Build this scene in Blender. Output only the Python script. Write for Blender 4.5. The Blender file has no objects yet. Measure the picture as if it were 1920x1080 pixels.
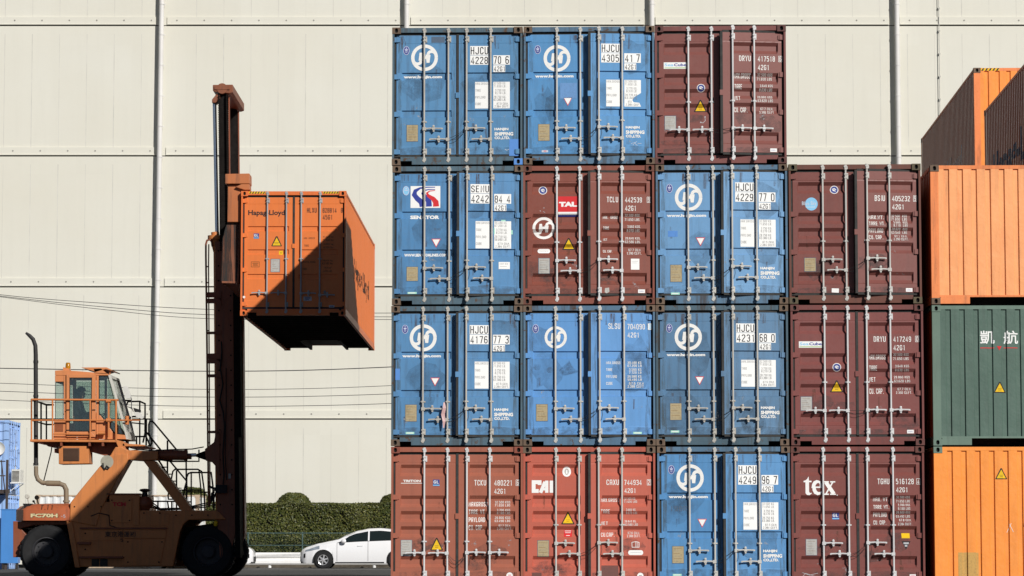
import bpy, bmesh, math, random
from mathutils import Vector, Matrix
random.seed(7)
S = bpy.context.scene
COL = S.collection
rad = math.radians

# ------------------------------------------------------------------ camera
F_PX, CAM_H, HORIZON = 5600.0, 0.707, 1030.0
PITCH = math.atan((HORIZON - 540.0) / F_PX)
cam_data = bpy.data.cameras.new("camera")
cam_data.sensor_width = 36.0
cam_data.lens = 36.0 * F_PX / 1920.0
cam_data.clip_start, cam_data.clip_end = 0.5, 5000.0
cam = bpy.data.objects.new("camera", cam_data)
COL.objects.link(cam)
cam.location = (0, 0, CAM_H)
cam.rotation_euler = (math.pi / 2 + PITCH, 0, 0)
S.camera = cam

# ------------------------------------------------------------------ light
SUN_DIR = Vector((-0.61, 1.0, -0.63)).normalized()       # the way the light travels
world = bpy.data.worlds.new("World")
S.world = world
world.use_nodes = True
wn = world.node_tree
sky = wn.nodes.new("ShaderNodeTexSky")
sky.sky_type = 'NISHITA'
sky.sun_disc = False
sky.sun_elevation = math.asin(-SUN_DIR.z)
sky.sun_rotation = math.atan2(-SUN_DIR.x, -SUN_DIR.y)
sky.air_density, sky.dust_density, sky.ozone_density = 0.55, 0.25, 1.0     # thin air and little dust, set to weaken the sky fill
wn.links.new(sky.outputs[0], wn.nodes["Background"].inputs[0])
wn.nodes["Background"].inputs[1].default_value = 0.05
sun_data = bpy.data.lights.new("sun", 'SUN')
sun_data.energy = 5.0
sun_data.angle = rad(0.5)
sun_data.color = (1.0, 0.965, 0.91)
sun = bpy.data.objects.new("sun", sun_data)
COL.objects.link(sun)
sun.rotation_mode = 'QUATERNION'
sun.rotation_quaternion = SUN_DIR.to_track_quat('-Z', 'Y')
S.view_settings.view_transform = 'Standard'
S.view_settings.look = 'None'
S.view_settings.gamma = 1.0
S.view_settings.exposure = -0.17


def at(px, py, Y):
    """the world point that stands Y metres away where the photograph shows (px, py)"""
    xc, yc = (px - 960.0) / F_PX, (540.0 - py) / F_PX
    cp, sp = math.cos(PITCH), math.sin(PITCH)
    d = Y / (cp - yc * sp)
    return Vector((xc * d, Y, CAM_H + (sp + yc * cp) * d))


# ------------------------------------------------------------------ materials
def srgb(r, g, b):
    def f(c):
        c /= 255.0
        return c / 12.92 if c <= 0.04045 else ((c + 0.055) / 1.055) ** 2.4
    return (f(r), f(g), f(b))


def lit(r, g, b, k=0.95):
    """base colour of a face that shows as r, g, b in full sun"""
    return tuple(min(0.9, c * k) for c in srgb(r, g, b))


class NT:
    def __init__(s, name):
        s.m = bpy.data.materials.new(name)
        s.m.use_nodes = True
        s.t = s.m.node_tree
        s.b = s.t.nodes["Principled BSDF"]

    def n(s, typ, **kw):
        nd = s.t.nodes.new(typ)
        for k, v in kw.items():
            setattr(nd, k, v)
        return nd

    def link(s, a, b):
        s.t.links.new(a, b)

    def pos(s, scale=(1, 1, 1)):
        g = s.n("ShaderNodeNewGeometry")
        mp = s.n("ShaderNodeMapping")
        mp.inputs['Scale'].default_value = scale
        s.link(g.outputs['Position'], mp.inputs['Vector'])
        return mp.outputs[0]

    def noise(s, vec, scale, detail=4, rough=0.6, dist=0.0):
        nd = s.n("ShaderNodeTexNoise")
        nd.inputs['Scale'].default_value = scale
        nd.inputs['Detail'].default_value = detail
        nd.inputs['Roughness'].default_value = rough
        nd.inputs['Distortion'].default_value = dist
        s.link(vec, nd.inputs['Vector'])
        return nd.outputs['Fac']

    def ramp(s, fac, a, b, va=0.0, vb=1.0):
        nd = s.n("ShaderNodeMapRange")
        nd.inputs['From Min'].default_value = a
        nd.inputs['From Max'].default_value = b
        nd.inputs['To Min'].default_value = va
        nd.inputs['To Max'].default_value = vb
        s.link(fac, nd.inputs['Value'])
        return nd.outputs[0]

    def mix(s, fac, a, b, mode='MIX'):
        nd = s.n("ShaderNodeMix", data_type='RGBA', blend_type=mode)
        if isinstance(fac, (int, float)):
            nd.inputs[0].default_value = fac
        else:
            s.link(fac, nd.inputs[0])
        for v, i in ((a, 6), (b, 7)):
            if isinstance(v, tuple):
                nd.inputs[i].default_value = (*v[:3], 1)
            else:
                s.link(v, nd.inputs[i])
        return nd.outputs[2]

    def mul(s, a, b):
        nd = s.n("ShaderNodeMath", operation='MULTIPLY')
        for v, i in ((a, 0), (b, 1)):
            if isinstance(v, (int, float)):
                nd.inputs[i].default_value = v
            else:
                s.link(v, nd.inputs[i])
        return nd.outputs[0]

    def bump(s, h, strength, dist=0.02):
        nd = s.n("ShaderNodeBump")
        nd.inputs['Strength'].default_value = strength
        nd.inputs['Distance'].default_value = dist
        s.link(h, nd.inputs['Height'])
        s.link(nd.outputs[0], s.b.inputs['Normal'])


MATS = {}


def paint(name, rgb, grime=0.35, rust=0.25, rough=0.5, fade=0.25, rustcol=(0.11, 0.05, 0.028), scale=1.0, metal=0.0, spec=0.35, dent=0.0):
    """sun-bleached paint with run-down dirt and rust spots of its own shape"""
    if name in MATS:
        return MATS[name]
    m = NT(name)
    P = m.pos()
    Pst = m.pos((9 * scale, 9 * scale, 0.8 * scale))
    big = m.noise(P, 1.3 * scale, 5, 0.6)
    fine = m.noise(P, 22 * scale, 4, 0.65)
    st = m.noise(Pst, 1.0, 5, 0.65)
    spot = m.noise(P, 6.5 * scale, 8, 0.72, 0.4)
    pale = tuple(min(0.9, c * 1.18 + 0.025) for c in rgb)
    deep = tuple(c * 0.80 for c in rgb)
    c = m.mix(m.ramp(big, 0.35, 0.7), m.mix(fade, rgb, deep), m.mix(fade, rgb, pale))
    c = m.mix(m.mul(m.ramp(st, 0.48, 0.78), grime), c, tuple(0.35 * x + 0.03 for x in rgb))
    c = m.mix(m.mul(m.ramp(fine, 0.55, 0.8), grime * 0.35), c, (0.09, 0.075, 0.06))
    if rust > 0:
        lo = 0.80 - 0.26 * rust
        mask = m.ramp(spot, lo, lo + 0.05)
        c = m.mix(m.mul(mask, min(1.0, 0.55 + rust)), c, rustcol)
        run = m.mul(m.ramp(st, 0.62 - 0.12 * rust, 0.80 - 0.12 * rust), m.ramp(big, 0.42, 0.62))
        c = m.mix(m.mul(run, min(0.9, rust)), c, tuple(0.6 * x for x in rustcol))
    m.link(c, m.b.inputs['Base Color'])
    m.link(m.ramp(fine, 0.3, 0.8, max(0.05, rough - 0.12), min(1, rough + 0.2)), m.b.inputs['Roughness'])
    m.b.inputs['Specular IOR Level'].default_value = spec
    m.b.inputs['Metallic'].default_value = metal
    m.bump(big if dent else m.mix(0.2, big, fine), 0.12 + dent, 0.03 + dent * 0.15)
    MATS[name] = m.m
    return m.m


def flat(name, rgb, rough=0.5, var=0.12, metal=0.0, spec=0.4, scale=9.0):
    if name in MATS:
        return MATS[name]
    m = NT(name)
    n = m.noise(m.pos(), scale, 5, 0.65)
    c = m.mix(m.ramp(n, 0.3, 0.75), tuple(x * (1 + var) for x in rgb), tuple(x * (1 - var * 1.4) for x in rgb))
    m.link(c, m.b.inputs['Base Color'])
    m.b.inputs['Roughness'].default_value = rough
    m.b.inputs['Metallic'].default_value = metal
    m.b.inputs['Specular IOR Level'].default_value = spec
    MATS[name] = m.m
    return m.m


def decal_mat(name, rgb, wear=0.15):
    if name in MATS:
        return MATS[name]
    m = NT(name)
    n = m.noise(m.pos(), 30, 6, 0.75)
    n2 = m.noise(m.pos((6, 6, 1.2)), 2.0, 4, 0.6)
    c = m.mix(m.mul(m.ramp(n, 0.5, 0.75), wear * 1.6), rgb, tuple(x * 0.45 + 0.02 for x in rgb))
    c = m.mix(m.mul(m.ramp(n2, 0.5, 0.8), wear), c, tuple(x * 0.55 for x in rgb))
    m.link(c, m.b.inputs['Base Color'])
    m.b.inputs['Roughness'].default_value = 0.55
    m.b.inputs['Specular IOR Level'].default_value = 0.25
    MATS[name] = m.m
    return m.m


def stain_mat(name, rgb, scale=9.0, lo=0.45, hi=0.62, most=0.85, stretch=(1, 1, 1)):
    """a mark with ragged, broken edges: bare places between the spots show the paint below"""
    if name in MATS:
        return MATS[name]
    m = NT(name)
    n = m.noise(m.pos(stretch), scale, 8, 0.72, 0.3)
    m.b.inputs['Base Color'].default_value = (*rgb, 1)
    m.b.inputs['Roughness'].default_value = 0.7
    tr = m.n("ShaderNodeBsdfTransparent")
    mx = m.n("ShaderNodeMixShader")
    m.link(m.ramp(n, lo, hi, 0.0, most), mx.inputs[0])
    m.link(tr.outputs[0], mx.inputs[1])
    m.link(m.b.outputs[0], mx.inputs[2])
    m.link(mx.outputs[0], m.t.nodes["Material Output"].inputs[0])
    MATS[name] = m.m
    return m.m


def glass(name, tint, alpha_mix=0.6, rough=0.03):
    if name in MATS:
        return MATS[name]
    m = NT(name)
    tr = m.n("ShaderNodeBsdfTransparent")
    tr.inputs[0].default_value = (*tint, 1)
    gl = m.n("ShaderNodeBsdfGlossy")
    gl.inputs['Roughness'].default_value = rough
    gl.inputs['Color'].default_value = (0.9, 0.95, 1, 1)
    fr = m.n("ShaderNodeFresnel")
    fr.inputs[0].default_value = 1.45
    mx = m.n("ShaderNodeMixShader")
    m.link(m.ramp(fr.outputs[0], 0, 1, alpha_mix * 0.15, 1), mx.inputs[0])
    m.link(tr.outputs[0], mx.inputs[1])
    m.link(gl.outputs[0], mx.inputs[2])
    m.link(mx.outputs[0], m.t.nodes["Material Output"].inputs[0])
    MATS[name] = m.m
    return m.m


BLACK = flat("black_rubber", (0.012, 0.012, 0.013), 0.75)
GASKET = flat("door_gasket_rubber", (0.034, 0.033, 0.031), 0.8, 0.3)
STEEL = paint("galvanised_bar", (0.50, 0.49, 0.46), 0.45, 0.10, 0.45, 0.2, scale=1.5)
STEEL_OLD = paint("weathered_galvanised_bar", (0.44, 0.42, 0.38), 0.55, 0.42, 0.55, 0.25, scale=1.5)
STEEL_NEW = paint("bright_galvanised_bar", (0.60, 0.60, 0.60), 0.3, 0.03, 0.4, 0.15, scale=1.5)
RUSTY = paint("rusty_casting", (0.145, 0.098, 0.066), 0.6, 0.6, 0.8, 0.5)
DARKIN = flat("dark_inside", (0.01, 0.01, 0.01), 0.9)
DEC = {
    'w': decal_mat("white_lettering", (0.80, 0.79, 0.76), 0.22),
    'W': decal_mat("white_sticker", (0.84, 0.84, 0.82), 0.10),
    'k': decal_mat("black_lettering", (0.022, 0.022, 0.025), 0.2),
    'g': decal_mat("grey_print", (0.24, 0.24, 0.24), 0.3),
    'b': decal_mat("blue_print", (0.035, 0.055, 0.30), 0.2),
    'n': decal_mat("navy_badge", (0.05, 0.07, 0.26), 0.25),
    'v': decal_mat("pale_badge_line", (0.55, 0.57, 0.72), 0.2),
    'r': decal_mat("red_print", (0.62, 0.03, 0.035), 0.15),
    'y': decal_mat("yellow_sticker", (0.80, 0.50, 0.015), 0.2),
    't': decal_mat("tan_identity_plate", (0.42, 0.34, 0.20), 0.55),
    'p': decal_mat("grey_identity_plate", (0.46, 0.45, 0.42), 0.5),
    'c': decal_mat("mint_label", (0.38, 0.72, 0.58), 0.2),
    's': decal_mat("sky_blue_sticker", (0.25, 0.55, 0.80), 0.2),
    'l': decal_mat("pale_lettering", (0.55, 0.60, 0.68), 0.35),
    'G': decal_mat("green_sticker", (0.28, 0.50, 0.10), 0.2),
    'B': decal_mat("fresh_blue_paint", (0.10, 0.26, 0.62), 0.15),
    'd': decal_mat("dirty_mark", (0.09, 0.13, 0.19), 0.3),
    '1': stain_mat("grey_grime", (0.065, 0.070, 0.070), 5.0, 0.42, 0.72, 0.50),
    '2': stain_mat("rust_run", (0.10, 0.052, 0.028), 1.0, 0.46, 0.70, 0.65, (26, 26, 2.2)),
    '3': stain_mat("pale_scuff", (0.42, 0.44, 0.46), 13.0, 0.56, 0.66, 0.65),
    '4': stain_mat("olive_grime", (0.085, 0.085, 0.050), 1.0, 0.42, 0.72, 0.55, (14, 14, 2.0)),
    '5': stain_mat("dark_blotch", (0.045, 0.075, 0.11), 3.0, 0.36, 0.72, 0.34),
    'm': decal_mat("faded_mark", (0.16, 0.07, 0.06), 0.4),
    'x': decal_mat("scuffed_mark", (0.50, 0.50, 0.52), 0.5),
    'o': decal_mat("brown_print", (0.20, 0.08, 0.02), 0.2),
    'K': decal_mat("faded_black_lettering", (0.05, 0.025, 0.015), 0.3),
}


# ------------------------------------------------------------------ mesh builder
class MB:
    def __init__(s, off=(0, 0, 0)):
        s.v, s.f, s.mi, s.off = [], [], [], Vector(off)

    def add(s, verts, faces, m=0):
        o = len(s.v)
        s.v += [tuple(v) for v in verts]
        s.f += [tuple(i + o for i in f) for f in faces]
        s.mi += [m] * len(faces)
        return s

    def box(s, x0, x1, y0, y1, z0, z1, m=0):
        v = [(x, y, z) for z in (z0, z1) for y in (y0, y1) for x in (x0, x1)]
        return s.add(v, [(0, 2, 3, 1), (4, 5, 7, 6), (0, 1, 5, 4), (2, 6, 7, 3), (0, 4, 6, 2), (1, 3, 7, 5)], m)

    def obox(s, c, size, rot=None, m=0):
        hx, hy, hz = (q / 2 for q in size)
        R = rot if rot else Matrix.Identity(3)
        v = [Vector(c) + R @ Vector((x, y, z)) for z in (-hz, hz) for y in (-hy, hy) for x in (-hx, hx)]
        return s.add(v, [(0, 2, 3, 1), (4, 5, 7, 6), (0, 1, 5, 4), (2, 6, 7, 3), (0, 4, 6, 2), (1, 3, 7, 5)], m)

    def prism(s, xz, y0, y1, m=0):
        """polygon in the xz plane, drawn out from y0 to y1"""
        n = len(xz)
        v = [(x, y0, z) for x, z in xz] + [(x, y1, z) for x, z in xz]
        f = [tuple(range(n)), tuple(range(2 * n - 1, n - 1, -1))]
        f += [(i, n + i, n + (i + 1) % n, (i + 1) % n) for i in range(n)]
        return s.add(v, f, m)

    def px(s, pts, yref, y0, y1, m=0):
        q = [at(x, y, yref) for x, y in pts]
        return s.prism([(p.x, p.z) for p in q], y0, y1, m)

    def tube(s, path, r, n=8, m=0, cap=True, closed=False):
        P = [Vector(p) for p in path]
        rs = r if isinstance(r, (list, tuple)) else [r] * len(P)
        rings, up = [], None
        N = len(P)
        for i, p in enumerate(P):
            if closed:
                t = (P[(i + 1) % N] - P[i - 1]).normalized()
            else:
                a = (P[i] - P[i - 1]).normalized() if i else None
                b = (P[i + 1] - P[i]).normalized() if i < N - 1 else None
                t = (a + b).normalized() if a and b and (a + b).length > 1e-6 else (a or b)
            if up is None:
                up = Vector((0, 0, 1)) if abs(t.z) < 0.9 else Vector((0, 1, 0))
            u = t.cross(up)
            if u.length < 1e-4:
                u = t.cross(Vector((1, 0, 0)))
            u.normalize()
            w = u.cross(t).normalized()
            up = w
            k = 1.0
            if not closed and 0 < i < N - 1:
                k = 1.0 / max(0.5, math.sqrt((1 + a.dot(b)) / 2))
            rings.append([p + (u * math.cos(q) + w * math.sin(q)) * rs[i] * (1 + (k - 1) * 0.5) for q in (2 * math.pi * j / n for j in range(n))])
        o = [v for rr in rings for v in rr]
        f = []
        for i in range(N if closed else N - 1):
            a, b = i * n, ((i + 1) % N) * n
            f += [(a + j, a + (j + 1) % n, b + (j + 1) % n, b + j) for j in range(n)]
        if cap and not closed:
            f += [tuple(range(n - 1, -1, -1)), tuple(range((N - 1) * n, N * n))]
        return s.add(o, f, m)

    def lathe(s, prof, c, axis='Y', n=32, m=0, ring=False, caps=True):
        """profile of (radius, offset along axis) spun about axis through c"""
        v, f = [], []
        c = Vector(c)
        for r, h in prof:
            for j in range(n):
                q = 2 * math.pi * j / n
                if axis == 'Y':
                    d = (r * math.cos(q), h, r * math.sin(q))
                elif axis == 'Z':
                    d = (r * math.cos(q), r * math.sin(q), h)
                else:
                    d = (h, r * math.cos(q), r * math.sin(q))
                v.append(c + Vector(d))
        K = len(prof)
        for i in range(K - 1 + (1 if ring else 0)):
            a, b = i * n, ((i + 1) % K) * n
            f += [(a + j, a + (j + 1) % n, b + (j + 1) % n, b + j) for j in range(n)]
        if not ring and caps:
            f += [tuple(range(n - 1, -1, -1)), tuple(range((K - 1) * n, K * n))]
        return s.add(v, f, m)

    def mesh(s, name, recalc=True, smooth=None):
        me = bpy.data.meshes.new(name)
        me.from_pydata([tuple(Vector(v) - s.off) for v in s.v], [], s.f)
        me.polygons.foreach_set('material_index', s.mi)
        if recalc:
            bm = bmesh.new()
            bm.from_mesh(me)
            bmesh.ops.recalc_face_normals(bm, faces=bm.faces)
            bm.to_mesh(me)
            bm.free()
        if smooth is not None:
            me.polygons.foreach_set('use_smooth', [True] * len(me.polygons))
            me.set_sharp_from_angle(angle=rad(smooth))
        return me


def put(name, me, mats, parent=None, loc=(0, 0, 0), bevel=0.0):
    """link a mesh as one object; materials sit on the object so that meshes can be shared"""
    mats = mats if isinstance(mats, (list, tuple)) else [mats]
    while len(me.materials) < len(mats):
        me.materials.append(None)
    o = bpy.data.objects.new(name, me)
    COL.objects.link(o)
    for i, mt in enumerate(mats):
        o.material_slots[i].link = 'OBJECT'
        o.material_slots[i].material = mt
    o.parent = parent
    o.location = loc
    if bevel:
        b = o.modifiers.new("bevel", 'BEVEL')
        b.width, b.segments, b.limit_method, b.angle_limit = bevel, 2, 'ANGLE', rad(35)
    return o


def tag(o, label=None, cat=None, group=None, kind=None):
    for k, v in (("label", label), ("category", cat), ("group", group), ("kind", kind)):
        if v:
            o[k] = v
    return o


def empty(name, loc, label, cat, group=None, rz=0.0):
    o = bpy.data.objects.new(name, None)
    COL.objects.link(o)
    o.empty_display_size = 0.3
    o.location, o.rotation_euler = loc, (0, 0, rz)
    return tag(o, label, cat, group)


# ------------------------------------------------------------------ lettering
_TXT = {}
_l, _r, _b, _t, _m, _c = 0.06, 0.40, 0.06, 0.94, 0.52, 0.23
_O = [(_l, 0.20), (_l, 0.80), (0.14, _t), (0.32, _t), (_r, 0.80), (_r, 0.20), (0.32, _b), (0.14, _b), (_l, 0.20)]
GLYPH = {   # condensed stencil-like capitals and figures, as centre lines in a 0.46 x 1 cell
    '0': [_O], 'O': [_O],
    '1': [[(0.12, 0.80), (0.26, 0.93), (0.26, 0.0)]],
    '2': [[(_l, 0.76), (_l, 0.82), (0.14, _t), (0.32, _t), (_r, 0.82), (_r, 0.68), (_l, 0.16), (_l, _b), (0.44, _b)]],
    '3': [[(_l, 0.78), (0.14, _t), (0.32, _t), (_r, 0.82), (_r, 0.64), (0.32, _m), (0.18, _m)], [(0.32, _m), (_r, 0.40), (_r, 0.18), (0.32, _b), (0.14, _b), (_l, 0.20)]],
    '4': [[(0.31, 0.0), (0.31, 0.98), (0.04, 0.28), (0.46, 0.28)]],
    '5': [[(_r, _t), (0.08, _t), (0.07, 0.56), (0.16, 0.60), (0.31, 0.60), (_r, 0.50), (_r, 0.20), (0.32, _b), (0.14, _b), (_l, 0.18)]],
    '6': [[(_r, 0.82), (0.32, _t), (0.14, _t), (_l, 0.80), (_l, 0.20), (0.14, _b), (0.32, _b), (_r, 0.20), (_r, 0.44), (0.32, 0.56), (0.14, 0.56), (_l, 0.46)]],
    '7': [[(0.02, _t), (_r, _t), (0.18, 0.0)]],
    '8': [[(0.14, _m), (_l, 0.64), (_l, 0.82), (0.14, _t), (0.32, _t), (_r, 0.82), (_r, 0.64), (0.32, _m), (0.14, _m)], [(0.14, _m), (_l, 0.40), (_l, 0.18), (0.14, _b), (0.32, _b), (_r, 0.18), (_r, 0.40), (0.32, _m)]],
    '9': [[(_l, 0.18), (0.14, _b), (0.32, _b), (_r, 0.20), (_r, 0.80), (0.32, _t), (0.14, _t), (_l, 0.80), (_l, 0.56), (0.14, 0.44), (0.32, 0.44), (_r, 0.54)]],
    'A': [[(_l, 0.0), (_l, 0.80), (0.14, _t), (0.32, _t), (_r, 0.80), (_r, 0.0)], [(_l, 0.40), (_r, 0.40)]],
    'B': [[(_l, _m), (_l, _t), (0.30, _t), (_r, 0.82), (_r, 0.64), (0.30, _m), (_l, _m)], [(0.30, _m), (_r, 0.40), (_r, 0.18), (0.30, _b), (_l, _b), (_l, _m)]],
    'C': [[(_r, 0.70), (_r, 0.80), (0.32, _t), (0.14, _t), (_l, 0.80), (_l, 0.20), (0.14, _b), (0.32, _b), (_r, 0.20), (_r, 0.30)]],
    'D': [[(_l, _b), (_l, _t), (0.28, _t), (_r, 0.78), (_r, 0.22), (0.28, _b), (_l, _b)]],
    'E': [[(_r, _t), (_l, _t), (_l, _b), (_r, _b)], [(_l, _m), (0.36, _m)]],
    'F': [[(_r, _t), (_l, _t), (_l, 0.0)], [(_l, _m), (0.36, _m)]],
    'G': [[(_r, 0.72), (_r, 0.80), (0.32, _t), (0.14, _t), (_l, 0.80), (_l, 0.20), (0.14, _b), (0.32, _b), (_r, 0.20), (_r, 0.46), (0.24, 0.46)]],
    'H': [[(_l, 0.0), (_l, 1.0)], [(_r, 0.0), (_r, 1.0)], [(_l, _m), (_r, _m)]],
    'I': [[(_c, 0.0), (_c, 1.0)]],
    'J': [[(_r, 1.0), (_r, 0.20), (0.32, _b), (0.14, _b), (_l, 0.20), (_l, 0.30)]],
    'K': [[(_l, 0.0), (_l, 1.0)], [(_r, 1.0), (0.09, 0.48), (_r, 0.0)]],
    'L': [[(_l, 1.0), (_l, _b), (_r, _b)]],
    'M': [[(0.05, 0.0), (0.05, 0.97), (_c, 0.40), (0.41, 0.97), (0.41, 0.0)]],
    'N': [[(_l, 0.0), (_l, 0.97), (_r, 0.03), (_r, 1.0)]],
    'P': [[(_l, 0.0), (_l, _t), (0.30, _t), (_r, 0.80), (_r, 0.58), (0.30, 0.44), (_l, 0.44)]],
    'R': [[(_l, 0.0), (_l, _t), (0.30, _t), (_r, 0.80), (_r, 0.60), (0.30, 0.47), (_l, 0.47)], [(0.22, 0.47), (_r, 0.0)]],
    'S': [[(_r, 0.72), (_r, 0.80), (0.32, _t), (0.14, _t), (_l, 0.80), (_l, 0.64), (0.14, 0.54), (0.32, 0.46), (_r, 0.36), (_r, 0.20), (0.32, _b), (0.14, _b), (_l, 0.20), (_l, 0.28)]],
    'T': [[(0.0, _t), (0.46, _t)], [(_c, _t), (_c, 0.0)]],
    'U': [[(_l, 1.0), (_l, 0.20), (0.14, _b), (0.32, _b), (_r, 0.20), (_r, 1.0)]],
    'V': [[(0.04, 1.0), (_c, 0.04), (0.42, 1.0)]],
    'W': [[(0.02, 1.0), (0.12, 0.04), (_c, 0.70), (0.34, 0.04), (0.44, 1.0)]],
    'X': [[(0.04, 0.0), (0.42, 1.0)], [(0.04, 1.0), (0.42, 0.0)]],
    'Y': [[(0.03, 1.0), (_c, 0.46), (0.43, 1.0)], [(_c, 0.46), (_c, 0.0)]],
    'Z': [[(_l, _t), (_r, _t), (_l, _b), (_r, _b)]],
    '.': [[(0.05, 0.07), (0.18, 0.07)]], ',': [[(0.05, 0.07), (0.18, 0.07)]], '-': [[(0.06, 0.48), (0.40, 0.48)]], ' ': [],
}


def glyph_geo(s, bold):
    w = 0.100 + bold * 1.1
    x, vs, fs = 0.0, [], []
    for ch in s:
        for li, st in enumerate(GLYPH[ch]):
            v, f = stroke_poly(st, w)
            o = len(vs)
            vs += [(x + a, b, li + (ord(ch) % 2) * 0.5) for a, b in v]
            fs += [tuple(i + o for i in q) for q in f]
        x += 0.25 if ch in '.,' else (0.40 if ch == ' ' else (0.38 if ch == 'I' else 0.60))
    return vs, fs


def text_geo(s, bold=0.0):
    if (s, bold) in _TXT:
        return _TXT[(s, bold)]
    if bold < 0.045 and all(ch in GLYPH for ch in s):
        vs, fs = glyph_geo(s, bold)
        x0, x1 = min(v[0] for v in vs), max(v[0] for v in vs)
        y0, y1 = min(v[1] for v in vs), max(v[1] for v in vs)
        _TXT[(s, bold)] = ([((x - x0) / (x1 - x0), (y - y0) / max(0.3, y1 - y0), l) for x, y, l in vs], fs)
        return _TXT[(s, bold)]
    cu = bpy.data.curves.new("lettering", 'FONT')
    cu.body = s
    cu.size = 1.0
    cu.resolution_u = 2
    cu.offset = bold
    cu.fill_mode = 'FRONT'
    ob = bpy.data.objects.new("lettering", cu)
    COL.objects.link(ob)
    bpy.context.view_layer.update()
    ev = ob.evaluated_get(bpy.context.evaluated_depsgraph_get())
    me = ev.to_mesh()
    vs = [(v.co.x, v.co.y) for v in me.vertices]
    fs = [tuple(p.vertices) for p in me.polygons]
    ev.to_mesh_clear()
    bpy.data.objects.remove(ob)
    bpy.data.curves.remove(cu)
    x0, x1 = min(v[0] for v in vs), max(v[0] for v in vs)
    y0, y1 = min(v[1] for v in vs), max(v[1] for v in vs)
    vs = [((x - x0) / (x1 - x0), (y - y0) / (y1 - y0), 0) for x, y in vs]
    _TXT[(s, bold)] = (vs, fs)
    return vs, fs


def stroke_poly(pts, w):
    """a ribbon of width w along 2-D points: verts, quads"""
    P = [Vector(p) for p in pts]
    v, f = [], []
    for i, p in enumerate(P):
        a = (p - P[i - 1]).normalized() if i else None
        b = (P[i + 1] - p).normalized() if i < len(P) - 1 else None
        t = (a + b).normalized() if a and b else (a or b)
        n = Vector((-t.y, t.x))
        k = 1.0 / max(0.6, n.dot(Vector((-(b or a).y, (b or a).x))))
        ww = w[i] if isinstance(w, (list, tuple)) else w
        v += [tuple(p + n * ww / 2 * k), tuple(p - n * ww / 2 * k)]
    for i in range(len(P) - 1):
        f.append((2 * i, 2 * i + 1, 2 * i + 3, 2 * i + 2))
    return v, f


def arc(cx, cy, r, a0, a1, n=12, ry=None):
    return [(cx + r * math.cos(rad(a0 + (a1 - a0) * i / n)), cy + (ry or r) * math.sin(rad(a0 + (a1 - a0) * i / n))) for i in range(n + 1)]


def decal(name, items, conv, surf, parent, loc=(0, 0, 0), breaks=((), ()), label=None, base=0.0021, step=0.00035):
    """printed marks as one thin mesh lying on the surface surf(x, z); conv turns sketch units into local x, z"""
    mb = MB()
    mats = []
    off = base
    for it in items:
        k = it[0]
        mt = DEC[it[1]] if isinstance(it[1], str) else it[1]
        if mt not in mats:
            mats.append(mt)
        mi = mats.index(mt)
        if k == 't':
            s, x0, x1, y0, y1 = it[2:7]
            vs, fs = text_geo(s, it[7] if len(it) > 7 else 0.0)
            pts = [(x0 + a * (x1 - x0), y1 + b * (y0 - y1), l) for a, b, l in vs]
        elif k == 'r':
            x0, x1, y0, y1 = it[2:6]
            pts, fs = [(x0, y0), (x1, y0), (x1, y1), (x0, y1)], [(0, 1, 2, 3)]
        elif k == 'e':
            cx, cy, rx, ry = it[2:6]
            pts = [(cx + rx * math.cos(2 * math.pi * i / 24), cy + ry * math.sin(2 * math.pi * i / 24)) for i in range(24)]
            fs = [tuple(range(24))]
        elif k == 'p':
            pts, fs = it[2], [tuple(range(len(it[2])))]
        elif k == 's':
            pts, fs = stroke_poly(it[3], it[2])
        bm = bmesh.new()
        bv = []
        for p in pts:
            x, z = conv(p[0], p[1])
            bv.append(bm.verts.new((x, -0.0002 * p[2] if len(p) > 2 else 0, z)))
        for f in fs:
            try:
                bm.faces.new([bv[i] for i in f])
            except ValueError:
                pass
        xs = [v.co.x for v in bm.verts]
        zs = [v.co.z for v in bm.verts]
        for bs, lo, hi, no in ((breaks[0], min(xs), max(xs), (1, 0, 0)), (breaks[1], min(zs), max(zs), (0, 0, 1))):
            for q in bs:
                if lo + 1e-4 < q < hi - 1e-4:
                    co = (q, 0, 0) if no[0] else (0, 0, q)
                    bmesh.ops.bisect_plane(bm, geom=bm.verts[:] + bm.edges[:] + bm.faces[:], plane_co=co, plane_no=no, dist=1e-5)
        for fc in bm.faces:
            fc.normal_update()
            if fc.normal.y > 0:
                fc.normal_flip()
        bm.verts.index_update()
        vv = [(v.co.x, surf(v.co.x, v.co.z) - off + v.co.y, v.co.z) for v in bm.verts]
        mb.add(vv, [tuple(v.index for v in fc.verts) for fc in bm.faces], mi)
        bm.free()
        off += step
    me = mb.mesh(name, recalc=False)
    o = put(name, me, mats, parent, loc)
    if label:
        o["label"] = label
    return o
# ------------------------------------------------------------------ shipping containers
W_C = 2.438
MESH = {}


def cached(key, fn):
    if key not in MESH:
        MESH[key] = fn()
    return MESH[key]


RECESS = {   # distance from the container top of every pressed recess, then x ranges (left leaf, right leaf), depth, slope
    'bead': ([(0.845, 0.985), (1.555, 1.690)], (0.170, 1.110), (1.355, 2.290), 0.030, 0.010),
    'rib': ([(0.325, 0.540), (0.895, 1.110), (1.180, 1.385), (1.460, 1.665), (2.005, 2.220)], (0.165, 1.060), (1.435, 2.290), 0.055, 0.064),
    'tall': ([(0.815, 0.935), (1.355, 1.475), (1.925, 2.045)], (0.150, 1.110), (1.340, 2.240), 0.026, 0.010),
}
RODS = {'bead': (0.600, 1.050, 1.390, 1.840), 'rib': (0.618, 1.045, 1.412, 1.828), 'tall': (0.610, 1.050, 1.395, 1.830)}
FACE_Y = 0.075


def pw(q, brk):
    """piecewise-linear recess depth factor along one axis"""
    for a, b, s in brk:
        if a < q < b:
            return min(1.0, (q - a) / s, (b - q) / s)
    return 0.0


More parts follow.
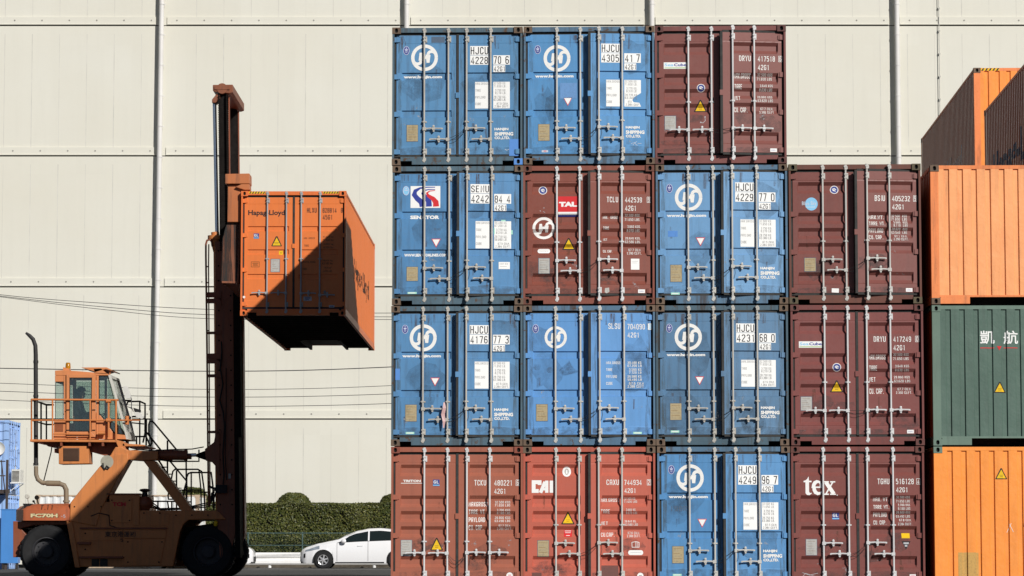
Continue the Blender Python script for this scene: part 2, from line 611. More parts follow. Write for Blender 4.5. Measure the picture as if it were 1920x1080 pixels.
def door_surface(style, H):
    rz, xl, xr, dep, sl = RECESS[style]
    zb = [(H - b, H - a, sl) for a, b in rz]
    xb = [(xl[0], xl[1], 0.02), (xr[0], xr[1], 0.02)]

    def surf(x, z):
        return FACE_Y + dep * pw(z, zb) * pw(x, xb)
    zs = sorted(q for a, b, s in zb for q in (a, a + s, b - s, b))
    xs = sorted(q for a, b, s in xb for q in (a, a + s, b - s, b))
    return surf, (xs, zs)


def leaf_mesh(style, H, side):
    surf, (xs, zs) = door_surface(style, H)
    x0, x1 = (0.080, 1.198) if side == 0 else (1.246, 2.358)
    z0, z1 = 0.205, H - 0.142
    hx = 0.066 if side == 0 else 2.372
    mb = MB((hx, 0.07, 0))
    X = [x0] + [q for q in xs if x0 < q < x1] + [x1]
    Z = [z0, z0 + 0.145, z0 + 0.152] + [q for q in zs if z0 < q < z1] + [z1 - 0.157, z1 - 0.150, z1]
    Z = sorted(Z)
    seam = {z0 + 0.145: 0.0, z0 + 0.152: 0.003, z1 - 0.157: 0.003, z1 - 0.150: 0.0}
    v = [(x, surf(x, z) + seam.get(z, 0), z) for z in Z for x in X]
    n = len(X)
    f = [(j * n + i, j * n + i + 1, (j + 1) * n + i + 1, (j + 1) * n + i) for j in range(len(Z) - 1) for i in range(n - 1)]
    mb.add(v, f)
    yb = 0.140
    for a, b, c, d in ((x0, z0, x1, z0), (x1, z0, x1, z1), (x1, z1, x0, z1), (x0, z1, x0, z0)):
        mb.add([(a, FACE_Y, b), (c, FACE_Y, d), (c, yb, d), (a, yb, b)], [(0, 1, 2, 3)])
    mb.add([(x0, yb, z0), (x1, yb, z0), (x1, yb, z1), (x0, yb, z1)], [(0, 1, 2, 3)])
    if side == 1:                                                     # the overlap lug in the middle of the free edge
        zc = H - 1.275
        mb.box(1.186, 1.252, 0.050, 0.0745, zc - 0.05, zc + 0.05)
    # corner gussets / stiffening edges of the pressed frame
    return mb.mesh("door", recalc=True)


def gasket_mesh(H, side):
    x0, x1 = (0.080, 1.198) if side == 0 else (1.246, 2.358)
    z0, z1 = 0.205, H - 0.142
    hx = 0.066 if side == 0 else 2.372
    mb = MB((hx, 0.07, 0))
    o0, o1 = (0.046, 0.079) if side == 0 else (2.359, 2.392)
    mb.box(o0, o1, 0.086, 0.120, z0 - 0.043, z1 + 0.043)
    mb.box(x0, x1, 0.082, 0.118, z1 + 0.001, z1 + 0.045)
    mb.box(x0, x1, 0.082, 0.118, z0 - 0.045, z0 - 0.001)
    if side == 1:
        mb.box(1.199, 1.245, 0.062, 0.121, z0 - 0.020, z1 + 0.020)
    else:
        mb.box(1.1985, 1.212, 0.100, 0.124, z0 - 0.018, z1 + 0.018)
    return mb.mesh("gasket")


def rod_mesh(H, mid):
    mb = MB()
    top, bot = H - 0.065, 0.10
    mb.tube([(0, 0.032, bot), (0, 0.032, top)], 0.0185, 10)
    for zc, s in ((H - 0.045, 1), (0.085, -1)):                       # cams in their keepers
        mb.box(-0.030, 0.030, 0.006, 0.058, zc - 0.016, zc + 0.016)
        mb.box(-0.018, 0.040, 0.010, 0.050, zc - 0.050 * (s > 0) - 0.0, zc - 0.050 * (s > 0) + 0.050)
        mb.tube([(0, 0.032, zc + 0.014 * s), (0, 0.032, zc + 0.032 * s)], 0.026, 8)
        mb.tube([(0, 0.032, zc - 0.062 * s), (0, 0.032, zc - 0.048 * s)], 0.027, 8)
    for za, zb in ((H - 0.275, H - 0.165), (0.205, 0.315)):           # bearing plates
        mb.box(-0.026, 0.052, 0.058, 0.0745, za, zb)
        mb.box(-0.022, 0.030, 0.008, 0.0575, za + 0.012, za + 0.034)
        mb.box(-0.022, 0.030, 0.008, 0.0575, zb - 0.034, zb - 0.012)
        for q in (za + 0.02, zb - 0.02):
            mb.lathe([(0.008, 0), (0.006, -0.006)], (0.042, 0.058, q), 'Y', 8)
    z = H - mid
    mb.box(-0.048, 0.048, 0.060, 0.0742, z - 0.012, z + 0.012)
    mb.box(-0.026, 0.026, 0.010, 0.0598, z - 0.015, z + 0.015)
    return mb.mesh("lock_rod", smooth=40)


def handle_mesh(s):
    """lever hinged on a rod at the origin, pointing to +x (s = 1) or -x, with its catch"""
    mb = MB()
    q = lambda a, b: (min(a * s, b * s), max(a * s, b * s))
    mb.box(*q(-0.026, 0.040), 0.004, 0.058, -0.030, 0.030)
    mb.tube([(0.030 * s, 0.022, 0.002), (0.120 * s, 0.018, 0.010), (0.190 * s, 0.018, 0.008), (0.335 * s, 0.014, 0.004)], [0.017, 0.015, 0.014, 0.015], 8)
    mb.box(*q(0.318, 0.352), 0.004, 0.026, -0.012, 0.016)
    mb.box(*q(0.158, 0.196), 0.030, 0.0742, -0.040, 0.052)
    mb.box(*q(0.150, 0.204), 0.002, 0.032, -0.020, 0.026)
    mb.lathe([(0.021, 0), (0.021, -0.016), (0.012, -0.02)], (0.177 * s, 0.030, 0.052), 'Y', 10)
    mb.lathe([(0.019, 0), (0.019, -0.014), (0.012, -0.02)], (0.177 * s, 0.030, -0.042), 'Y', 10)
    return mb.mesh("door_handle", smooth=40)


def hinge_mesh(side):
    mb = MB()
    s = 1 if side == 0 else -1
    q = lambda a, b: (min(a * s, b * s), max(a * s, b * s))
    mb.box(*q(-0.048, 0.060), 0.044, 0.0745, -0.046, 0.046)
    mb.box(*q(0.0605, 0.085), 0.058, 0.0743, -0.040, 0.040)
    mb.lathe([(0.013, -0.056), (0.013, 0.056)], (-0.040 * s, 0.050, 0), 'Z', 8)
    return mb.mesh("hinge", smooth=40)


def casting_mesh():
    """cast corner block with its oval slot, front at y = 0, lower left corner at the origin"""
    w, h, d = 0.162, 0.118, 0.178
    mb = MB()
    n = 20
    cx, cz, rx, rz = w / 2, h / 2, 0.031, 0.042
    outer, inner = [], []
    for i in range(n):
        a = 2 * math.pi * i / n
        c, s = math.cos(a), math.sin(a)
        k = min((w / 2) / max(1e-6, abs(c)), (h / 2) / max(1e-6, abs(s)))
        outer.append((cx + c * k, 0, cz + s * k))
        inner.append((cx + rx * abs(c) ** 0.8 * (1 if c > 0 else -1), 0, cz + rz * abs(s) ** 0.8 * (1 if s > 0 else -1)))
    back = [(x, 0.045, z) for x, _, z in inner]
    v = outer + inner + back
    f = [(i, (i + 1) % n, n + (i + 1) % n, n + i) for i in range(n)]
    f += [(n + i, n + (i + 1) % n, 2 * n + (i + 1) % n, 2 * n + i) for i in range(n)]
    mb.add(v, f, 0)
    mb.add(back, [tuple(range(n))], 1)
    v = [(x, y, z) for z in (0, h) for y in (0, d) for x in (0, w)]
    mb.add(v, [(0, 1, 3, 2), (4, 6, 7, 5), (2, 3, 7, 6), (0, 2, 6, 4), (1, 5, 7, 3)], 0)
    mb.add([(0, 0, 0), (w, 0, 0), (w, 0, h), (0, 0, h)], [], 0)
    return mb.mesh("corner_casting", recalc=False)


def frame_mesh(H, L, front):
    mb = MB()
    cw, ch = 0.162, 0.118
    for yy in (0, 1):
        a, b = (0.010, 0.150) if yy == 0 else (L - 0.150, L - 0.010)
        pw_ = 0.042 if (yy == 0 and front == 'door') else 0.150
        mb.box(0.004, pw_, a, b, ch + 0.001, H - ch - 0.001)
        mb.box(W_C - pw_, W_C - 0.004, a, b, ch + 0.001, H - ch - 0.001)
        if yy == 0 and front == 'door':
            mb.box(pw_ + 0.001, 0.110, 0.110, 0.150, ch + 0.001, H - ch - 0.001)
            mb.box(W_C - 0.110, W_C - pw_ - 0.001, 0.110, 0.150, ch + 0.001, H - ch - 0.001)
    if front == 'door':
        mb.box(cw + 0.001, W_C - cw - 0.001, 0.028, 0.150, H - 0.094, H - 0.006)
        mb.box(cw + 0.001, W_C - cw - 0.001, 0.020, 0.150, 0.080, 0.156)
        mb.box(0.375, W_C - 0.375, 0.018, 0.150, 0.012, 0.0795)
    else:
        mb.box(cw + 0.001, W_C - cw - 0.001, 0.012, 0.100, H - 0.075, H - 0.006)
        mb.box(0.151, W_C - 0.151, 0.0125, 0.100, 0.135, 0.170)
        mb.box(cw + 0.001, 0.705, 0.010, 0.100, 0.012, 0.1345)
        mb.box(W_C - 0.705, W_C - cw - 0.001, 0.010, 0.100, 0.012, 0.1345)
        mb.prism([(cw + 0.001, 0.012), (cw + 0.14, 0.012), (cw + 0.001, 0.13)], 0.1005, 0.13)
    mb.box(cw, W_C - cw, L - 0.10, L - 0.010, H - 0.075, H - 0.006)
    mb.box(cw, W_C - cw, L - 0.10, L - 0.010, 0.135, 0.170)
    for xa, xb in ((0.006, 0.066), (W_C - 0.066, W_C - 0.006)):       # long rails
        mb.box(xa, xb, 0.179, L - 0.179, H - 0.066, H - 0.008)
        mb.box(xa, xb, 0.179, L - 0.179, 0.014, 0.170)
    return mb.mesh("frame")


def under_mesh(H, L):
    mb = MB()
    y = 0.6
    while y < L - 0.5:                                                # cross members under the floor
        if L < 7 or not (L - 3.6 < y < L - 0.1):
            mb.box(0.067, W_C - 0.067, y, y + 0.05, 0.03, 0.150)
        else:
            mb.box(0.067, 0.70, y, y + 0.05, 0.03, 0.150)
            mb.box(W_C - 0.70, W_C - 0.067, y, y + 0.05, 0.03, 0.150)
        y += 0.61
    if L > 7:
        for xa, xb in ((0.701, 0.76), (W_C - 0.76, W_C - 0.701)):     # gooseneck tunnel sides
            mb.box(xa, xb, L - 3.6, L - 0.101, 0.012, 0.150)
    return mb.mesh("underframe")


def corr(length, outer, slope, inner, dep, start=0.0):
    pts, q, k = [(0.0, 0.0)], start, 0
    while q + outer + 2 * slope + inner < length:
        pts += [(q + outer / 2, 0.0), (q + outer / 2 + slope, dep), (q + outer / 2 + slope + inner, dep), (q + outer / 2 + 2 * slope + inner, 0.0)]
        q += outer + 2 * slope + inner
    pts.append((length, 0.0))
    return pts


def side_mesh(H, L, side):
    mb = MB()
    pts = corr(L - 0.30, 0.072, 0.068, 0.070, 0.036)
    s = 1 if side == 0 else -1
    xo = 0.014 if side == 0 else W_C - 0.014
    v = [(xo + s * d, 0.15 + q, z) for z in (0.16, H - 0.05) for q, d in pts]
    n = len(pts)
    mb.add(v, [(i, i + 1, n + i + 1, n + i) for i in range(n - 1)])
    return mb.mesh("side_wall", recalc=False)


END_P = dict(outer=0.150, slope=0.018, inner=0.070, dep=0.042)


def end_surface():
    pts = corr(W_C - 0.30, 0.150, 0.014, 0.078, 0.030, 0.02)

    def surf(x, z):
        q = x - 0.15
        for (a, da), (b, db) in zip(pts, pts[1:]):
            if a <= q <= b:
                return 0.014 + (da + (db - da) * (q - a) / max(1e-9, b - a))
        return 0.014
    return surf, ([0.15 + q for q, d in pts], [])


def end_mesh(H, y0, back=False):
    mb = MB()
    pts = corr(W_C - 0.30, 0.150, 0.014, 0.078, 0.030, 0.02)
    s = -1 if back else 1
    v = [(0.15 + q, y0 + s * d, z) for z in (0.165, H - 0.07) for q, d in pts]
    n = len(pts)
    mb.add(v, [(i, i + 1, n + i + 1, n + i) for i in range(n - 1)])
    return mb.mesh("end_wall", recalc=False)


def slab_mesh(name, H, L, top):
    mb = MB()
    if top:
        pts = corr(L - 0.30, 0.10, 0.03, 0.10, -0.012)
        v = [(x, 0.15 + q, H - 0.010 + d - 0.008) for x in (0.05, W_C - 0.05) for q, d in pts]
        n = len(pts)
        mb.add(v, [(i, i + 1, n + i + 1, n + i) for i in range(n - 1)])
        mb.box(0.06, W_C - 0.06, 0.1505, L - 0.15, H - 0.060, H - 0.040)
    else:
        mb.box(0.068, W_C - 0.068, 0.12, L - 0.11, 0.151, 0.168)
    return mb.mesh(name)


def hash_of(s):
    return sum((i + 3) * ord(c) for i, c in enumerate(s)) % 99991


def wear_marks(rg, side, worn):
    """ragged dirt, rust runs and scuffs in metres from the top left corner: worn 1 = red boxes, 2 = blue ones"""
    x0, x1 = (0.10, 1.17) if side == 0 else (1.27, 2.34)
    its = []

    def blob(c, cx, cz, rx, rz, n=14):
        its.append(('p', c, [(min(x1, max(x0, cx + rx * rg.uniform(0.7, 1.15) * math.cos(2 * math.pi * i / n))),
                              min(2.37, max(0.16, cz + rz * rg.uniform(0.7, 1.15) * math.sin(2 * math.pi * i / n)))) for i in range(n)]))
    if worn == 2:
        for i in range(2):
            blob('5', rg.uniform(x0 + 0.2, x1 - 0.2), rg.uniform(0.5, 2.2), rg.uniform(0.2, 0.45), rg.uniform(0.25, 0.5))
        its.append(('p', '4', [(x0, 0.16), (x0 + 0.09, 0.16), (x0 + 0.07, 1.3), (x0 + 0.10, 2.37), (x0, 2.37)]))
        its.append(('p', '4', [(x1, 0.16), (x1 - 0.09, 0.16), (x1 - 0.06, 1.1), (x1 - 0.10, 2.37), (x1, 2.37)]))
        its.append(('p', '1', [(x0, 2.28), (x0 + 0.5, 2.22), (x1, 2.27), (x1, 2.38), (x0, 2.38)]))
        for i in range(6):
            cx = rg.uniform(x0 + 0.03, x1 - 0.1)
            its.append(('r', '2', cx, cx + rg.uniform(0.03, 0.10), 0.155, rg.uniform(0.24, 0.45)))
    else:
        for i in range(2):
            blob('1', rg.uniform(x0 + 0.2, x1 - 0.2), rg.uniform(1.7, 2.25), rg.uniform(0.2, 0.4), rg.uniform(0.08, 0.2))
        its.append(('p', '1', [(x0, 2.31), (x0 + 0.5, 2.28), (x1, 2.31), (x1, 2.38), (x0, 2.38)]))
    for i in range(3 if worn == 2 else 2):
        cx = rg.uniform(x0 + 0.1, x1 - 0.2)
        cz = rg.uniform(0.7, 2.2)
        its.append(('r', '2', cx, cx + rg.uniform(0.03, 0.07), cz, cz + rg.uniform(0.10, 0.25)))
    for i in range(3):
        blob('3', rg.uniform(x0 + 0.1, x1 - 0.1), rg.uniform(1.5, 2.3), rg.uniform(0.04, 0.10), rg.uniform(0.03, 0.12), 10)
    return its


def container(label, cat, loc, yaw, mats, style='bead', H=2.591, L=12.192, front='door', ajar=0.0, handles=(), left=(), right=(), end=(),
              k=400.0, org=(38, 45), cols=None, mid=1.775, group=None, cable=None, castings=None, side_marks=None, name="shipping_container", base=0.0, side_mat=None, worn=0):
    """mats: door paint, frame paint, casting, bars.  left / right / end: printed marks in sketch units (k per metre from org)"""
    t = empty(name, loc, label, cat, group, yaw)
    dm, fm, cm, rm = mats
    put("frame", cached(('frame', H, L, front), lambda: frame_mesh(H, L, front)), fm, t)
    put("underframe", cached(('under', H, L), lambda: under_mesh(H, L)), flat("dark_underframe", (0.022, 0.016, 0.012), 0.9, 0.4), t)  # underframe far darker than the frame paint
    for sd in (0, 1):
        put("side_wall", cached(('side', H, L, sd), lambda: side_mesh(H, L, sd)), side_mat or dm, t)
    put("roof", cached(('roof', H, L), lambda: slab_mesh("roof", H, L, True)), fm, t)
    put("floor", cached(('floor', H, L), lambda: slab_mesh("floor", H, L, False)), flat("plywood_floor", (0.03, 0.022, 0.015), 0.8), t)
    put("end_wall", cached(('endb', H, L), lambda: end_mesh(H, L - 0.014, True)), dm, t)
    ca = cached('cast', casting_mesh)
    i = 0
    for x in (0, W_C - 0.162):
        for z in (0, H - 0.118):
            for y, sc in ((0, 1), (L, -1)):
                m = cm if castings is None or i not in castings else castings[i]
                o = put("corner_casting", ca, [m, DARKIN], t, (x + (0.162 if sc < 0 else 0), y, z))
                if sc < 0:
                    o.rotation_euler = (0, 0, math.pi)
                i += 1
    conv = lambda px, py: ((px - org[0]) / k, H - (py - org[1]) / k)
    if front == 'wall':
        put("end_wall", cached(('endf', H), lambda: end_mesh(H, 0.014)), dm, t)
        surf, brk = end_surface()
        for nm, its in end:
            decal(nm, its, conv, surf, t, (0, 0, 0), brk)
        return t
    surf, brk = door_surface(style, H)
    rx = cols or RODS[style]
    for side in (0, 1):
        hx = 0.066 if side == 0 else 2.372
        d = put("door", cached(('leaf', style, H, side), lambda: leaf_mesh(style, H, side)), dm, t, (hx, 0.07, 0))
        if side == 1 and ajar:
            d.rotation_euler = (0, 0, math.asin(ajar / 1.15))
        put("gasket", cached(('gasket', H, side), lambda: gasket_mesh(H, side)), GASKET, d)
        for r in (0, 1) if side == 0 else (2, 3):
            put("lock_rod", cached(('rod', H, mid), lambda: rod_mesh(H, mid)), rm, d, (rx[r] - hx, -0.07, 0))
            for hr, zt, s in handles:
                if hr == r + 1:
                    put("door_handle", cached(('handle', s), lambda: handle_mesh(s)), rm, d, (rx[r] - hx, -0.07, H - zt))
        for z in (0.225, 0.925, 1.630, 2.335) if H < 2.7 else (0.225, 1.025, 1.830, 2.62):
            put("hinge", cached(('hinge', side), lambda: hinge_mesh(side)), dm, d, (0 if side == 0 else 0.0, -0.07, H - z))
        if worn:
            rg = random.Random(hash_of(label) + side)
            decal("stain", wear_marks(rg, side, worn), lambda a, b: (a, H - b), surf, d, (-hx, -0.07, 0), brk, base=0.0003, step=0.00006)
        for nm, its in (left if side == 0 else right):
            decal(nm, its, conv, surf, d, (-hx, -0.07, 0), brk)
    if cable:
        mb = MB()
        (za, zb, sag) = cable
        out = ajar * 0.85
        for dz in (0.0, 0.035):
            mb.tube([(rx[1] + 0.02 + (rx[2] - rx[1] - 0.04) * q, 0.005 - out * q - 0.02 * math.sin(math.pi * q),
                      H - (za + dz + (zb - za) * q) - (sag + dz) * math.sin(math.pi * q)) for q in [j / 10 for j in range(11)]], 0.0045, 5)
        mb.tube([(rx[2] + 0.05, -out, H - zb), (rx[2] + 0.062, -out - 0.01, H - zb - 0.1), (rx[2] + 0.04, -out, H - zb - 0.20)], 0.005, 5)
        put("seal_wire", mb.mesh("seal_wire", smooth=60), flat("dark_wire", (0.03, 0.03, 0.03), 0.6), t)
    return t


# ------------------------------------------------------------------ marks on the doors
def ring(c, x, y, R, r, n=40):
    its = []
    for i in range(n):
        a0, a1 = 2 * math.pi * i / n, 2 * math.pi * (i + 1) / n
        its.append(('p', c, [(x + R * math.cos(a0), y + R * math.sin(a0)), (x + R * math.cos(a1), y + R * math.sin(a1)),
                             (x + r * math.cos(a1), y + r * math.sin(a1)), (x + r * math.cos(a0), y + r * math.sin(a0))]))
    return its


def ring_logo(x, y, R, c='w'):
    """white ring with the two linked letters inside"""
    u = R / 100.0
    P = lambda pts: [(x + a * u, y + b * u) for a, b in pts]
    w = 22 * u
    its = [('s', c, 25 * u, [(x + 87 * u * math.cos(2 * math.pi * i / 48), y + 87 * u * math.sin(2 * math.pi * i / 48)) for i in range(49)])]
    its.append(('s', c, w, P([(-26, -38), (-26, 22)] + arc(-50, 22, 24, 0, 90, 6) + [(-62, 45), (-76, 36)])))
    its.append(('s', c, w, P([(26, 38), (26, -22)] + arc(50, -22, 24, 180, 270, 6) + [(62, -45), (76, -36)])))
    its.append(('r', c, x - 27 * u, x + 27 * u, y - 12 * u, y + 10 * u))
    return its


def badge(x, y, rx=23, ry=33):
    return [('e', 'v', x, y, rx, ry), ('e', 'n', x, y, rx - 3.5, ry - 3.5), ('p', 'v', [(x - 13, y - 10), (x + 13, y - 10), (x + 7, y + 2), (x - 7, y + 2)]),
            ('e', 'v', x, y - 18, 5, 4), ('r', 'v', x - 10, x + 10, y + 7, y + 10), ('r', 'v', x - 7, x + 7, y + 14, y + 17)]


def round_badge(x, y, r=31):
    return [('e', 'w', x, y, r, r), ('e', 'n', x, y, r - 5, r - 5), ('p', 'w', [(x - 15, y - 8), (x + 2, y - 14), (x + 16, y - 2), (x + 6, y + 3), (x + 14, y + 13), (x - 2, y + 10), (x - 13, y + 3)]),
            ('s', 'n', 3, [(x - 10, y - 2), (x + 4, y - 4), (x + 6, y + 8)])]


def warn_up(x, y, h=84, w=96):
    return [('p', 'k', [(x - w / 2, y + h * 0.62), (x - w / 2 + 4, y + h * 0.66), (x + w / 2 - 4, y + h * 0.66), (x + w / 2, y + h * 0.62), (x + 5, y - h * 0.38), (x - 5, y - h * 0.38)]),
            ('p', 'y', [(x - w * 0.39, y + h * 0.57), (x + w * 0.39, y + h * 0.57), (x, y - h * 0.26)]),
            ('r', 'k', x - 16, x + 16, y + h * 0.26, y + h * 0.29), ('r', 'k', x - 12, x + 12, y + h * 0.38, y + h * 0.41)]


def scaled(its, cx, cy, f):
    g = lambda x, y: (cx + x * f, cy + y * f)
    out = []
    for it in its:
        if it[0] == 'p':
            out.append(('p', it[1], [g(*q) for q in it[2]]))
        else:
            a, b = g(it[2], it[4]), g(it[3], it[5])
            out.append(('r', it[1], a[0], b[0], a[1], b[1]))
    return out


def warn_down(x, y, h=64, w=68):
    return [('p', 'r', [(x - w / 2, y - h / 2), (x + w / 2, y - h / 2), (x, y + h / 2)]), ('p', 'W', [(x - w * 0.40, y - h * 0.43), (x + w * 0.40, y - h * 0.43), (x, y + h * 0.36)])]


def plate(x0, x1, y0, y1, c='t', lines=6):
    its = [('r', 'd', x0 - 3, x1 + 3, y0 - 3, y1 + 3), ('r', c, x0, x1, y0, y1)]
    for i in range(lines):
        y = y0 + (y1 - y0) * (i + 0.8) / (lines + 0.6)
        its.append(('r', 'g' if i % 2 else 'o', x0 + 8, x1 - (10 + 9 * ((i * 7) % 4)), y, y + 1.6))
    return its


def T(s, x0, x1, y0, y1, c='w', b=0.022):
    return ('t', c, s, x0, x1, y0, y1, b)


def hj_right(owner, n1, n2, dx=0, dy=0, torn=False, spec=('32.500 KG.', '71.650 LB.', '3.750 KG.', '8.270 LB.', '28.750 KG.', '63.380 LB.'), ltd=True, green=()):
    X = lambda a: a + dx
    Y = lambda a: a + dy
    num = [('r', 'W', X(620), X(760), Y(184), Y(252)), ('r', 'W', X(620), X(760), Y(255), Y(326)), ('r', 'W', X(793), X(917), Y(255), Y(326)), ('r', 'W', X(793), X(882), Y(330), Y(381)),
           T(owner, X(625), X(755), Y(191), Y(247), 'k', 0.012), T(n1, X(624), X(753), Y(262), Y(320), 'k', 0.012),
           T(n2[0], X(797), X(852), Y(262), Y(320), 'k', 0.012), T(n2[1], X(884), X(910), Y(262), Y(320), 'k', 0.012), T("42G1", X(797), X(878), Y(336), Y(376), 'k', 0.012)]
    if torn:
        panel = [('r', 'W', X(657), X(760), Y(455), Y(655)), ('p', 'W', [(X(793), Y(455)), (X(917), Y(455)), (X(917), Y(552)), (X(866), Y(585)), (X(852), Y(606)), (X(862), Y(622)), (X(905), Y(626)), (X(917), Y(655)), (X(793), Y(655))])]
    else:
        panel = [('r', 'W', X(657), X(760), Y(455), Y(655)), ('r', 'W', X(793), X(917), Y(455), Y(655))]
    panel += [T("MAX.GROSS", X(660), X(757), Y(459), Y(477), 'g', 0), T("TARE", X(660), X(700), Y(510), Y(529), 'g', 0), T("PAYLOAD", X(660), X(735), Y(561), Y(580), 'g', 0), T("CUBE", X(660), X(702), Y(611), Y(630), 'g', 0)]
    ys = (457, 479, 509, 530, 559, 580)
    xs = (797, 797, 808, 808, 797, 797)
    for s, y, x in zip(spec, ys, xs):
        panel.append(T(s, X(x), X(889), Y(y), Y(y + 18), 'g', 0))
    if not torn:
        panel += [T("67.5 CU.M.", X(820), X(907), Y(610), Y(627), 'g', 0), T("2.384 CU.FT.", X(803), X(912), Y(631), Y(648), 'g', 0)]
    else:
        panel += [T("67.5", X(820), X(846), Y(610), Y(627), 'g', 0), T("2.384 CU.F", X(803), X(900), Y(631), Y(648), 'g', 0)]
    out = [("number_sticker", num), ("capacity_sticker", panel)]
    if ltd:
        out.append(("company_lettering", [T("HANJIN", X(802), X(906), Y(801), Y(825), 'w', 0.05), T("SHIPPING", X(802), X(942), Y(833), Y(860), 'w', 0.05), T("CO.,LTD.", X(802), X(916), Y(866), Y(891), 'w', 0.05)]))
    return out


def hj_left(dx=0, dy=0, tri=True, mint=True, url=True, R=101, lx=279, ly=270, extra=()):
    X = lambda a: a + dx
    Y = lambda a: a + dy
    out = [("emblem", ring_logo(X(lx), Y(ly), R)), ("badge", badge(X(143), Y(215))), ("identity_plate", plate(X(148), X(230), Y(777), Y(899)))]
    if url:
        out.append(("web_lettering", [T("www.hanjin.com", X(122), X(410), Y(402), Y(430), 'w', 0.055)]))
    if tri:
        out.append(("warning_sticker", warn_down(X(367), Y(608))))
    if mint:
        out.append(("mint_label", [('r', 'c', X(150), X(214), Y(978), Y(994)), ('r', 'w', X(158), X(204), Y(983), Y(989))]))
    return out + list(extra)


def red_numbers(owner, num, chk, x=(660, 748, 800, 930, 958, 985), y=(255, 298, 320, 362), ty="42G1"):
    return ("number_lettering", [T(owner, x[0], x[1], y[0], y[1]), T(num, x[2], x[3], y[0], y[1]), T(ty, x[2], x[2] + (x[3] - x[2]) * 0.63, y[2], y[3]),
            ('s', 'w', 3, [(x[4], y[0]), (x[5], y[0]), (x[5], y[1]), (x[4], y[1]), (x[4], y[0])]), T(chk, x[4] + 6, x[5] - 6, y[0] + 4, y[1] - 4)])


def red_spec(rows, lx, rx, b=0.02):
    """rows: (word, x end, y0, y1), then values (text, x0, x1, y0, y1)"""
    its = [T(w, lx, e, a, c, 'w', b) for w, e, a, c in rows]
    its += [T(s, a, c, d, e, 'w', 0.012) for s, a, c, d, e in rx]
    return ("capacity_lettering", its)
# ------------------------------------------------------------------ the stacked wall of containers
YAW = rad(-2.2)


def blue(name, r, g, b, grime, rust):
    return paint(name, lit(r, g, b), min(0.9, grime * 1.5), rust * 0.8, 0.48, 0.25, (0.10, 0.055, 0.03))


def bframe(name, r, g, b):
    return paint(name, lit(r, g, b), 0.95, 0.85, 0.6, 0.4, (0.085, 0.050, 0.030))


BF1 = bframe("grimy_blue_frame", 76, 100, 114)
BF2 = bframe("grimy_bright_blue_frame", 82, 114, 140)
RED = lambda n, r, g, b, gr=0.22, ru=0.05: paint(n, lit(r, g, b), gr, ru, 0.45, 0.15, (0.06, 0.03, 0.02))
RFRAME = lambda n, r, g, b: paint(n, lit(r, g, b), 0.5, 0.22, 0.5, 0.25, (0.05, 0.03, 0.02))
CAST_R = {}

HB = ((1, 1.910, 1), (2, 2.110, -1), (3, 1.905, 1), (4, 2.110, -1))        # levers as on the blue doors
HR = ((1, 1.775, 1), (2, 1.970, -1), (3, 1.765, 1), (4, 1.970, -1))
HR4 = ((1, 1.955, -1), (2, 1.955, -1), (3, 1.945, 1), (4, 1.945, 1))
COLX = [734.5, 981.0, 1229.5, 1480.0]
Y0 = 55.15
COL_POS = []
for px in COLX:
    x = (px - 960) / F_PX * 55.5
    for _ in range(4):
        y = Y0 - math.tan(rad(2.2)) * (x + 2.245)
        x = at(px, 440, y).x
    COL_POS.append((x, y))
PITCH_Z = 2.591 + 0.018
GRP = "containers stacked in the wall"


def stacked(c, r, **kw):
    x, y = COL_POS[c]
    x += (0, -0.006, 0.007, -0.004)[(r + c) % 4]
    y += (0.0, 0.012, -0.008, 0.006)[(r * 3 + c) % 4]
    z = (4 - r) * PITCH_Z
    return container(loc=(x + kw.pop('jx', 0), y, z), yaw=YAW + rad((0.0, 0.08, -0.06)[(r + 2 * c) % 3]), group=GRP, cat="container", worn=2 if kw['style'] == 'bead' else 1, **kw)


A_DEF = dict(k=400.0, org=(38, 45))
# --- top row
m = (blue("worn_mid_blue", 88, 138, 180, 0.4, 0.45), BF1, RUSTY, STEEL_OLD)
L = hj_left(tri=False, mint=False, extra=[("dark_patch", [('r', 'd', 330, 430, 112, 157)])])
R = hj_right("HJCU", "4228", ("70", "6")) + [("repaint_patch", [('r', 'B', 912, 985, 886, 1012)]), ("scrawl", [('s', 'l', 3, [(880, 968), (886, 962), (893, 971), (915, 960)])])]
stacked(0, 1, label="worn blue container with white ring emblem, number 4228 70 6, top left of the stack", mats=m, style='bead', handles=HB, left=L, right=R, cable=(2.09, 1.92, 0.02),
        castings={4: decal_mat("fresh_blue_casting", (0.10, 0.26, 0.62), 0.2)}, **A_DEF)

m = (blue("clear_sky_blue", 86, 144, 194, 0.25, 0.2), BF2, RUSTY, STEEL)
L = hj_left(dx=-12, dy=-5, mint=False, lx=287, ly=281, extra=[("bare_patch", [('r', 'l', 160, 208, 966, 982), ('r', 'r', 175, 195, 970, 976)]), ("faded_stain", [('r', decal_mat("washed_patch", (0.14, 0.29, 0.55), 0.4), 298, 422, 462, 580)])])
R = hj_right("HJCU", "4305", ("41", "7"), dx=-18, dy=-10, torn=True, spec=('32.500 KG.', '71.650 LB.', '3.770 KG.', '8.310 LB.', '28.735 KG', '63.340 L')) + \
    [("chalk_scrawl", [('s', 'l', 3, [(822, 925), (850, 912), (838, 935)]), ('s', 'l', 3, [(866, 905), (850, 922), (872, 935)]), ('s', 'l', 3, [(872, 921), (902, 921)])])]
stacked(1, 1, label="bright blue container with torn capacity sticker, number 4305 41 7, in the top row", mats=m, cols=(0.6175, 1.055, 1.39, 1.8275), style='bead', handles=HB, left=L, right=R, ajar=0.13, cable=(2.10, 1.92, 0.03),
        k=400.0, org=(26, 40))

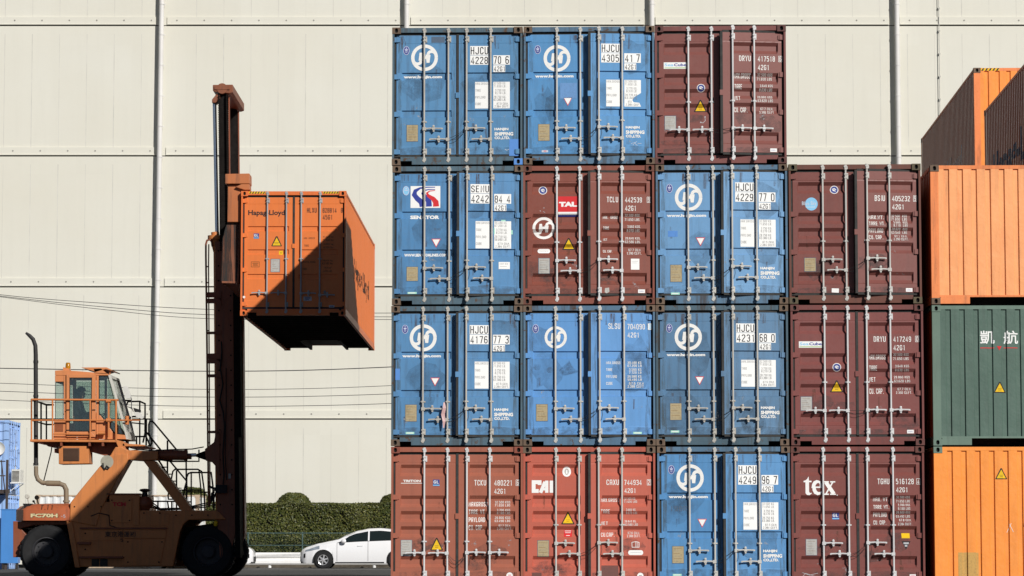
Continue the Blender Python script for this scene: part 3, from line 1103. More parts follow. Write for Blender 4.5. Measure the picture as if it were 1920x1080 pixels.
dm = RED("plum_maroon", 128, 78, 72)
m = (dm, RFRAME("plum_maroon_frame", 122, 72, 68), RFRAME("plum_maroon_casting", 92, 56, 52), STEEL_NEW)
SEACUBE = lambda x0, x1, y0, y1: [('r', 'W', x0, x1, y0, y1), ('r', 'G', x0 + 5, x1 - 6, y1 - 10, y1 - 5),
                                  T("Sea", x0 + 6, x0 + 73, y0 + 8, y0 + 30, 's', 0.02), T("Cube", x0 + 76, x1 - 4, y0 + 8, y0 + 30, 'b', 0.03)]
L = [("company_sticker", SEACUBE(105, 276, 296, 345)), ("badge", round_badge(381, 490)), ("warning_sticker", warn_up(376, 612)),
     ("identity_plate", plate(112, 192, 700, 800, 'p')), ("scuff", [('s', 'x', 4, [(375, 748), (395, 752), (412, 735), (408, 706)]), ('e', 'x', 378, 748, 5, 5), ('e', 'x', 410, 708, 5, 5)])]
R = [red_numbers("DRYU", "417518", "6"),
     red_spec([("MAX.GROSS", 748, 385, 425), ("TARE", 680, 470, 508), ("NET", 668, 555, 592), ("CU. CAP.", 722, 642, 680)], 624,
              [("32.500 KGS", 798, 912, 386, 408), ("71.650 LBS", 798, 910, 416, 437), ("3.640 KGS", 815, 912, 470, 490), ("8.030 LBS", 812, 910, 500, 520),
               ("28.860 KGS", 798, 910, 554, 574), ("63.620 LBS", 798, 912, 582, 602), ("67.7 CU.M.", 822, 918, 640, 660), ("2.390 CU.FT", 812, 920, 668, 688)]),
     ("small_label", [('r', 'W', 890, 940, 948, 974), T("CARU", 897, 930, 957, 966, 'b', 0)])]
stacked(2, 1, label="plum red container with its right door standing ajar, number 417518, top right of the stack", mats=m, cols=(0.6225, 1.05, 1.425, 1.83), style='rib', handles=HR4, mid=1.43, left=L, right=R, ajar=0.17,
        cable=(1.95, 1.94, 0.02), k=400.0, org=(38, 25))

# --- second row
m = (blue("senator_blue", 82, 134, 180, 0.35, 0.3), BF1, RUSTY, STEEL_OLD)
sw = [('r', 'W', 165, 383, 187, 348)]
for c, pts in (('b', [(345, 196), (285, 196), (235, 202), (200, 222), (192, 250), (215, 280), (245, 305), (252, 338)]),
               ('b', [(345, 212), (300, 212), (262, 220), (255, 240), (275, 268), (298, 295), (300, 338)]),
               ('r', [(345, 220), (305, 224), (285, 238), (295, 258), (330, 280), (350, 305), (352, 338)])):
    n = len(pts)
    sw.append(('s', c, [6, 8, 14, 26, 34, 38, 40, 40][:n] if n == 8 else [5, 7, 12, 22, 32, 40, 44][:n], pts))
L = [("emblem_sticker", sw), ("badge", [('e', 'v', 132, 221, 24, 34), ('e', 's', 132, 221, 20, 30), ('r', 'v', 120, 145, 215, 221), ('e', 'v', 132, 205, 6, 6)]),
     ("name_lettering", [('t', 'w', "SENATOR", 162, 376, 402, 430, 0.05)]), ("web_lettering", [T("WWW.SENATORLINES.COM", 119, 430, 683, 704, 'w', 0.05)]),
     ("warning_sticker", warn_down(353, 607)), ("identity_plate", plate(139, 219, 781, 882)), ("mint_label", [('r', 'c', 145, 212, 964, 978), ('r', 'w', 152, 200, 968, 974)]),
     ("ghost_mark", [('t', 'd', "SENU", 336, 386, 494, 514, 0.02)])]
R = hj_right("SENU", "4242", ("84", "4"), dx=-16, dy=-5, ltd=False, spec=('30.480 KG.', '67.200 LB.', '3.770 KG.', '8.310 LB.', '26.710 KG.', '58.890 LB.')) + \
    [("tape", [('r', DEC['c'], 828, 860, 440, 452), ('r', DEC['c'], 900, 912, 515, 546), ('r', DEC['c'], 774, 782, 502, 545)]),
     ("small_label", [('r', 'W', 810, 892, 748, 800), T("NOTICE", 818, 880, 756, 768, 'g', 0), ('r', 'g', 820, 870, 780, 782)])]
stacked(0, 2, label="blue container with a white striped swoosh sign, number 4242 84 4, second row", mats=m, cols=(0.598, 1.056, 1.384, 1.845), style='bead', handles=HB, left=L, right=R, ajar=0.13, cable=(2.10, 1.93, 0.0),
        k=393.0, org=(33, 42))

dm = RED("brick_brown_red", 132, 74, 62)
m = (dm, RFRAME("brick_brown_frame", 132, 74, 60), RFRAME("brick_brown_casting", 105, 62, 48), STEEL_NEW)
L = [("emblem", ring_logo(176, 493, 82)), ("badge", round_badge(170, 216)), ("company_sticker", [('r', 'r', 282, 430, 262, 376), ('r', 'W', 282, 430, 376, 397), ('r', 'b', 282, 430, 397, 410), T("TAL", 288, 418, 302, 338, 'W', 0.07)]),
     ("warning_sticker", warn_up(358, 598, 82, 94)), ("oval_label", [('e', 'W', 146, 661, 15, 16), ('e', 'W', 208, 661, 15, 16), ('r', 'W', 146, 208, 645, 677), ('r', 'g', 146, 206, 660, 662)]),
     ("identity_plate", plate(140, 218, 716, 827, 'p')), ("scuff", [('e', 'x', 152, 368, 4, 3), ('e', 'x', 178, 346, 4, 3), ('s', 'x', 3, [(172, 372), (186, 380)])])]
R = [red_numbers("TCLU", "442539", "9", x=(635, 718, 768, 892, 930, 955), y=(270, 310, 331, 372)),
     red_spec([("MAX.  GROSS", 720, 408, 430), ("TARE", 650, 488, 510), ("NET", 637, 574, 594), ("CU. CAP.", 676, 658, 678)], 608,
              [("32.500 KGS.", 768, 882, 394, 414), ("71.650 LBS.", 768, 882, 424, 444), ("3.660 KGS.", 785, 882, 478, 498), ("8.070 LBS.", 782, 882, 506, 526),
               ("28.840 KGS.", 770, 882, 562, 582), ("63.580 LBS.", 768, 882, 590, 609), ("67.7 CU.M.", 795, 888, 646, 666), ("2.390 CU.FT.", 782, 888, 672, 692)], 0.03),
     ("paper_label", [('r', 'W', 810, 872, 722, 802), ('r', 'g', 818, 862, 740, 742), ('r', 'g', 818, 855, 752, 754)]),
     ("small_label", [('r', 'W', 862, 912, 946, 972), T("CARU", 870, 902, 955, 964, 'b', 0)]), ("old_label", [('p', 'p', [(620, 938), (650, 934), (652, 965), (632, 976), (618, 968)])])]
stacked(1, 2, label="brown red container with a red square sign and white ring emblem, second row", mats=m, cols=(0.626, 1.048, 1.397, 1.822), style='rib', handles=HR, mid=1.43, left=L, right=R, ajar=0.13, cable=(1.97, 1.79, 0.02),
        k=393.0, org=(26, 37))

m = (blue("soft_blue", 108, 154, 196, 0.35, 0.3), BF2, RUSTY, STEEL)
L = hj_left(dx=-3, dy=-14, lx=282, ly=281, extra=[("blue_patch", [('r', 'B', 128, 198, 512, 556)])])
R = hj_right("HJCU", "4229", ("77", "0"), dx=-6, dy=-20) + [("scraped_paint", [('p', '3', [(526, 740), (546, 732), (548, 800), (536, 830), (526, 812)]), ('e', '3', 558, 885, 16, 26)])]
stacked(2, 2, label="pale blue container with scraped door edge, number 4229 77 0, second row", mats=m, cols=(0.6, 1.058, 1.396, 1.853), style='bead', handles=HB, left=L, right=R, ajar=0.15, cable=(2.11, 1.93, 0.02),
        k=394.0, org=(38, 30))

dm = RED("mossy_maroon", 124, 74, 68, 0.3, 0.08)
m = (dm, paint("mossy_maroon_frame", lit(104, 62, 50), 0.6, 0.3, 0.55, 0.3, (0.06, 0.05, 0.02)), paint("mossy_casting", (0.10, 0.08, 0.045), 0.5, 0.4, 0.7), STEEL)
L = [("badge", round_badge(371, 200)), ("company_sticker", [('e', 's', 203, 305, 46, 48), T("Blue Sky", 134, 240, 286, 322, 'l', 0.01), ('r', 'w', 160, 230, 326, 329)]),
     ("identity_plate", plate(150, 230, 702, 798)), ("small_label", [('p', 'W', [(346, 924), (398, 926), (396, 957), (345, 954)])])]
R = [red_numbers("BSIU", "405232", "9", x=(658, 734, 786, 920, 945, 970), y=(248, 290, 310, 350)),
     red_spec([("MAX.WT.", 730, 392, 422), ("TARE WT.", 733, 440, 470), ("PAYLOAD", 722, 490, 520), ("CU. CAP.", 718, 540, 570)], 614,
              [("32.500  KGS", 784, 900, 388, 406), ("71.650  LBS", 784, 900, 410, 430), ("3.680  KGS", 796, 900, 436, 454), ("8.110  LBS", 796, 900, 458, 476),
               ("28.820  KGS", 784, 900, 484, 503), ("63.540  LBS", 784, 900, 508, 527), ("67.1 CU.M.", 806, 900, 536, 553), ("2.390 CU.FT.", 796, 904, 558, 577)]),
     ("small_label", [('r', 'W', 882, 930, 926, 952), T("CARU", 889, 922, 935, 944, 'b', 0)])]
stacked(3, 2, label="maroon container with a round pale blue sign, top of the right hand column", mats=m, cols=(0.628, 1.053, 1.42, 1.838), style='rib', handles=HR, mid=1.43, left=L, right=R, ajar=0.16, cable=(1.97, 1.79, 0.02),
        k=395.0, org=(36, 15))

# --- third row
m = (blue("steel_blue", 86, 136, 180, 0.38, 0.35), BF1, RUSTY, STEEL_OLD)
L = hj_left(dx=-12, dy=-8, lx=278, ly=279, extra=[("repaint_patch", [('r', 'B', 60, 94, 500, 585)])])
R = hj_right("HJCU", "4176", ("77", "3"), dx=-8, dy=-4)
c0 = stacked(0, 3, label="blue container with a red and white ribbon on its bars, number 4176 77 3", mats=m, cols=(0.586, 1.042, 1.384, 1.845), style='bead', handles=HB, left=L, right=R, ajar=0.12, cable=(2.11, 1.93, 0.02),
             k=401.0, org=(30, 35))
mb = MB()
rp = [(0.985, 0.004, 0.80), (0.99, -0.004, 0.70), (0.965, 0.0, 0.58), (0.985, -0.006, 0.45), (0.975, 0.0, 0.33)]
v = []
for i, (x, y, z) in enumerate(rp):
    w = (0.012, 0.030, 0.034, 0.026, 0.012)[i]
    v += [(x - w, y - 0.02 - 0.006 * (i % 2), z), (x + w, y - 0.012, z)]
mb.add(v, [(2 * i, 2 * i + 1, 2 * i + 3, 2 * i + 2) for i in range(4)])
rb = NT("ribbon_cloth")
wv = rb.n("ShaderNodeTexWave")
wv.inputs['Scale'].default_value = 14
wv.inputs['Distortion'].default_value = 3
rb.link(rb.pos((3, 3, 1)), wv.inputs['Vector'])
rb.link(rb.mix(rb.ramp(wv.outputs['Fac'], 0.4, 0.6), (0.62, 0.58, 0.55), (0.42, 0.07, 0.08)), rb.b.inputs['Base Color'])
rbo = put("ribbon", mb.mesh("ribbon", recalc=False), rb.m, c0)
sd = rbo.modifiers.new("thick", 'SOLIDIFY')
sd.thickness = 0.004

m = (blue("fresh_sky_blue", 96, 150, 206, 0.2, 0.15), BF2, RUSTY, STEEL)
L = hj_left(dx=-25, dy=-12, tri=False, mint=False, url=False, R=83, lx=292, ly=280, extra=[("stain", [('p', '5', [(290, 512), (368, 440), (405, 500), (440, 522), (420, 532), (370, 545), (320, 558)]), ('p', '5', [(300, 505), (368, 446), (400, 500), (432, 522), (370, 540), (320, 550)]), ('p', '1', [(320, 505), (368, 452), (400, 505), (370, 535)]), ('e', '1', 128, 488, 28, 24), ('e', '1', 225, 512, 26, 22)])])
R = [("number_lettering", [T("SLSU", 655, 744, 167, 209), T("704090", 797, 927, 168, 212), T("42G1", 797, 880, 232, 272), ('r', 'w', 950, 980, 167, 214), T("0", 958, 972, 172, 209, 's')]),
     ("capacity_lettering", [T("MAX.GROSS", 638, 744, 449, 470), T("TARE", 638, 684, 501, 521), T("PAYLOAD", 638, 718, 551, 572), T("CUBE", 638, 686, 602, 623),
                             T("30.480 KG", 797, 900, 448, 468), T("67.200 LB", 797, 902, 472, 491), T("3.500 KG", 808, 900, 500, 519), T("7.720 LB", 808, 900, 523, 541),
                             T("26.980 KG", 797, 900, 551, 570), T("59.480 LB", 797, 902, 574, 592), T("67.6 CU.M", 808, 916, 602, 621), T("2.388 CU.FT", 797, 916, 625, 644)]),
     ("mint_label", [('r', 'c', 838, 902, 970, 985), ('r', 'w', 848, 892, 975, 981)])]
stacked(1, 3, label="clean sky blue container with a dark triangular stain and no web address", mats=m, cols=(0.593, 1.055, 1.399, 1.853), style='bead', handles=HB, left=L, right=R, ajar=0.13, cable=(2.11, 1.93, 0.0),
        k=401.0, org=(27, 32))

m = (blue("dull_slate_blue", 88, 126, 160, 0.5, 0.35), bframe("slate_blue_frame", 70, 94, 108), RUSTY, STEEL_OLD)
L = hj_left(dx=0, dy=-22, lx=284, ly=281, R=102)
R = hj_right("HJCU", "4231", ("68", "0"), dx=16, dy=-22) + [("scraped_paint", [('p', '3', [(440, 800), (500, 810), (500, 900), (450, 880)]), ('p', '3', [(600, 820), (636, 812), (640, 920), (620, 980), (604, 915)]), ('p', '3', [(610, 840), (626, 832), (628, 900), (616, 960), (608, 905)])])]
stacked(2, 3, label="dull slate blue container, number 4231 68 0, third row beside the maroon column", mats=m, cols=(0.604, 1.06, 1.401, 1.856), style='bead', handles=HB, left=L, right=R, ajar=0.14, cable=(2.10, 1.94, 0.02),
        k=404.0, org=(42, 22))

dm = RED("wine_maroon", 127, 74, 70)
m = (dm, RFRAME("wine_maroon_frame", 116, 64, 60), RFRAME("wine_maroon_casting", 100, 58, 52), STEEL_NEW)
L = [("company_sticker", SEACUBE(108, 281, 284, 332)), ("badge", round_badge(388, 478, 32)), ("warning_sticker", warn_up(386, 608)), ("identity_plate", plate(120, 200, 698, 798, 'p'))]
R = [red_numbers("DRYU", "417249", "0", x=(663, 752, 808, 940, 972, 1000), y=(247, 290, 311, 353)),
     red_spec([("MAX.GROSS", 752, 382, 420), ("TARE", 686, 466, 504), ("NET", 674, 550, 588), ("CU. CAP.", 734, 636, 676)], 628,
              [("32.500 KGS", 808, 922, 374, 394), ("71.650 LBS", 808, 922, 404, 424), ("3.640 KGS", 820, 922, 460, 480), ("8.030 LBS", 820, 922, 490, 508),
               ("28.860 KGS", 812, 928, 542, 562), ("63.620 LBS", 812, 930, 572, 591), ("67.7 CU.M.", 838, 940, 630, 650), ("2.390 CU.FT.", 826, 944, 658, 677)]),
     ("small_label", [('r', 'W', 903, 953, 944, 970), T("CARU", 911, 944, 953, 962, 'b', 0)])]
stacked(3, 3, label="maroon container with closed doors and a white company sticker, number 417249", mats=m, cols=(0.624, 1.047, 1.398, 1.832), style='rib', handles=HR4, mid=1.43, left=L, right=R, cable=(1.95, 1.945, 0.01),
        k=404.0, org=(45, 12))

# --- bottom row
dm = RED("terracotta_red", 162, 96, 76)
m = (dm, RFRAME("terracotta_frame", 158, 92, 72), RFRAME("terracotta_casting", 138, 74, 58), STEEL_NEW)
GL = lambda x, y, s=52: [('r', 'n', x - s / 2, x + s / 2, y - s / 2, y + s / 2), ('r', 's', x - s / 2, x + s / 2, y + s * 0.28, y + s * 0.42), T("GL", x - s * 0.4, x + s * 0.38, y - s * 0.36, y + s * 0.1, 'W', 0.03)]
L = [("name_lettering", [T("TRITON", 122, 262, 313, 332, 'w', 0.05), ('r', 'w', 105, 278, 338, 343)]), ("blue_sticker", GL(384, 338)), ("warning_sticker", warn_up(388, 806, 96, 100)),
     ("identity_plate", plate(108, 192, 788, 910, 'p'))]
R = [red_numbers("TCKU", "480221", "6", x=(684, 777, 840, 978, 1012, 1040), y=(314, 360, 381, 424)),
     red_spec([("MAXGROSS", 790, 485, 524), ("TARE WT.", 776, 548, 586), ("PAYLOAD", 768, 608, 646), ("CU. CAP.", 754, 670, 708)], 640,
              [("32.500 KGS", 845, 966, 480, 500), ("71.650 LBS", 845, 966, 505, 524), ("3.700 KGS", 862, 966, 543, 562), ("8.160 LBS", 862, 966, 567, 585),
               ("28.800 KGS", 845, 966, 602, 622), ("63.490 LBS", 845, 966, 627, 646), ("67.7 CU.M.", 876, 972, 664, 683), ("2.390 CU.FT.", 862, 980, 689, 707)], 0.03),
     ("round_label", [('e', 'W', 962, 1066, 26, 26), ('r', 'r', 950, 974, 1058, 1063), ('r', 'r', 950, 974, 1068, 1073)])]
stacked(0, 4, label="terracotta container, bottom left of the stack beside the parked white car", mats=m, cols=(0.614, 1.04, 1.398, 1.82), style='rib', handles=HR4, mid=1.74, left=L, right=R, cable=(1.98, 1.98, 0.12),
        k=427.0, org=(28, 55))

dm = RED("faded_coral_red", 188, 98, 80, 0.2, 0.1)
m = (dm, RFRAME("coral_frame", 178, 90, 72), RUSTY, STEEL)
cai = [('s', 'W', 30, arc(140, 330, 22, 0, -180, 4, 22)[:0] + [(165, 350), (165, 328), (118, 328), (118, 397), (158, 397)]),
       ('s', 'W', 27, [(172, 411), (208, 325)]), ('p', 'W', [(176, 375), (232, 375), (232, 393), (176, 393)]), ('r', 'W', 208, 234, 316, 411), ('r', 'W', 244, 271, 316, 411)]
L = [("company_lettering", cai), ("round_label", [('e', 'W', 378, 246, 34, 40), ('e', 'p', 378, 246, 18, 26), ('r', 'W', 372, 384, 232, 260)]), ("warning_sticker", warn_up(387, 598, 92, 104)),
     ("red_sticker", [('r', 'r', 356, 418, 702, 756), ('r', 'W', 362, 412, 708, 713), ('r', 'W', 365, 408, 722, 726), ('r', 'W', 372, 402, 744, 748)]),
     ("identity_plate", plate(150, 236, 786, 912)), ("repaint_patch", [('r', 'm', 105, 180, 1038, 1090)])]
R = [red_numbers("CAXU", "744934", "2", x=(690, 788, 830, 967, 1010, 1038), y=(308, 352, 374, 414)),
     red_spec([("MAX.GROSS", 792, 452, 484), ("TARE", 716, 542, 574), ("NET", 700, 636, 666), ("CU.CAP.", 752, 724, 756)], 646,
              [("32.500 KG.", 830, 922, 448, 466), ("71.650 LBS", 830, 932, 472, 490), ("3.660 KG.", 844, 922, 536, 555), ("8.070 LBS", 844, 932, 560, 579),
               ("28.840 KG.", 832, 924, 626, 645), ("63.580 LBS", 832, 936, 652, 670), ("67.6 CU.M.", 858, 952, 716, 736), ("2.388 CU.FT.", 850, 956, 741, 760)]),
     ("box_symbol", [('s', 'W', 4, [(888, 800), (920, 794), (945, 800), (945, 838), (890, 838), (888, 800)]), ('s', 'W', 4, [(920, 794), (920, 836)]), ('s', 'W', 3, [(934, 800), (934, 836)])]),
     ("oval_label", [('e', 'W', 876, 880, 17, 19), ('e', 'W', 960, 880, 17, 19), ('r', 'W', 876, 960, 861, 899), ('r', 'g', 876, 960, 879, 881)]),
     ("repaint_patch", [('r', 'm', 648, 782, 980, 1095)]), ("round_label", [('e', 'W', 954, 1062, 25, 25), ('r', 'm', 942, 966, 1058, 1064)])]
stacked(1, 4, label="faded coral red container with big white letters, bottom row", mats=m, cols=(0.604, 1.03, 1.386, 1.815), style='rib', handles=HR, mid=1.435, left=L, right=R, ajar=0.08, cable=(1.97, 1.79, 0.02),
        k=427.0, org=(35, 50))

m = (blue("deep_sky_blue", 84, 140, 190, 0.28, 0.25), BF2, RUSTY, STEEL)
sc = 427.0 / 400


def rs(groups, ox, oy):
    """scale a set of marks drawn for 400 units a metre to the larger sketch"""
    f = lambda p: ((p[0] - 38) * sc + ox, (p[1] - 45) * sc + oy)
    out = []
    for nm, its in groups:
        q = []
        for it in its:
            if it[0] == 't':
                a, b = f((it[3], it[5])), f((it[4], it[6]))
                q.append(('t', it[1], it[2], a[0], b[0], a[1], b[1], *it[7:]))
            elif it[0] == 'r':
                a, b = f((it[2], it[4])), f((it[3], it[5]))
                q.append(('r', it[1], a[0], b[0], a[1], b[1]))
            elif it[0] == 'e':
                q.append(('e', it[1], *f((it[2], it[3])), it[4] * sc, it[5] * sc))
            elif it[0] == 'p':
                q.append(('p', it[1], [f(p) for p in it[2]]))
            else:
                q.append(('s', it[1], it[2] * sc, [f(p) for p in it[3]]))
        out.append((nm, q))
    return out


L = rs(hj_left(lx=280, ly=276, extra=[("graffiti", [('t', 'd', "198R", 135, 255, 482, 520, 0.0)])]), 50, 40)
R = rs(hj_right("HJCU", "4249", ("96", "7"), dx=8), 50, 40)
stacked(2, 4, label="sky blue container with rubbed out chalk digits, number 4249 96 7, bottom row", mats=m, cols=(0.593, 1.054, 1.417, 1.862), style='bead', handles=HB, left=L, right=R, ajar=0.15, cable=(2.10, 1.90, 0.02),
        k=427.0, org=(50, 40))

dm = RED("dark_maroon", 126, 72, 66)
m = (dm, RFRAME("dark_maroon_frame", 116, 62, 56), RFRAME("dark_maroon_casting", 98, 56, 48), STEEL_NEW)
tex = [('p', 'W', [(150, 308), (168, 302), (180, 290), (190, 272), (193, 306), (213, 306), (213, 318), (193, 318), (193, 392), (200, 404), (213, 400), (213, 408), (196, 420), (176, 418), (165, 404), (165, 318), (150, 318)]),
       ('s', 'W', [20, 28, 28, 24, 16, 12, 18, 28, 30, 26, 18, 10], [(222, 366), (230, 340), (240, 322), (256, 313), (274, 316), (284, 332), (286, 350), (230, 362)][:7] + [(286, 358)]),
       ('r', 'W', 228, 298, 352, 363), ('s', 'W', [24, 28, 28, 24, 18, 8], [(232, 350), (234, 378), (244, 398), (262, 408), (282, 404), (298, 390)]),
       ('s', 'W', 30, [(326, 318), (388, 410)]), ('s', 'W', 11, [(380, 318), (326, 410)]), ('r', 'W', 308, 350, 310, 320), ('r', 'W', 360, 400, 310, 320), ('r', 'W', 306, 348, 408, 418), ('r', 'W', 358, 404, 408, 418),
       ('e', 'W', 414, 421, 5, 5)]
L = [("company_lettering", tex), ("blue_sticker", GL(402, 586, 54)), ("identity_plate", plate(166, 250, 768, 892, 'p')),
     ("chalk_scrawl", [('s', 'x', 3, [(132, 1066), (160, 1035), (255, 1068)]), ('s', 'x', 3, [(135, 1030), (190, 1050), (258, 1034)])])]
R = [red_numbers("TGHU", "516128", "4", x=(733, 826, 878, 1018, 1040, 1068), y=(290, 334, 356, 398)),
     red_spec([("MAX. WT.", 822, 437, 470), ("TARE WT.", 822, 498, 530), ("PAYLOAD", 804, 558, 592), ("CU. CAP.", 798, 620, 652)], 698,
              [("32.500 KGS", 880, 988, 427, 446), ("71.650 LBS", 880, 988, 458, 478), ("3.700 KGS", 892, 988, 488, 507), ("8.160 LBS", 892, 988, 516, 537),
               ("28.800 KGS", 878, 988, 547, 566), ("63.492 LBS", 878, 988, 577, 597), ("67.8 CU.M.", 902, 998, 607, 626), ("2.394 CU.FT.", 892, 1000, 637, 658)]),
     ("yellow_label", [('r', 'y', 918, 982, 720, 760)]), ("dark_warning_sticker", [('p', 'k', [(918, 783), (988, 783), (952, 848)]), ('r', 'x', 932, 974, 792, 806), ('r', 'x', 942, 962, 812, 826)]),
     ("small_label", [('r', 'W', 978, 1026, 1043, 1060), ('r', 'r', 984, 1020, 1050, 1053)])]
stacked(3, 4, label="dark maroon container with three large white lowercase letters, bottom of the right hand column", mats=m, cols=(0.587, 1.053, 1.392, 1.863), style='rib', handles=HR, mid=1.44, left=L, right=R, cable=(1.98, 1.79, 0.03),
        k=431.0, org=(50, 35))

# ------------------------------------------------------------------ the stack on the right and the ones behind it
ORG = lit(238, 132, 58)
ORS = lit(246, 146, 60)
orange_old = paint("rusting_orange", lit(255, 168, 110), 0.35, 0.22, 0.5, 0.25, (0.10, 0.05, 0.03), dent=0.25)
orange_frame = paint("rust_eaten_orange_frame", lit(240, 140, 82), 0.6, 0.50, 0.6, 0.35, (0.13, 0.06, 0.03))
orange_new = paint("bright_orange", lit(255, 152, 68), 0.3, 0.12, 0.45, 0.2, dent=0.25)
shade_brown = paint("shade_browned_orange", lit(176, 82, 40), 0.35, 0.18, 0.38, 0.3, (0.05, 0.03, 0.02))  # browner than the end walls: the sides' shade is put into this colour
green = paint("bottle_green", lit(84, 107, 96), 0.4, 0.12, 0.5, 0.22, dent=0.25)
green_f = paint("bottle_green_frame", lit(104, 126, 113), 0.45, 0.18, 0.5, 0.3)
R_X = at(1745.5, 440, 55.0).x
GR2 = "containers stacked at the right edge"
kz, oz = 1.0, (0, 0)


def rightstack(z, **kw):
    return container(loc=(R_X, 55.0, z), yaw=rad(-1.6), front='wall', cat="container", group=GR2, side_mat=shade_brown, **kw)


def pxk(top):
    return dict(k=101.5, org=(1745.5, top))


rightstack(0, label="bright orange container under the green one, with a yellow warning triangle", mats=(orange_new, orange_new, green_f, STEEL),
           end=[("warning_sticker", scaled(warn_up(0, 0), 1871, 883, 0.235)), ("faded_patch", [('r', decal_mat("tan_patch", (0.55, 0.33, 0.10), 0.5), 1789, 1827, 1032, 1078)]),
                ("scratch", [('s', 'w', 0.8, [(1880, 995), (1888, 978)]), ('s', 'w', 0.8, [(1884, 978), (1892, 994)]), ('p', 'K', [(1913, 972), (1916, 985), (1911, 984)])])], **pxk(835))
rightstack(PITCH_Z, label="dark green container between two orange ones, with white characters", mats=(green, green_f, green_f, STEEL),
           end=[("warning_sticker", scaled(warn_up(0, 0), 1870.5, 722.5, 0.235)), ("company_lettering", [T("凱", 1835, 1862, 619, 644, 'W', 0.012), T("航", 1879, 1906, 619, 644, 'W', 0.012), ('r', 'r', 1835, 1861, 650.5, 652), ('r', 'r', 1879, 1905, 650.5, 652), ('p', 'r', [(1866, 648), (1875, 648), (1870.5, 656)])]),
                ("pale_patch", [('r', decal_mat("pale_green_patch", (0.24, 0.36, 0.31), 0.3), 1747.5, 1760, 662, 698)])], **pxk(571))
rightstack(2 * PITCH_Z, label="weathered orange container with a rusty corner post, on top of the green one", mats=(orange_old, orange_frame, RUSTY, STEEL), end=[], **pxk(308))

GR3 = "orange containers behind the right stack"
hc = 2.896


def haz(x0, x1, y0, y1, n=5, c1='k', c2='y'):
    its = [('r', c2, x0, x1, y0, y1)]
    w = (x1 - x0) / n
    for i in range(n):
        a = x0 + i * w
        its.append(('p', c1, [(a + w * 0.55, y0), (a + w, y0), (a + w * 0.55, y1), (a + w * 0.1, y1)]))
    return its


navy = decal_mat("navy_side_lettering", (0.02, 0.045, 0.13), 0.4)


def side_letters(t, H, L, side, txt, y0, y1, z0, z1, mat):
    """lettering along a side wall, laid on the corrugation"""
    pts = corr(L - 0.30, 0.072, 0.068, 0.070, 0.036)

    def surf(q, z):
        a_ = q - 0.15
        for (a, da), (b, db) in zip(pts, pts[1:]):
            if a <= a_ <= b:
                return da + (db - da) * (a_ - a) / max(1e-9, b - a)
        return 0.0
    brk = ([0.15 + q for q, d in pts], [])
    # the sketch runs along +y of the container; on the left wall the text reads from far to near
    o = decal("company_lettering", [('t', mat, txt, y0, y1, 0, z1 - z0, 0.04)], lambda a, b: (a, z1 - b), surf, t, (0, 0, 0), brk)
    me = o.data
    for v in me.vertices:
        q, d, z = v.co
        if side == 1:
            v.co = (W_C - 0.014 - d, q, z)
        else:
            v.co = (0.014 + d, (y0 + y1) - q, z)
    return o


by = 69.3
bx, b1top = at(1825.5, 127, by).x, at(1825.5, 127, by).z
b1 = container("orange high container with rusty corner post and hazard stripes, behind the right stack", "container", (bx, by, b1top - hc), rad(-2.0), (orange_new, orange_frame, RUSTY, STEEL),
               front='wall', H=hc, group=GR3, side_mat=shade_brown, k=100, org=(0, 0))
decal("hazard_stripes", haz(0.17, 0.60, 0.012, 0.07), lambda a, b: (a, hc - b), lambda x, z: 0.012, b1)
for z in (0.0, 1, 2):
    container("orange container hidden low behind the right stack, carrying the others", "container", (bx, by, z * (b1top - hc - 0.02) / 3), rad(-2.0), (orange_old, orange_frame, RUSTY, STEEL),
              front='wall', H=(b1top - hc - 0.02) / 3 - 0.012, group="hidden supporting containers", k=100, org=(0, 0))
side_letters(b1, hc, 12.192, 0, "Hapag-Lloyd", 2.6, 10.6, 0.55, 1.45, navy)
x2 = at(1844.5, 209, 67.6)
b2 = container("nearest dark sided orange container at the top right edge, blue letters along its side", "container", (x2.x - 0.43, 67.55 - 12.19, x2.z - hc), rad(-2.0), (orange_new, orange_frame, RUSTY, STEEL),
               front='wall', H=hc, group=GR3, side_mat=shade_brown, k=100, org=(0, 0))
side_letters(b2, hc, 12.192, 0, "Hapag-Lloyd", 3.0, 10.9, 0.75, 1.70, navy)
zz = x2.z - hc
for z in (0, 1, 2):
    container("orange container hidden low at the right, carrying the others", "container", (x2.x - 0.43 + 0.02, 67.55 - 12.19, z * (zz - 0.02) / 3), rad(-2.0), (orange_old, orange_frame, RUSTY, STEEL),
              front='wall', H=(zz - 0.02) / 3 - 0.012, group="hidden supporting containers", k=100, org=(0, 0))
# ------------------------------------------------------------------ the container hanging from the lift truck
h_or = paint("hoisted_orange", lit(226, 122, 60), 0.2, 0.04, 0.45, 0.12, (0.12, 0.05, 0.02))
h_fr = paint("hoisted_orange_frame", lit(226, 116, 56), 0.3, 0.10, 0.5, 0.15, (0.12, 0.05, 0.02))
h_bar = paint("blue_grey_bar", (0.36, 0.37, 0.38), 0.3, 0.1, 0.45, 0.2)
HX, HY = at(452, 358, 68.7).x, 68.7
HZ = at(452, 358, 68.7).z - hc
L = [("company_lettering", [('t', 'k', "Hapag-Lloyd", 119, 353, 186, 228, 0.025)]), ("blue_sticker", GL(172, 353, 34)), ("warning_sticker", warn_up(302, 378, 62, 68)),
     ("yellow_label", [('r', 'y', 317, 342, 447, 473), ('r', 'o', 327, 332, 455, 465)]), ("identity_plate", plate(267, 321, 502, 582, 'p')),
     ("notice_label", [('s', 'o', 3, [(141, 518), (192, 518), (192, 551), (141, 551), (141, 518)]), ('r', 'o', 148, 186, 525, 529), ('r', 'o', 152, 182, 533, 536), ('r', 'o', 150, 184, 541, 544)]),
     ("round_label", [('e', 'W', 96, 744, 8, 8), ('e', 'k', 96, 744, 2, 2)])]
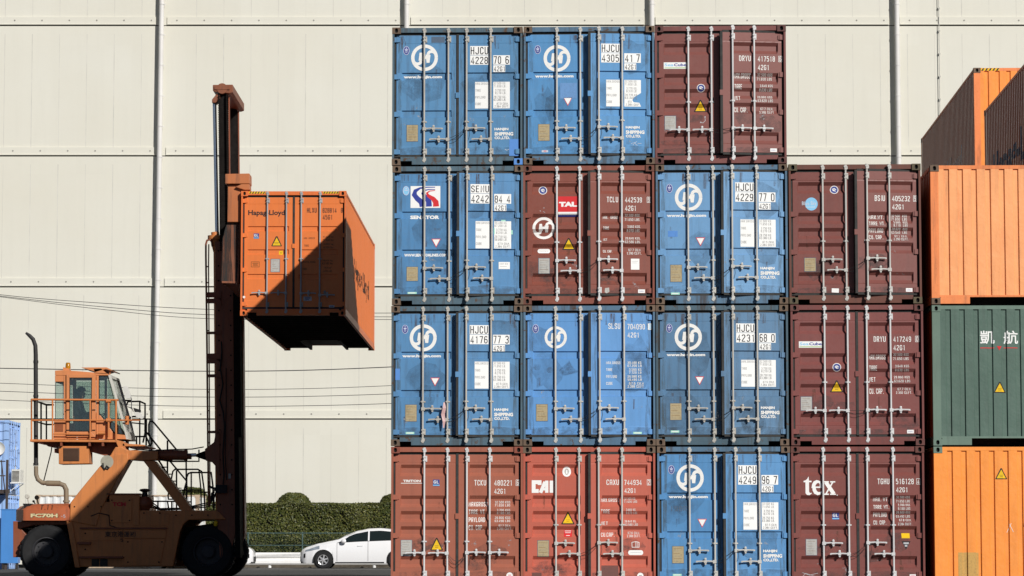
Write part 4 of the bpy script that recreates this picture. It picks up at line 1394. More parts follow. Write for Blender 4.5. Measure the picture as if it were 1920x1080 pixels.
R = [("number_lettering", [T("HLXU", 495, 557, 171, 203, 'k'), T("828814", 595, 684, 171, 203, 'k'), T("8", 712, 724, 172, 203, 'K'), T("45G1", 595, 655, 215, 247, 'k')]),
     ("capacity_lettering", [T("MAX GROSS", 475, 546, 360, 373, 'K', 0), T("32.500 kg", 597, 665, 353, 366, 'K', 0), T("71.650 lbs", 597, 666, 372, 386, 'K', 0), T("TARE", 478, 508, 408, 421, 'K', 0), T("3.880 kg", 602, 664, 400, 413, 'K', 0),
                             T("8.550 lbs", 602, 664, 419, 432, 'K', 0), T("PAYLOAD", 470, 550, 513, 526, 'K', 0), T("28.620 kg", 594, 660, 505, 518, 'K', 0), T("63.100 lbs", 594, 660, 522, 535, 'K', 0),
                             T("CUBE", 470, 496, 558, 571, 'K', 0), T("76.4 m³", 608, 654, 550, 563, 'K', 0), T("2.694 cuft", 598, 655, 570, 584, 'K', 0)]),
     ("white_label", [('r', 'x', 476, 528, 741, 768), ('r', 'n', 484, 520, 747, 753), ('r', 'n', 488, 512, 758, 762)]), ("small_label", [('r', 'x', 638, 673, 796, 811), ('r', 'n', 644, 668, 801, 805)]),
     ("scuff", [('p', 'g', [(604, 705), (616, 700), (622, 728), (612, 738), (603, 720)])])]
hung = container("orange high container hanging from the lift truck mast, half in shadow", "container", (HX, HY, HZ), rad(-0.5), (h_or, h_fr, h_fr, h_bar), style='tall', H=hc,
                 handles=((1, 2.37, -1), (2, 2.37, -1), (3, 2.38, 1), (4, 2.42, 1)), mid=1.575, left=L, right=R, k=276.0, org=(74, 65), name="shipping_container")
for a, b in ((0.18, 0.56), (1.90, 2.26)):
    decal("hazard_stripes", haz(a, b, 0.012, 0.06, 6), lambda x, z: (x, hc - z), lambda x, z: 0.028, hung)
side_letters(hung, hc, 12.192, 1, "Hapag-Lloyd", 3.4, 9.6, 1.0, 1.65, stain_mat("worn_black_lettering", (0.03, 0.02, 0.016), 3.0, 0.36, 0.52, 0.85))

# ------------------------------------------------------------------ lift truck
YN, YF, YC = 73.0, 76.4, 74.7
fl_or = paint("lift_truck_orange", lit(206, 128, 70), 0.55, 0.22, 0.5, 0.25, (0.06, 0.03, 0.02))
fl_dirty = paint("greasy_orange", lit(134, 78, 50), 0.95, 0.35, 0.55, 0.6, (0.02, 0.015, 0.012), scale=2.0)
fl_brown = paint("dull_brown_orange", lit(138, 74, 46), 0.8, 0.3, 0.5, 0.3, (0.05, 0.03, 0.02))
grease = flat("black_grease", (0.014, 0.012, 0.011), 0.95, 0.4, 0, 0.08)
tread = flat("tyre_rubber", (0.013, 0.013, 0.014), 0.85, 0.25)
wheel_m = paint("dusty_wheel", (0.035, 0.035, 0.04), 0.4, 0.2, 0.6)
pipe_rust = paint("scorched_exhaust", (0.25, 0.19, 0.125), 0.85, 0.72, 0.5, 0.4, (0.09, 0.06, 0.04))
soot = flat("sooty_exhaust", (0.025, 0.024, 0.024), 0.6, 0.3)
chrome = flat("bright_cylinder_rod", (0.70, 0.72, 0.75), 0.25, 0.05, 0.9)
rail_m = paint("rail_orange", lit(204, 124, 68), 0.3, 0.1, 0.5)
rail_d = flat("dark_rail", (0.030, 0.022, 0.018), 0.6, 0.3)
cab_glass = glass("cab_glass", (0.72, 0.79, 0.75), 0.5)
dg = NT("whitish_glass")
dg.b.inputs['Base Color'].default_value = (0.62, 0.63, 0.60, 1)  # whitish diffuse layer, mixed unevenly over the clear pane
dg.b.inputs['Roughness'].default_value = 0.25
tr_ = dg.n("ShaderNodeBsdfTransparent")
mx_ = dg.n("ShaderNodeMixShader")
dg.link(dg.ramp(dg.noise(dg.pos((3, 3, 0.8)), 2.5, 4, 0.6), 0.3, 0.75, 0.35, 0.75), mx_.inputs[0])
dg.link(tr_.outputs[0], mx_.inputs[1])
dg.link(dg.b.outputs[0], mx_.inputs[2])
dg.link(mx_.outputs[0], dg.t.nodes["Material Output"].inputs[0])
whitish_glass = dg.m
ft_base = Vector((at(235, 1000, YC).x, YC, 0))
truck = empty("lift_truck", ft_base, "dirty orange container lift truck with a high mast and raised cab", "lift truck")


def tb():
    return MB(ft_base)


def tput(name, mb, mats, parent=None, bevel=0.0, smooth=None, recalc=True):
    o = put(name, mb.mesh(name, recalc, smooth), mats, parent or truck, (0, 0, 0), bevel)
    return o


def P3(px, py, Y=YN):
    return at(px, py, Y)


def line(mb, pts, r, Y=YN, n=8, m=0):
    mb.tube([at(p[0], p[1], p[2] if len(p) > 2 else Y) for p in pts], r, n, m)


# chassis side with wheel arch
mb = tb()
mb.px([(131, 943), (205, 941), (205, 927), (262, 927), (262, 957), (405, 957), (410, 960), (424, 974), (353, 975), (344, 983), (337, 1000), (331, 1030), (325, 1062), (228, 1063), (150, 1063), (141, 1020), (131, 976)], YN, YN, YN + 0.5)
mb.px([(131, 943), (205, 941), (205, 927), (262, 927), (262, 957), (405, 957), (424, 974), (353, 975), (325, 975), (300, 990), (228, 1063), (170, 1063), (131, 976)], YN, YN + 0.501, YF - 0.5)
mb.px([(131, 943), (262, 945), (262, 957), (405, 957), (410, 960), (424, 974), (353, 975), (344, 983), (337, 1000), (325, 1062), (228, 1063), (150, 1063), (141, 1020), (131, 976)], YN, YF - 0.499, YF)
chassis = tput("chassis", mb, fl_or, bevel=0.02)
mb = tb()
mb.px([(150, 989), (314, 989), (314, 992), (150, 992)], YN, YN - 0.06, YN - 0.001)
mb.px([(146, 1016), (171, 1016), (171, 1021), (146, 1021)], YN, YN - 0.12, YN - 0.001)
mb.px([(150, 1043), (232, 1043), (232, 1047), (150, 1047)], YN, YN - 0.12, YN - 0.001)
tput("side_step", mb, fl_brown, bevel=0.008)
mb = tb()
mb.px([(125, 977), (136, 979), (150, 1064), (141, 1064)], YN, YN - 0.05, YN + 0.1)
tput("mud_flap_bracket", mb, fl_or, bevel=0.01)
mb = tb()
mb.px([(232, 1011), (310, 1011), (300, 1060), (228, 1061)], YN, YN - 0.025, YN - 0.001)
mb.px([(155, 994), (230, 994), (230, 1014), (155, 1014)], YN, YN - 0.02, YN - 0.001)
mb.px([(232, 994), (312, 994), (311, 1009), (232, 1009)], YN, YN - 0.035, YN - 0.001)
mb.px([(206, 933), (247, 933), (247, 980), (206, 980)], YN, YN - 0.02, YN - 0.001)
mb.px([(250, 935), (261, 935), (261, 985), (250, 985)], YN, YN - 0.03, YN - 0.001)
mb.px([(262, 963), (318, 963), (316, 985), (262, 985)], YN, YN - 0.012, YN - 0.001)
tput("side_panel", mb, fl_or, bevel=0.008)
mb = tb()
mb.px([(172, 1048), (186, 1048), (186, 1062), (172, 1062)], YN, YN - 0.03, YN - 0.001)
mb.px([(188, 1048), (202, 1048), (202, 1062), (188, 1062)], YN, YN - 0.03, YN - 0.001)
for i in range(5):
    for a in (173, 189):
        mb.px([(a, 1049.5 + i * 2.5), (a + 12, 1049.5 + i * 2.5), (a + 12, 1050.4 + i * 2.5), (a, 1050.4 + i * 2.5)], YN, YN - 0.045, YN - 0.031)
tput("battery_box", mb, rail_d)

# counterweight: rounded in plan and in section
mb = tb()
xa, xb = at(20, 960, YN).x, at(131.5, 960, YN).x
sec = [(976, 0.0), (955.5, 0.0), (949, 0.08), (945, 0.22), (943.5, 0.5)]
ringz = [(at(60, y, YN).z, ins) for y, ins in sec]
plan = []
yc0, yc1 = YN, YF
for a in range(0, 91, 15):
    plan.append((xa + 0.42 * (1 - math.sin(rad(a))), yc0 + 0.60 * (1 - math.cos(rad(a)))))
plan = [(xa + 0.40, yc1), (xa + 0.30, yc1 - 0.05), (xa + 0.06, yc1 - 0.62), (xa, yc1 - 0.80), (xa, yc0 + 0.80), (xa + 0.06, yc0 + 0.62), (xa + 0.30, yc0 + 0.05), (xa + 0.40, yc0)]
plan = [(xb, yc1)] + plan + [(xb, yc0)]
cxm, cym = (xa + xb) / 2 + 0.2, (yc0 + yc1) / 2
n = len(plan)
vv, ff = [], []
for z, ins in ringz:
    for x, y in plan:
        kx = ins if x < xb - 0.01 else 0
        ky = ins
        vv.append((x + kx * (1 if x < cxm - 0.1 else (0 if x > cxm - 0.1 else 0)), y + ky * (1 if y < cym else -1), z))
for i in range(len(ringz) - 1):
    ff += [(i * n + j, i * n + (j + 1) % n, (i + 1) * n + (j + 1) % n, (i + 1) * n + j) for j in range(n)]
ff += [tuple(range(n)), tuple(range((len(ringz) - 1) * n, len(ringz) * n))]
mb.add(vv, ff)
tput("counterweight", mb, paint("scuffed_orange", lit(186, 100, 62), 0.5, 0.30, 0.5, 0.35, (0.05, 0.03, 0.025)), smooth=35)
mb = tb()
mb.px([(20, 977), (36, 977), (36, 992), (46, 1004), (38, 1015), (37, 1045), (20, 1045)], YN, YN + 0.35, YF - 0.35)
mb.px([(36, 977), (131, 977), (131, 984), (60, 984), (36, 990)], YN, YN + 0.3, YF - 0.3)
tput("rear_bumper", mb, fl_brown, bevel=0.01)
mb = tb()
mb.px([(41, 944), (57, 944), (53, 954), (45, 954)], YN, YN + 0.12, YN + 0.5)
tput("lamp_recess", mb, DARKIN)
for lx, col, top, bot in ((51, flat("lamp_shell_pale", (0.5, 0.48, 0.42), 0.4), 928, 941), (69, grease, 930, 943), (63, grease, 937, 942)):
    mb = tb()
    p = at(lx, top + 3, YN + 0.6)
    s_ = 0.055 if top < 935 else 0.03
    mb.lathe([(s_ * 0.5, 0.06), (s_, 0.02), (s_, -0.02), (s_ * 0.85, -0.03)], p, 'Y', 14)
    mb.tube([p, at(lx + 3, bot + 3, YN + 0.6)], 0.016, 6)
    tput("rear_lamp", mb, col, smooth=40)

# lettering on the truck


def tmark(name, its, Y, parent=None):
    conv = lambda a, b: (lambda p: (p.x - ft_base.x, p.z - ft_base.z))(at(a, b, Y))
    return decal(name, its, conv, lambda x, z: Y - ft_base.y, parent or truck)


zz_ = [(z - ft_base.z, ins) for z, ins in ringz]


def hood_y(x, z):
    for (a, ia), (b, ib) in zip(zz_, zz_[1:]):
        if a <= z <= b:
            return YN - ft_base.y + ia + (ib - ia) * (z - a) / (b - a) - 0.004
    return YN - ft_base.y - 0.004


decal("number_lettering", [('t', 'K', "T.11", 75, 98, 946.3, 955.5, 0.03)], lambda a, b: (lambda p: (p.x - ft_base.x, p.z - ft_base.z))(at(a, b, YN)), hood_y, truck, (0, 0, 0), ((), [z for z, i in zz_]))
cream = decal_mat("cream_model_lettering", (0.66, 0.56, 0.32), 0.3)
tmark("model_lettering", [('t', 'k', "FC70H", 57.5, 109, 962.6, 970.8, 0.085), ('t', cream, "FC70H", 57.5, 108, 963, 970.3, 0.05), ('s', 'o', 0.8, [(110, 970), (113, 964)]), ('t', 'x', "-5", 114.5, 122.5, 965, 971, 0.03)], YN - 0.004)
tmark("maker_lettering", [('t', 'r', "TCM", 211, 236, 941.5, 949, 0.06)], YN - 0.022)
tmark("company_lettering", [('t', 'k', "東京港運㈱", 197, 254.5, 996, 1007, 0.008)], YN - 0.040)
tmark("unit_lettering", [('t', 'k', "5", 226, 231, 1009.5, 1015.5, 0.02)], YN - 0.028)

# wheels


def wheel(px, py, Y0w, R, wid, out=-1):
    c = at(px, py, YN)
    c = Vector((c.x, Y0w, R + 0.002))
    o = empty("wheel", c - ft_base, None, None)
    o.parent = truck
    mb = MB()
    w2 = wid
    prof = [(R * 0.56, 0.03), (R * 0.66, 0.0), (R * 0.88, 0.0), (R * 0.965, 0.05), (R, 0.12), (R, w2 - 0.12), (R * 0.965, w2 - 0.05), (R * 0.88, w2), (R * 0.56, w2 - 0.03), (R * 0.50, w2 - 0.10), (R * 0.50, 0.10)]
    mb.lathe(prof, (0, 0, 0), 'Y', 56, ring=True)
    for i in range(28):
        a = 2 * math.pi * i / 28
        Rm = Matrix.Rotation(-a, 3, 'Y')
        for sd_ in (0, 1):
            mb.obox(Rm @ Vector((R * 0.988, 0, 0)) + Vector((0, 0.16 if sd_ == 0 else w2 - 0.16, 0)), (0.035, 0.20, 0.075), Rm @ Matrix.Rotation(rad(20 if sd_ else -20), 3, 'X'))
    put("tyre", mb.mesh("tyre", smooth=35), tread, o)
    mb = MB()
    mb.lathe([(R * 0.555, 0.035), (R * 0.52, 0.02), (R * 0.49, 0.05), (R * 0.47, 0.16), (R * 0.26, 0.17), (R * 0.25, 0.07), (R * 0.20, 0.05), (R * 0.05, 0.05), (R * 0.001, 0.045)], (0, 0, 0), 'Y', 40, caps=False)
    for i in range(10):
        a = 2 * math.pi * i / 10
        mb.lathe([(0.024, 0.172), (0.022, 0.135)], (R * 0.37 * math.cos(a), 0, R * 0.37 * math.sin(a)), 'Y', 6)
    put("rim", mb.mesh("rim", smooth=30), wheel_m, o)
    return o


RT = 0.645
for px, Ys in ((85.5, (73.05, YF - 0.65)), (389.5, (73.02, 75.7))):
    for Yw in Ys:
        wheel(px + (6 if Yw > 75.69 else 0), 1035, Yw, RT, 0.55)
mb = tb()
p = at(85.5, 1035, YN)
q = at(389.5, 1035, YN)
for a in (p, q):
    mb.tube([(a.x, YN + 0.55, RT), (a.x, YF - 0.5, RT)], 0.14, 14)
    mb.box(a.x - 0.25, a.x + 0.25, YN + 0.9, YF - 0.9, RT - 0.2, RT + 0.55)
mb.px([(331, 990), (430, 976), (440, 1040), (330, 1050)], YN, YN + 0.58, YF - 0.75)
mb.px([(60, 985), (140, 985), (150, 1050), (60, 1050)], YN, YN + 0.62, YF - 0.75)
tput("axle", mb, grease)

# leaning arm under the cab, cross beam and front brace
mb = tb()
mb.px([(132, 943), (150, 920), (186, 876), (207, 853), (240, 850), (241, 862), (224, 892), (205, 927), (190, 955), (181, 987), (131, 977)], YN, YN - 0.03, YN + 0.85)
tput("support_arm", mb, fl_or, bevel=0.02)
mb = tb()
mb.px([(207, 853), (216, 838), (228, 838), (240, 844), (296, 846), (296, 862), (268, 864), (240, 862), (225, 868)], YN, YN + 0.02, YN + 0.7)
tput("cross_beam", mb, fl_or, bevel=0.02)
mb = tb()
mb.px([(268, 864), (289, 864), (318, 898), (362, 958), (340, 958), (300, 905)], YN, YN + 0.05, YN + 0.6)
tput("front_brace", mb, fl_or, bevel=0.015)
cyl = Vector((0, YN + 0.30, 0))
mb = tb()
a, b = at(290, 853, YN + .3), at(350, 853.5, YN + .3)
mb.tube([a, b], 0.125, 20)
mb.tube([at(349, 856, YN + .3), at(359, 856, YN + .3)], 0.07, 14)
for x in (293, 318, 346):
    c_ = at(x, 853, YN + .3)
    mb.tube([c_, c_ + Vector((0.07, 0, 0))], 0.14, 20)
cylo = tput("tilt_cylinder", mb, fl_brown, smooth=40)
mb = tb()
mb.tube([b, at(368, 853, YN + .3)], 0.045, 14)
o = put("cylinder_rod", mb.mesh("cylinder_rod", smooth=40), chrome, cylo)
mb = tb()
mb.px([(366, 851), (374, 848), (384, 844), (386, 863), (374, 859), (366, 856)], YN, YN + .2, YN + .42)
line(mb, [(373, 843), (373, 865), (318, 865), (300, 862)], 0.018, YN + 0.2)
put("clevis", mb.mesh("clevis"), grease, cylo)

# mast: two channel columns, inner columns, cross head
mast = tb()
for y0, y1 in ((YN + 0.05, YN + 0.55), (YF - 0.75, YF - 0.25)):
    ofs = (y0 - YN - 0.05)
    mast.px([(402, 436), (437, 436), (450, 960), (450, 1045), (408, 1045), (406, 960)][:0] + [(403, 452), (436, 452), (441, 1000), (430, 1046), (412, 1046), (407, 980)], YN, y0, y1)
mast.px([(384, 842), (392, 836), (401, 829), (404, 812), (412, 808), (412, 888), (405, 884), (404, 874), (397, 866), (386, 864)], YN, YN + 0.0, YN + 0.049)
mast.px([(384, 842), (392, 836), (401, 829), (412, 829), (412, 868), (397, 866), (386, 864)], YN, YN + 0.056 + 0.5, YN + 0.75)
for py in (470, 960):
    mast.px([(406, py), (432, py), (432, py + 22), (406, py + 22)], YN, YN + 0.56, YF - 0.76)
masto = tput("mast", mast, fl_brown, bevel=0.01)
mb = tb()
mb.px([(437, 530), (449, 530), (452, 818), (447, 819), (449.5, 985), (451, 1046), (441, 1046)], YN, YN + 0.02, YN + 0.45)
mb.px([(425, 530), (435, 530), (437, 985), (427, 985)], YN, YF - 0.70, YF - 0.30)
mb.px([(424, 530), (435.5, 530), (437.5, 985), (437.5, 1044), (428, 1044), (426, 985)], YN, YN + 0.46, YF - 0.71)
tput("carriage", mb, grease)
for y0, y1 in ((YN + 0.12, YN + 0.48), (YF - 0.70, YF - 0.32)):
    mb = tb()
    mb.px([(409, 172), (424, 172), (428, 470), (411, 470)], YN, y0, y1)
    inm = tput("inner_mast", mb, grease)
    mb = tb()
    mb.px([(427, 178), (429.2, 178), (431.5, 470), (429, 470)], YN, y0 + 0.06, y0 + 0.12)
    put("guide_rail", mb.mesh("guide_rail"), fl_brown, inm)
mb = tb()
for y0 in (YN + 0.02, YN + 0.24, YF - 0.66, YF - 0.44):
    for x0, x1 in ((409.5, 411.5), (424, 426)):
        mb.px([(x0, 176), (x0 + 1.6, 176), (x1 + 3.2, 470), (x1 + 1.6, 470)], YN, y0, y0 + 0.05)
        z = at(x0, 470, YN).z
        zt_ = at(x0, 180, YN).z
        i = 0
        while z < zt_:
            f_ = (z - at(x0, 470, YN).z) / (zt_ - at(x0, 470, YN).z)
            xx = at(x1 + 2.4, 470, YN).x * (1 - f_) + at(x0 + 0.8, 180, YN).x * f_
            mb.box(xx - 0.022, xx + 0.022, y0 - 0.012, y0 + 0.062, z, z + 0.028)
            z += 0.056
tput("lift_chain", mb, grease)
mb = tb()
mb.px([(399, 159), (436.5, 158.5), (436.5, 173), (430, 175), (403, 172), (399, 170)], YN, YN, YF - 0.25)
mb.px([(397, 186), (405, 176), (412, 176), (412, 184), (404, 192), (397, 192)], YN, YN + 0.05, YN + 0.45)
crown = tput("crosshead", mb, fl_dirty, masto, bevel=0.012)
mb = tb()
c_ = at(416.5, 166, YN)
mb.lathe([(0.13, -0.02), (0.13, 0.10), (0.06, 0.11)], c_, 'Y', 20)
mb.px([(402, 162), (431, 162), (431, 168), (402, 168)], YN, YN - 0.03, YN - 0.001)
put("chain_sheave", mb.mesh("chain_sheave", smooth=40), fl_dirty, masto)
for Yc in (YN + 0.25, YF - 0.5):
    mb = tb()
    mb.tube([at(400.3, 190, YN) + Vector((0, Yc - YN, 0)), at(405.0, 436, YN) + Vector((0, Yc - YN, 0))], 0.048, 16)
    co = tput("lift_cylinder_rod", mb, chrome, smooth=40)
    mb = tb()
    off_ = Vector((0, Yc - YN, 0))
    top = at(402, 440, YN) + off_
    mb.tube([top + Vector((-0.01, 0, 0.09)), top], 0.10, 16)
    mb.tube([top, top - Vector((0, 0, 0.09))], 0.19, 18)
    mb.tube([top - Vector((0, 0, 0.09)), at(404, 470, YN) + off_], [0.13, 0.08], 16)
    mb.tube([at(404, 470, YN) + off_, at(408, 960, YN) + off_], 0.075, 14)
    tput("lift_cylinder", mb, fl_or, smooth=40)
# the tall feed pipe with its rungs on the rear of the mast
mb = tb()
line(mb, [(398, 462), (397, 453), (393, 449), (388, 451), (386, 458), (386, 480), (388, 640), (389.5, 800), (391, 950)], 0.024, YN + 0.1)
line(mb, [(391.5, 458), (391, 500), (392, 640), (393, 800), (394, 950)], 0.016, YN + 0.1)
for py in (500, 530, 620, 665, 735, 770, 795, 830, 905):
    line(mb, [(386.5 + (py - 480) * 0.011, py), (391.5 + (py - 480) * 0.006, py)], 0.016, YN + 0.1)
tput("feed_pipe", mb, fl_brown, smooth=50)
for py, h in ((548, 9), (560, 8), (622, 4), (663, 10), (674, 7), (702, 5), (808, 4)):
    mb = tb()
    mb.px([(388, py), (414, py - 1), (414, py + h + (6 if h > 6 else 1)), (404, py + h), (388, py + h)], YN, YN + 0.0, YN + 0.16)
    tput("pipe_bracket", mb, fl_brown)
mb = tb()
line(mb, [(415, 640), (416, 660), (413, 690), (418, 720), (412, 750), (419, 775), (421, 800), (418, 850), (420, 890), (418, 915)], 0.018, YN - 0.03)
line(mb, [(424, 690), (424, 760), (422, 850), (425, 900)], 0.012, YN - 0.03)
line(mb, [(392, 912), (402, 916), (412, 914), (420, 916)], 0.03, YN - 0.03)
line(mb, [(396, 940), (397, 925), (404, 918)], 0.02, YN - 0.03)
line(mb, [(402, 950), (401, 935), (406, 920)], 0.02, YN - 0.02)
mb.obox(at(415, 917, YN - 0.06), (0.28, 0.12, 0.20))
tput("hydraulic_hose", mb, BLACK, smooth=50)
mb = tb()
mb.px([(428, 888), (432.5, 888), (432.5, 897), (428, 897)], YN, YN + 0.03, YN + 0.049)
tput("notice_label", mb, DEC['p'])
mb = tb()
mb.lathe([(0.035, 0), (0.05, 0.03), (0.05, 0.10), (0.03, 0.13)], at(405, 982, YN) - Vector((0, 0.05, 0.06)), 'Z', 12)
tput("yellow_cap", mb, DEC['y'], smooth=40)

mb = tb()
for py in range(470, 960, 28):
    for px_ in (409, 431):
        mb.lathe([(0.022, 0.0), (0.018, -0.02)], at(px_ + (py - 470) * 0.008, py, YN) + Vector((0, 0.05, 0)), 'Y', 6)
for px_, py in ((140, 950), (165, 950), (190, 950), (270, 962), (300, 962), (330, 966), (360, 966), (390, 966), (240, 1016), (240, 1054), (304, 1016), (298, 1054), (160, 1000), (160, 1030), (210, 938), (243, 938), (210, 976), (243, 976)):
    mb.lathe([(0.020, 0.0), (0.016, -0.018)], at(px_, py, YN) - Vector((0, 0.026, 0)), 'Y', 6)
tput("bolt", mb, grease)
mb = tb()
for dx in (0, 4, 8):
    line(mb, [(255 + dx, 957), (258 + dx, 950 - dx), (275 + dx, 948 - dx), (300, 956 - dx * 0.3), (345, 955 - dx * 0.3), (392, 950 - dx), (402, 930 - dx)], 0.016, YN + 0.25 + dx * 0.01)
line(mb, [(240, 846), (262, 843), (290, 845), (320, 843), (360, 842), (382, 838)], 0.014, YN + 0.1)
line(mb, [(170, 968), (185, 962), (204, 966), (206, 985), (225, 992)], 0.012, YN - 0.03)
tput("hydraulic_hose", mb, BLACK, smooth=50)

# side spreader that grips the container by its upper corners
mb = tb()
x0s = at(450.5, 380, HY).x
mb.px([(426, 345), (450, 345), (449.5, 415), (425, 415)], HY, HY + 0.15, HY + 12.0)
mb.px([(421.5, 325.5), (467.5, 324.5), (467.8, 344), (421.5, 344)], HY, HY + 0.05, HY + 0.62)
mb.px([(421.5, 325.5), (467.5, 324.5), (467.8, 344), (421.5, 344)], HY, HY + 11.55, HY + 12.1)
mb.px([(452, 344.5), (467.5, 344.5), (467.8, 355.6), (458, 355.6), (440, 350)], HY, HY + 0.06, HY + 0.5)
mb.px([(452, 344.5), (467.5, 344.5), (467.8, 355.6), (458, 355.6), (440, 350)], HY, HY + 11.65, HY + 12.05)
spr = tput("spreader", mb, paint("soiled_spreader_orange", lit(186, 110, 64), 0.75, 0.35, 0.5, 0.4, (0.04, 0.025, 0.018)), bevel=0.015)
mb = tb()
mb.px([(425, 415.5), (449.3, 415.5), (446, 530), (413.5, 529), (416, 445)], HY, HY + 0.25, HY + 0.75)
mb.px([(425, 415.5), (449.3, 415.5), (446, 530), (413.5, 529), (416, 445)], HY, HY + 11.4, HY + 11.9)
mb.px([(418, 500), (444, 500), (443, 529), (416, 529)], HY, HY + 0.76, HY + 11.39)
put("side_leg", mb.mesh("side_leg"), fl_dirty, spr, bevel=0.012)
tar = stain_mat("grease_streak", (0.018, 0.015, 0.013), 1.0, 0.36, 0.62, 0.95, (10, 10, 0.9))
conv_ = lambda a, b: (lambda p: (p.x - ft_base.x, p.z - ft_base.z))(at(a, b, HY + 0.25))
decal("grease_streak", [('p', tar, [(417, 446), (425, 420), (434, 418), (433, 470), (437, 527), (414.5, 527)]), ('p', tar, [(438, 416), (448.5, 416), (446, 500), (444, 527), (440, 527)]), ('p', tar, [(426, 412), (449, 410), (449, 416), (426, 416)])],
      conv_, lambda x, z: HY + 0.249 - ft_base.y - 0.10 * 0, truck)
mb = tb()
a0 = at(436, 380, HY)
mb.box(a0.x - 0.35, a0.x + 0.1, YN + 0.3, YF - 0.3, a0.z - 1.6, a0.z + 0.3)
put("carriage_plate", mb.mesh("carriage_plate"), grease, spr)

# air cleaner, exhaust
mb = tb()
c_ = at(271.5, 943, YN + 0.2)
mb.lathe([(0.05, 0.16), (0.12, 0.15), (0.19, 0.07), (0.205, -0.02), (0.19, -0.08), (0.12, -0.16), (0.10, -0.20)], c_, 'Z', 24)
mb.lathe([(0.07, 0.16), (0.065, 0.26), (0.13, 0.30), (0.15, 0.30), (0.11, 0.34), (0.03, 0.35)], c_, 'Z', 20, 1)
tput("air_cleaner", mb, [fl_brown, soot], smooth=40)
mb = tb()
Ye = YN + 0.7
mb.tube([at(48.5, 624, Ye), at(55, 629, Ye), at(62, 636, Ye), at(66.3, 648, Ye), at(67, 665, Ye), at(67.5, 870, Ye)], [0.028, 0.045, 0.05, 0.052, 0.054, 0.054], 16)
for y in (676, 740, 868):
    mb.tube([at(67.2, y, Ye), at(67.2, y + 5, Ye)], 0.064, 16)
exo = tput("exhaust_stack", mb, soot, smooth=40)
mb = tb()
mb.tube([at(67.5, 874, Ye), at(67.8, 890, Ye), at(71, 899, Ye), at(79, 905, Ye), at(90, 906, Ye), at(112, 907, Ye), at(120, 910, Ye), at(124, 918, Ye), at(124.5, 946, Ye)], [0.054, 0.054, 0.054, 0.054, 0.054, 0.057, 0.06, 0.062, 0.062], 16)
mb.tube([at(87, 906, Ye), at(113, 906.6, Ye)], 0.068, 16)
mb.tube([at(124.5, 938, Ye), at(124.5, 942, Ye)], 0.085, 16)
put("exhaust_elbow", mb.mesh("exhaust_elbow", smooth=40), pipe_rust, exo)
mb = tb()
line(mb, [(97.5, 835), (96, 847), (82, 902), (81, 910)], 0.014, Ye)
put("stay_rod", mb.mesh("stay_rod"), grease, exo)

# platform, cab
YP0, YP1 = YN + 0.05, YN + 2.35
mb = tb()
mb.px([(55.5, 823.5), (217, 824.5), (217, 829), (55.5, 828)], YN, YP0, YP1)
mb.px([(229, 831), (271, 834), (271, 836.5), (229, 836.5)], YN, YP0, YP1)
mb.px([(217.2, 824.5), (232, 828), (236, 846), (226, 846), (221, 838), (217.2, 829.2)], YN, YP0, YP0 + 0.5)
tput("platform", mb, fl_or, bevel=0.008)
mb = tb()
mb.px([(73, 828.5), (217, 829.5), (222, 840), (222, 853), (190, 853), (165, 846), (160, 838), (112, 838), (85, 836)], YN, YP0 + 0.45, YP1 - 0.3)
for x in (112, 165, 190):
    mb.px([(x, 829.3), (x + 4, 829.3), (x + 4, 836), (x, 836)], YN, YP0 + 0.02, YP0 + 0.44)
mb.px([(98, 840), (108, 840), (108, 850), (98, 848)], YN, YP0 + 0.3, YP0 + 0.9)
tput("platform_beam", mb, fl_brown)
mb = tb()
mb.px([(108, 836), (164, 836), (165, 869), (108, 870)], YN, YP0 + 0.12, YP0 + 0.8)
ac = tput("cooler_box", mb, fl_or, bevel=0.015)
mb = tb()
mb.px([(117, 839.5), (147, 839.5), (147, 864), (117, 864)], YN, YP0 + 0.105, YP0 + 0.119)
for i in range(11):
    y = 841 + i * 2.1
    mb.px([(118, y), (146, y), (146, y + 1), (118, y + 1)], YN, YP0 + 0.085, YP0 + 0.104)
put("grille", mb.mesh("grille"), paint("rusty_grille", (0.12, 0.06, 0.035), 0.5, 0.5, 0.7), ac)
mb = tb()
mb.lathe([(0.05, 0.25), (0.07, 0.2), (0.07, 0.05), (0.15, 0.0), (0.16, -0.02)], at(201, 866, YN) - Vector((0, 0.02, 0)), 'Y', 18)
tput("work_lamp", mb, flat("dusty_lamp_shell", (0.36, 0.34, 0.27), 0.5), smooth=40)
mb = tb()
line(mb, [(190, 872), (196, 880), (200, 874), (205, 878)], 0.022, YN - 0.04)
line(mb, [(193, 868), (194, 878), (203, 880)], 0.016, YN - 0.04)
tput("wiring", mb, BLACK)

CY0, CY1 = YN + 0.18, YN + 1.75
cab = tb()


def cabbox(pts, y0=CY0, y1=CY1, m=0):
    cab.px(pts, YN, y0, y1, m)


cabbox([(101, 694), (115, 693), (150, 695.5), (201, 700), (201, 703), (101, 703)], CY0, CY1)             # roof
for y0, y1 in ((CY0, CY0 + 0.08), (CY1 - 0.08, CY1)):                                                     # the two side frames
    cabbox([(101, 703.3), (117, 703.3), (117, 715), (101, 715)], y0, y1)
    cabbox([(99, 788), (118, 788), (118, 823), (98, 823)], y0, y1)
    cabbox([(117.2, 703.3), (124, 703.3), (124, 823), (118.2, 823)], y0, y1)
    cabbox([(178.5, 703.3), (183, 703.3), (183, 823), (178.5, 823)], y0, y1)
    cabbox([(124.2, 819.5), (178.3, 819.5), (178.3, 823), (124.2, 823)], y0, y1)
    cabbox([(183.2, 778), (186, 778), (212, 813), (232, 815), (235, 823), (183.2, 823)], y0, y1)
    cabbox([(124.2, 703.2), (178.3, 703.2), (178.3, 706), (124.2, 706)], y0, y1)
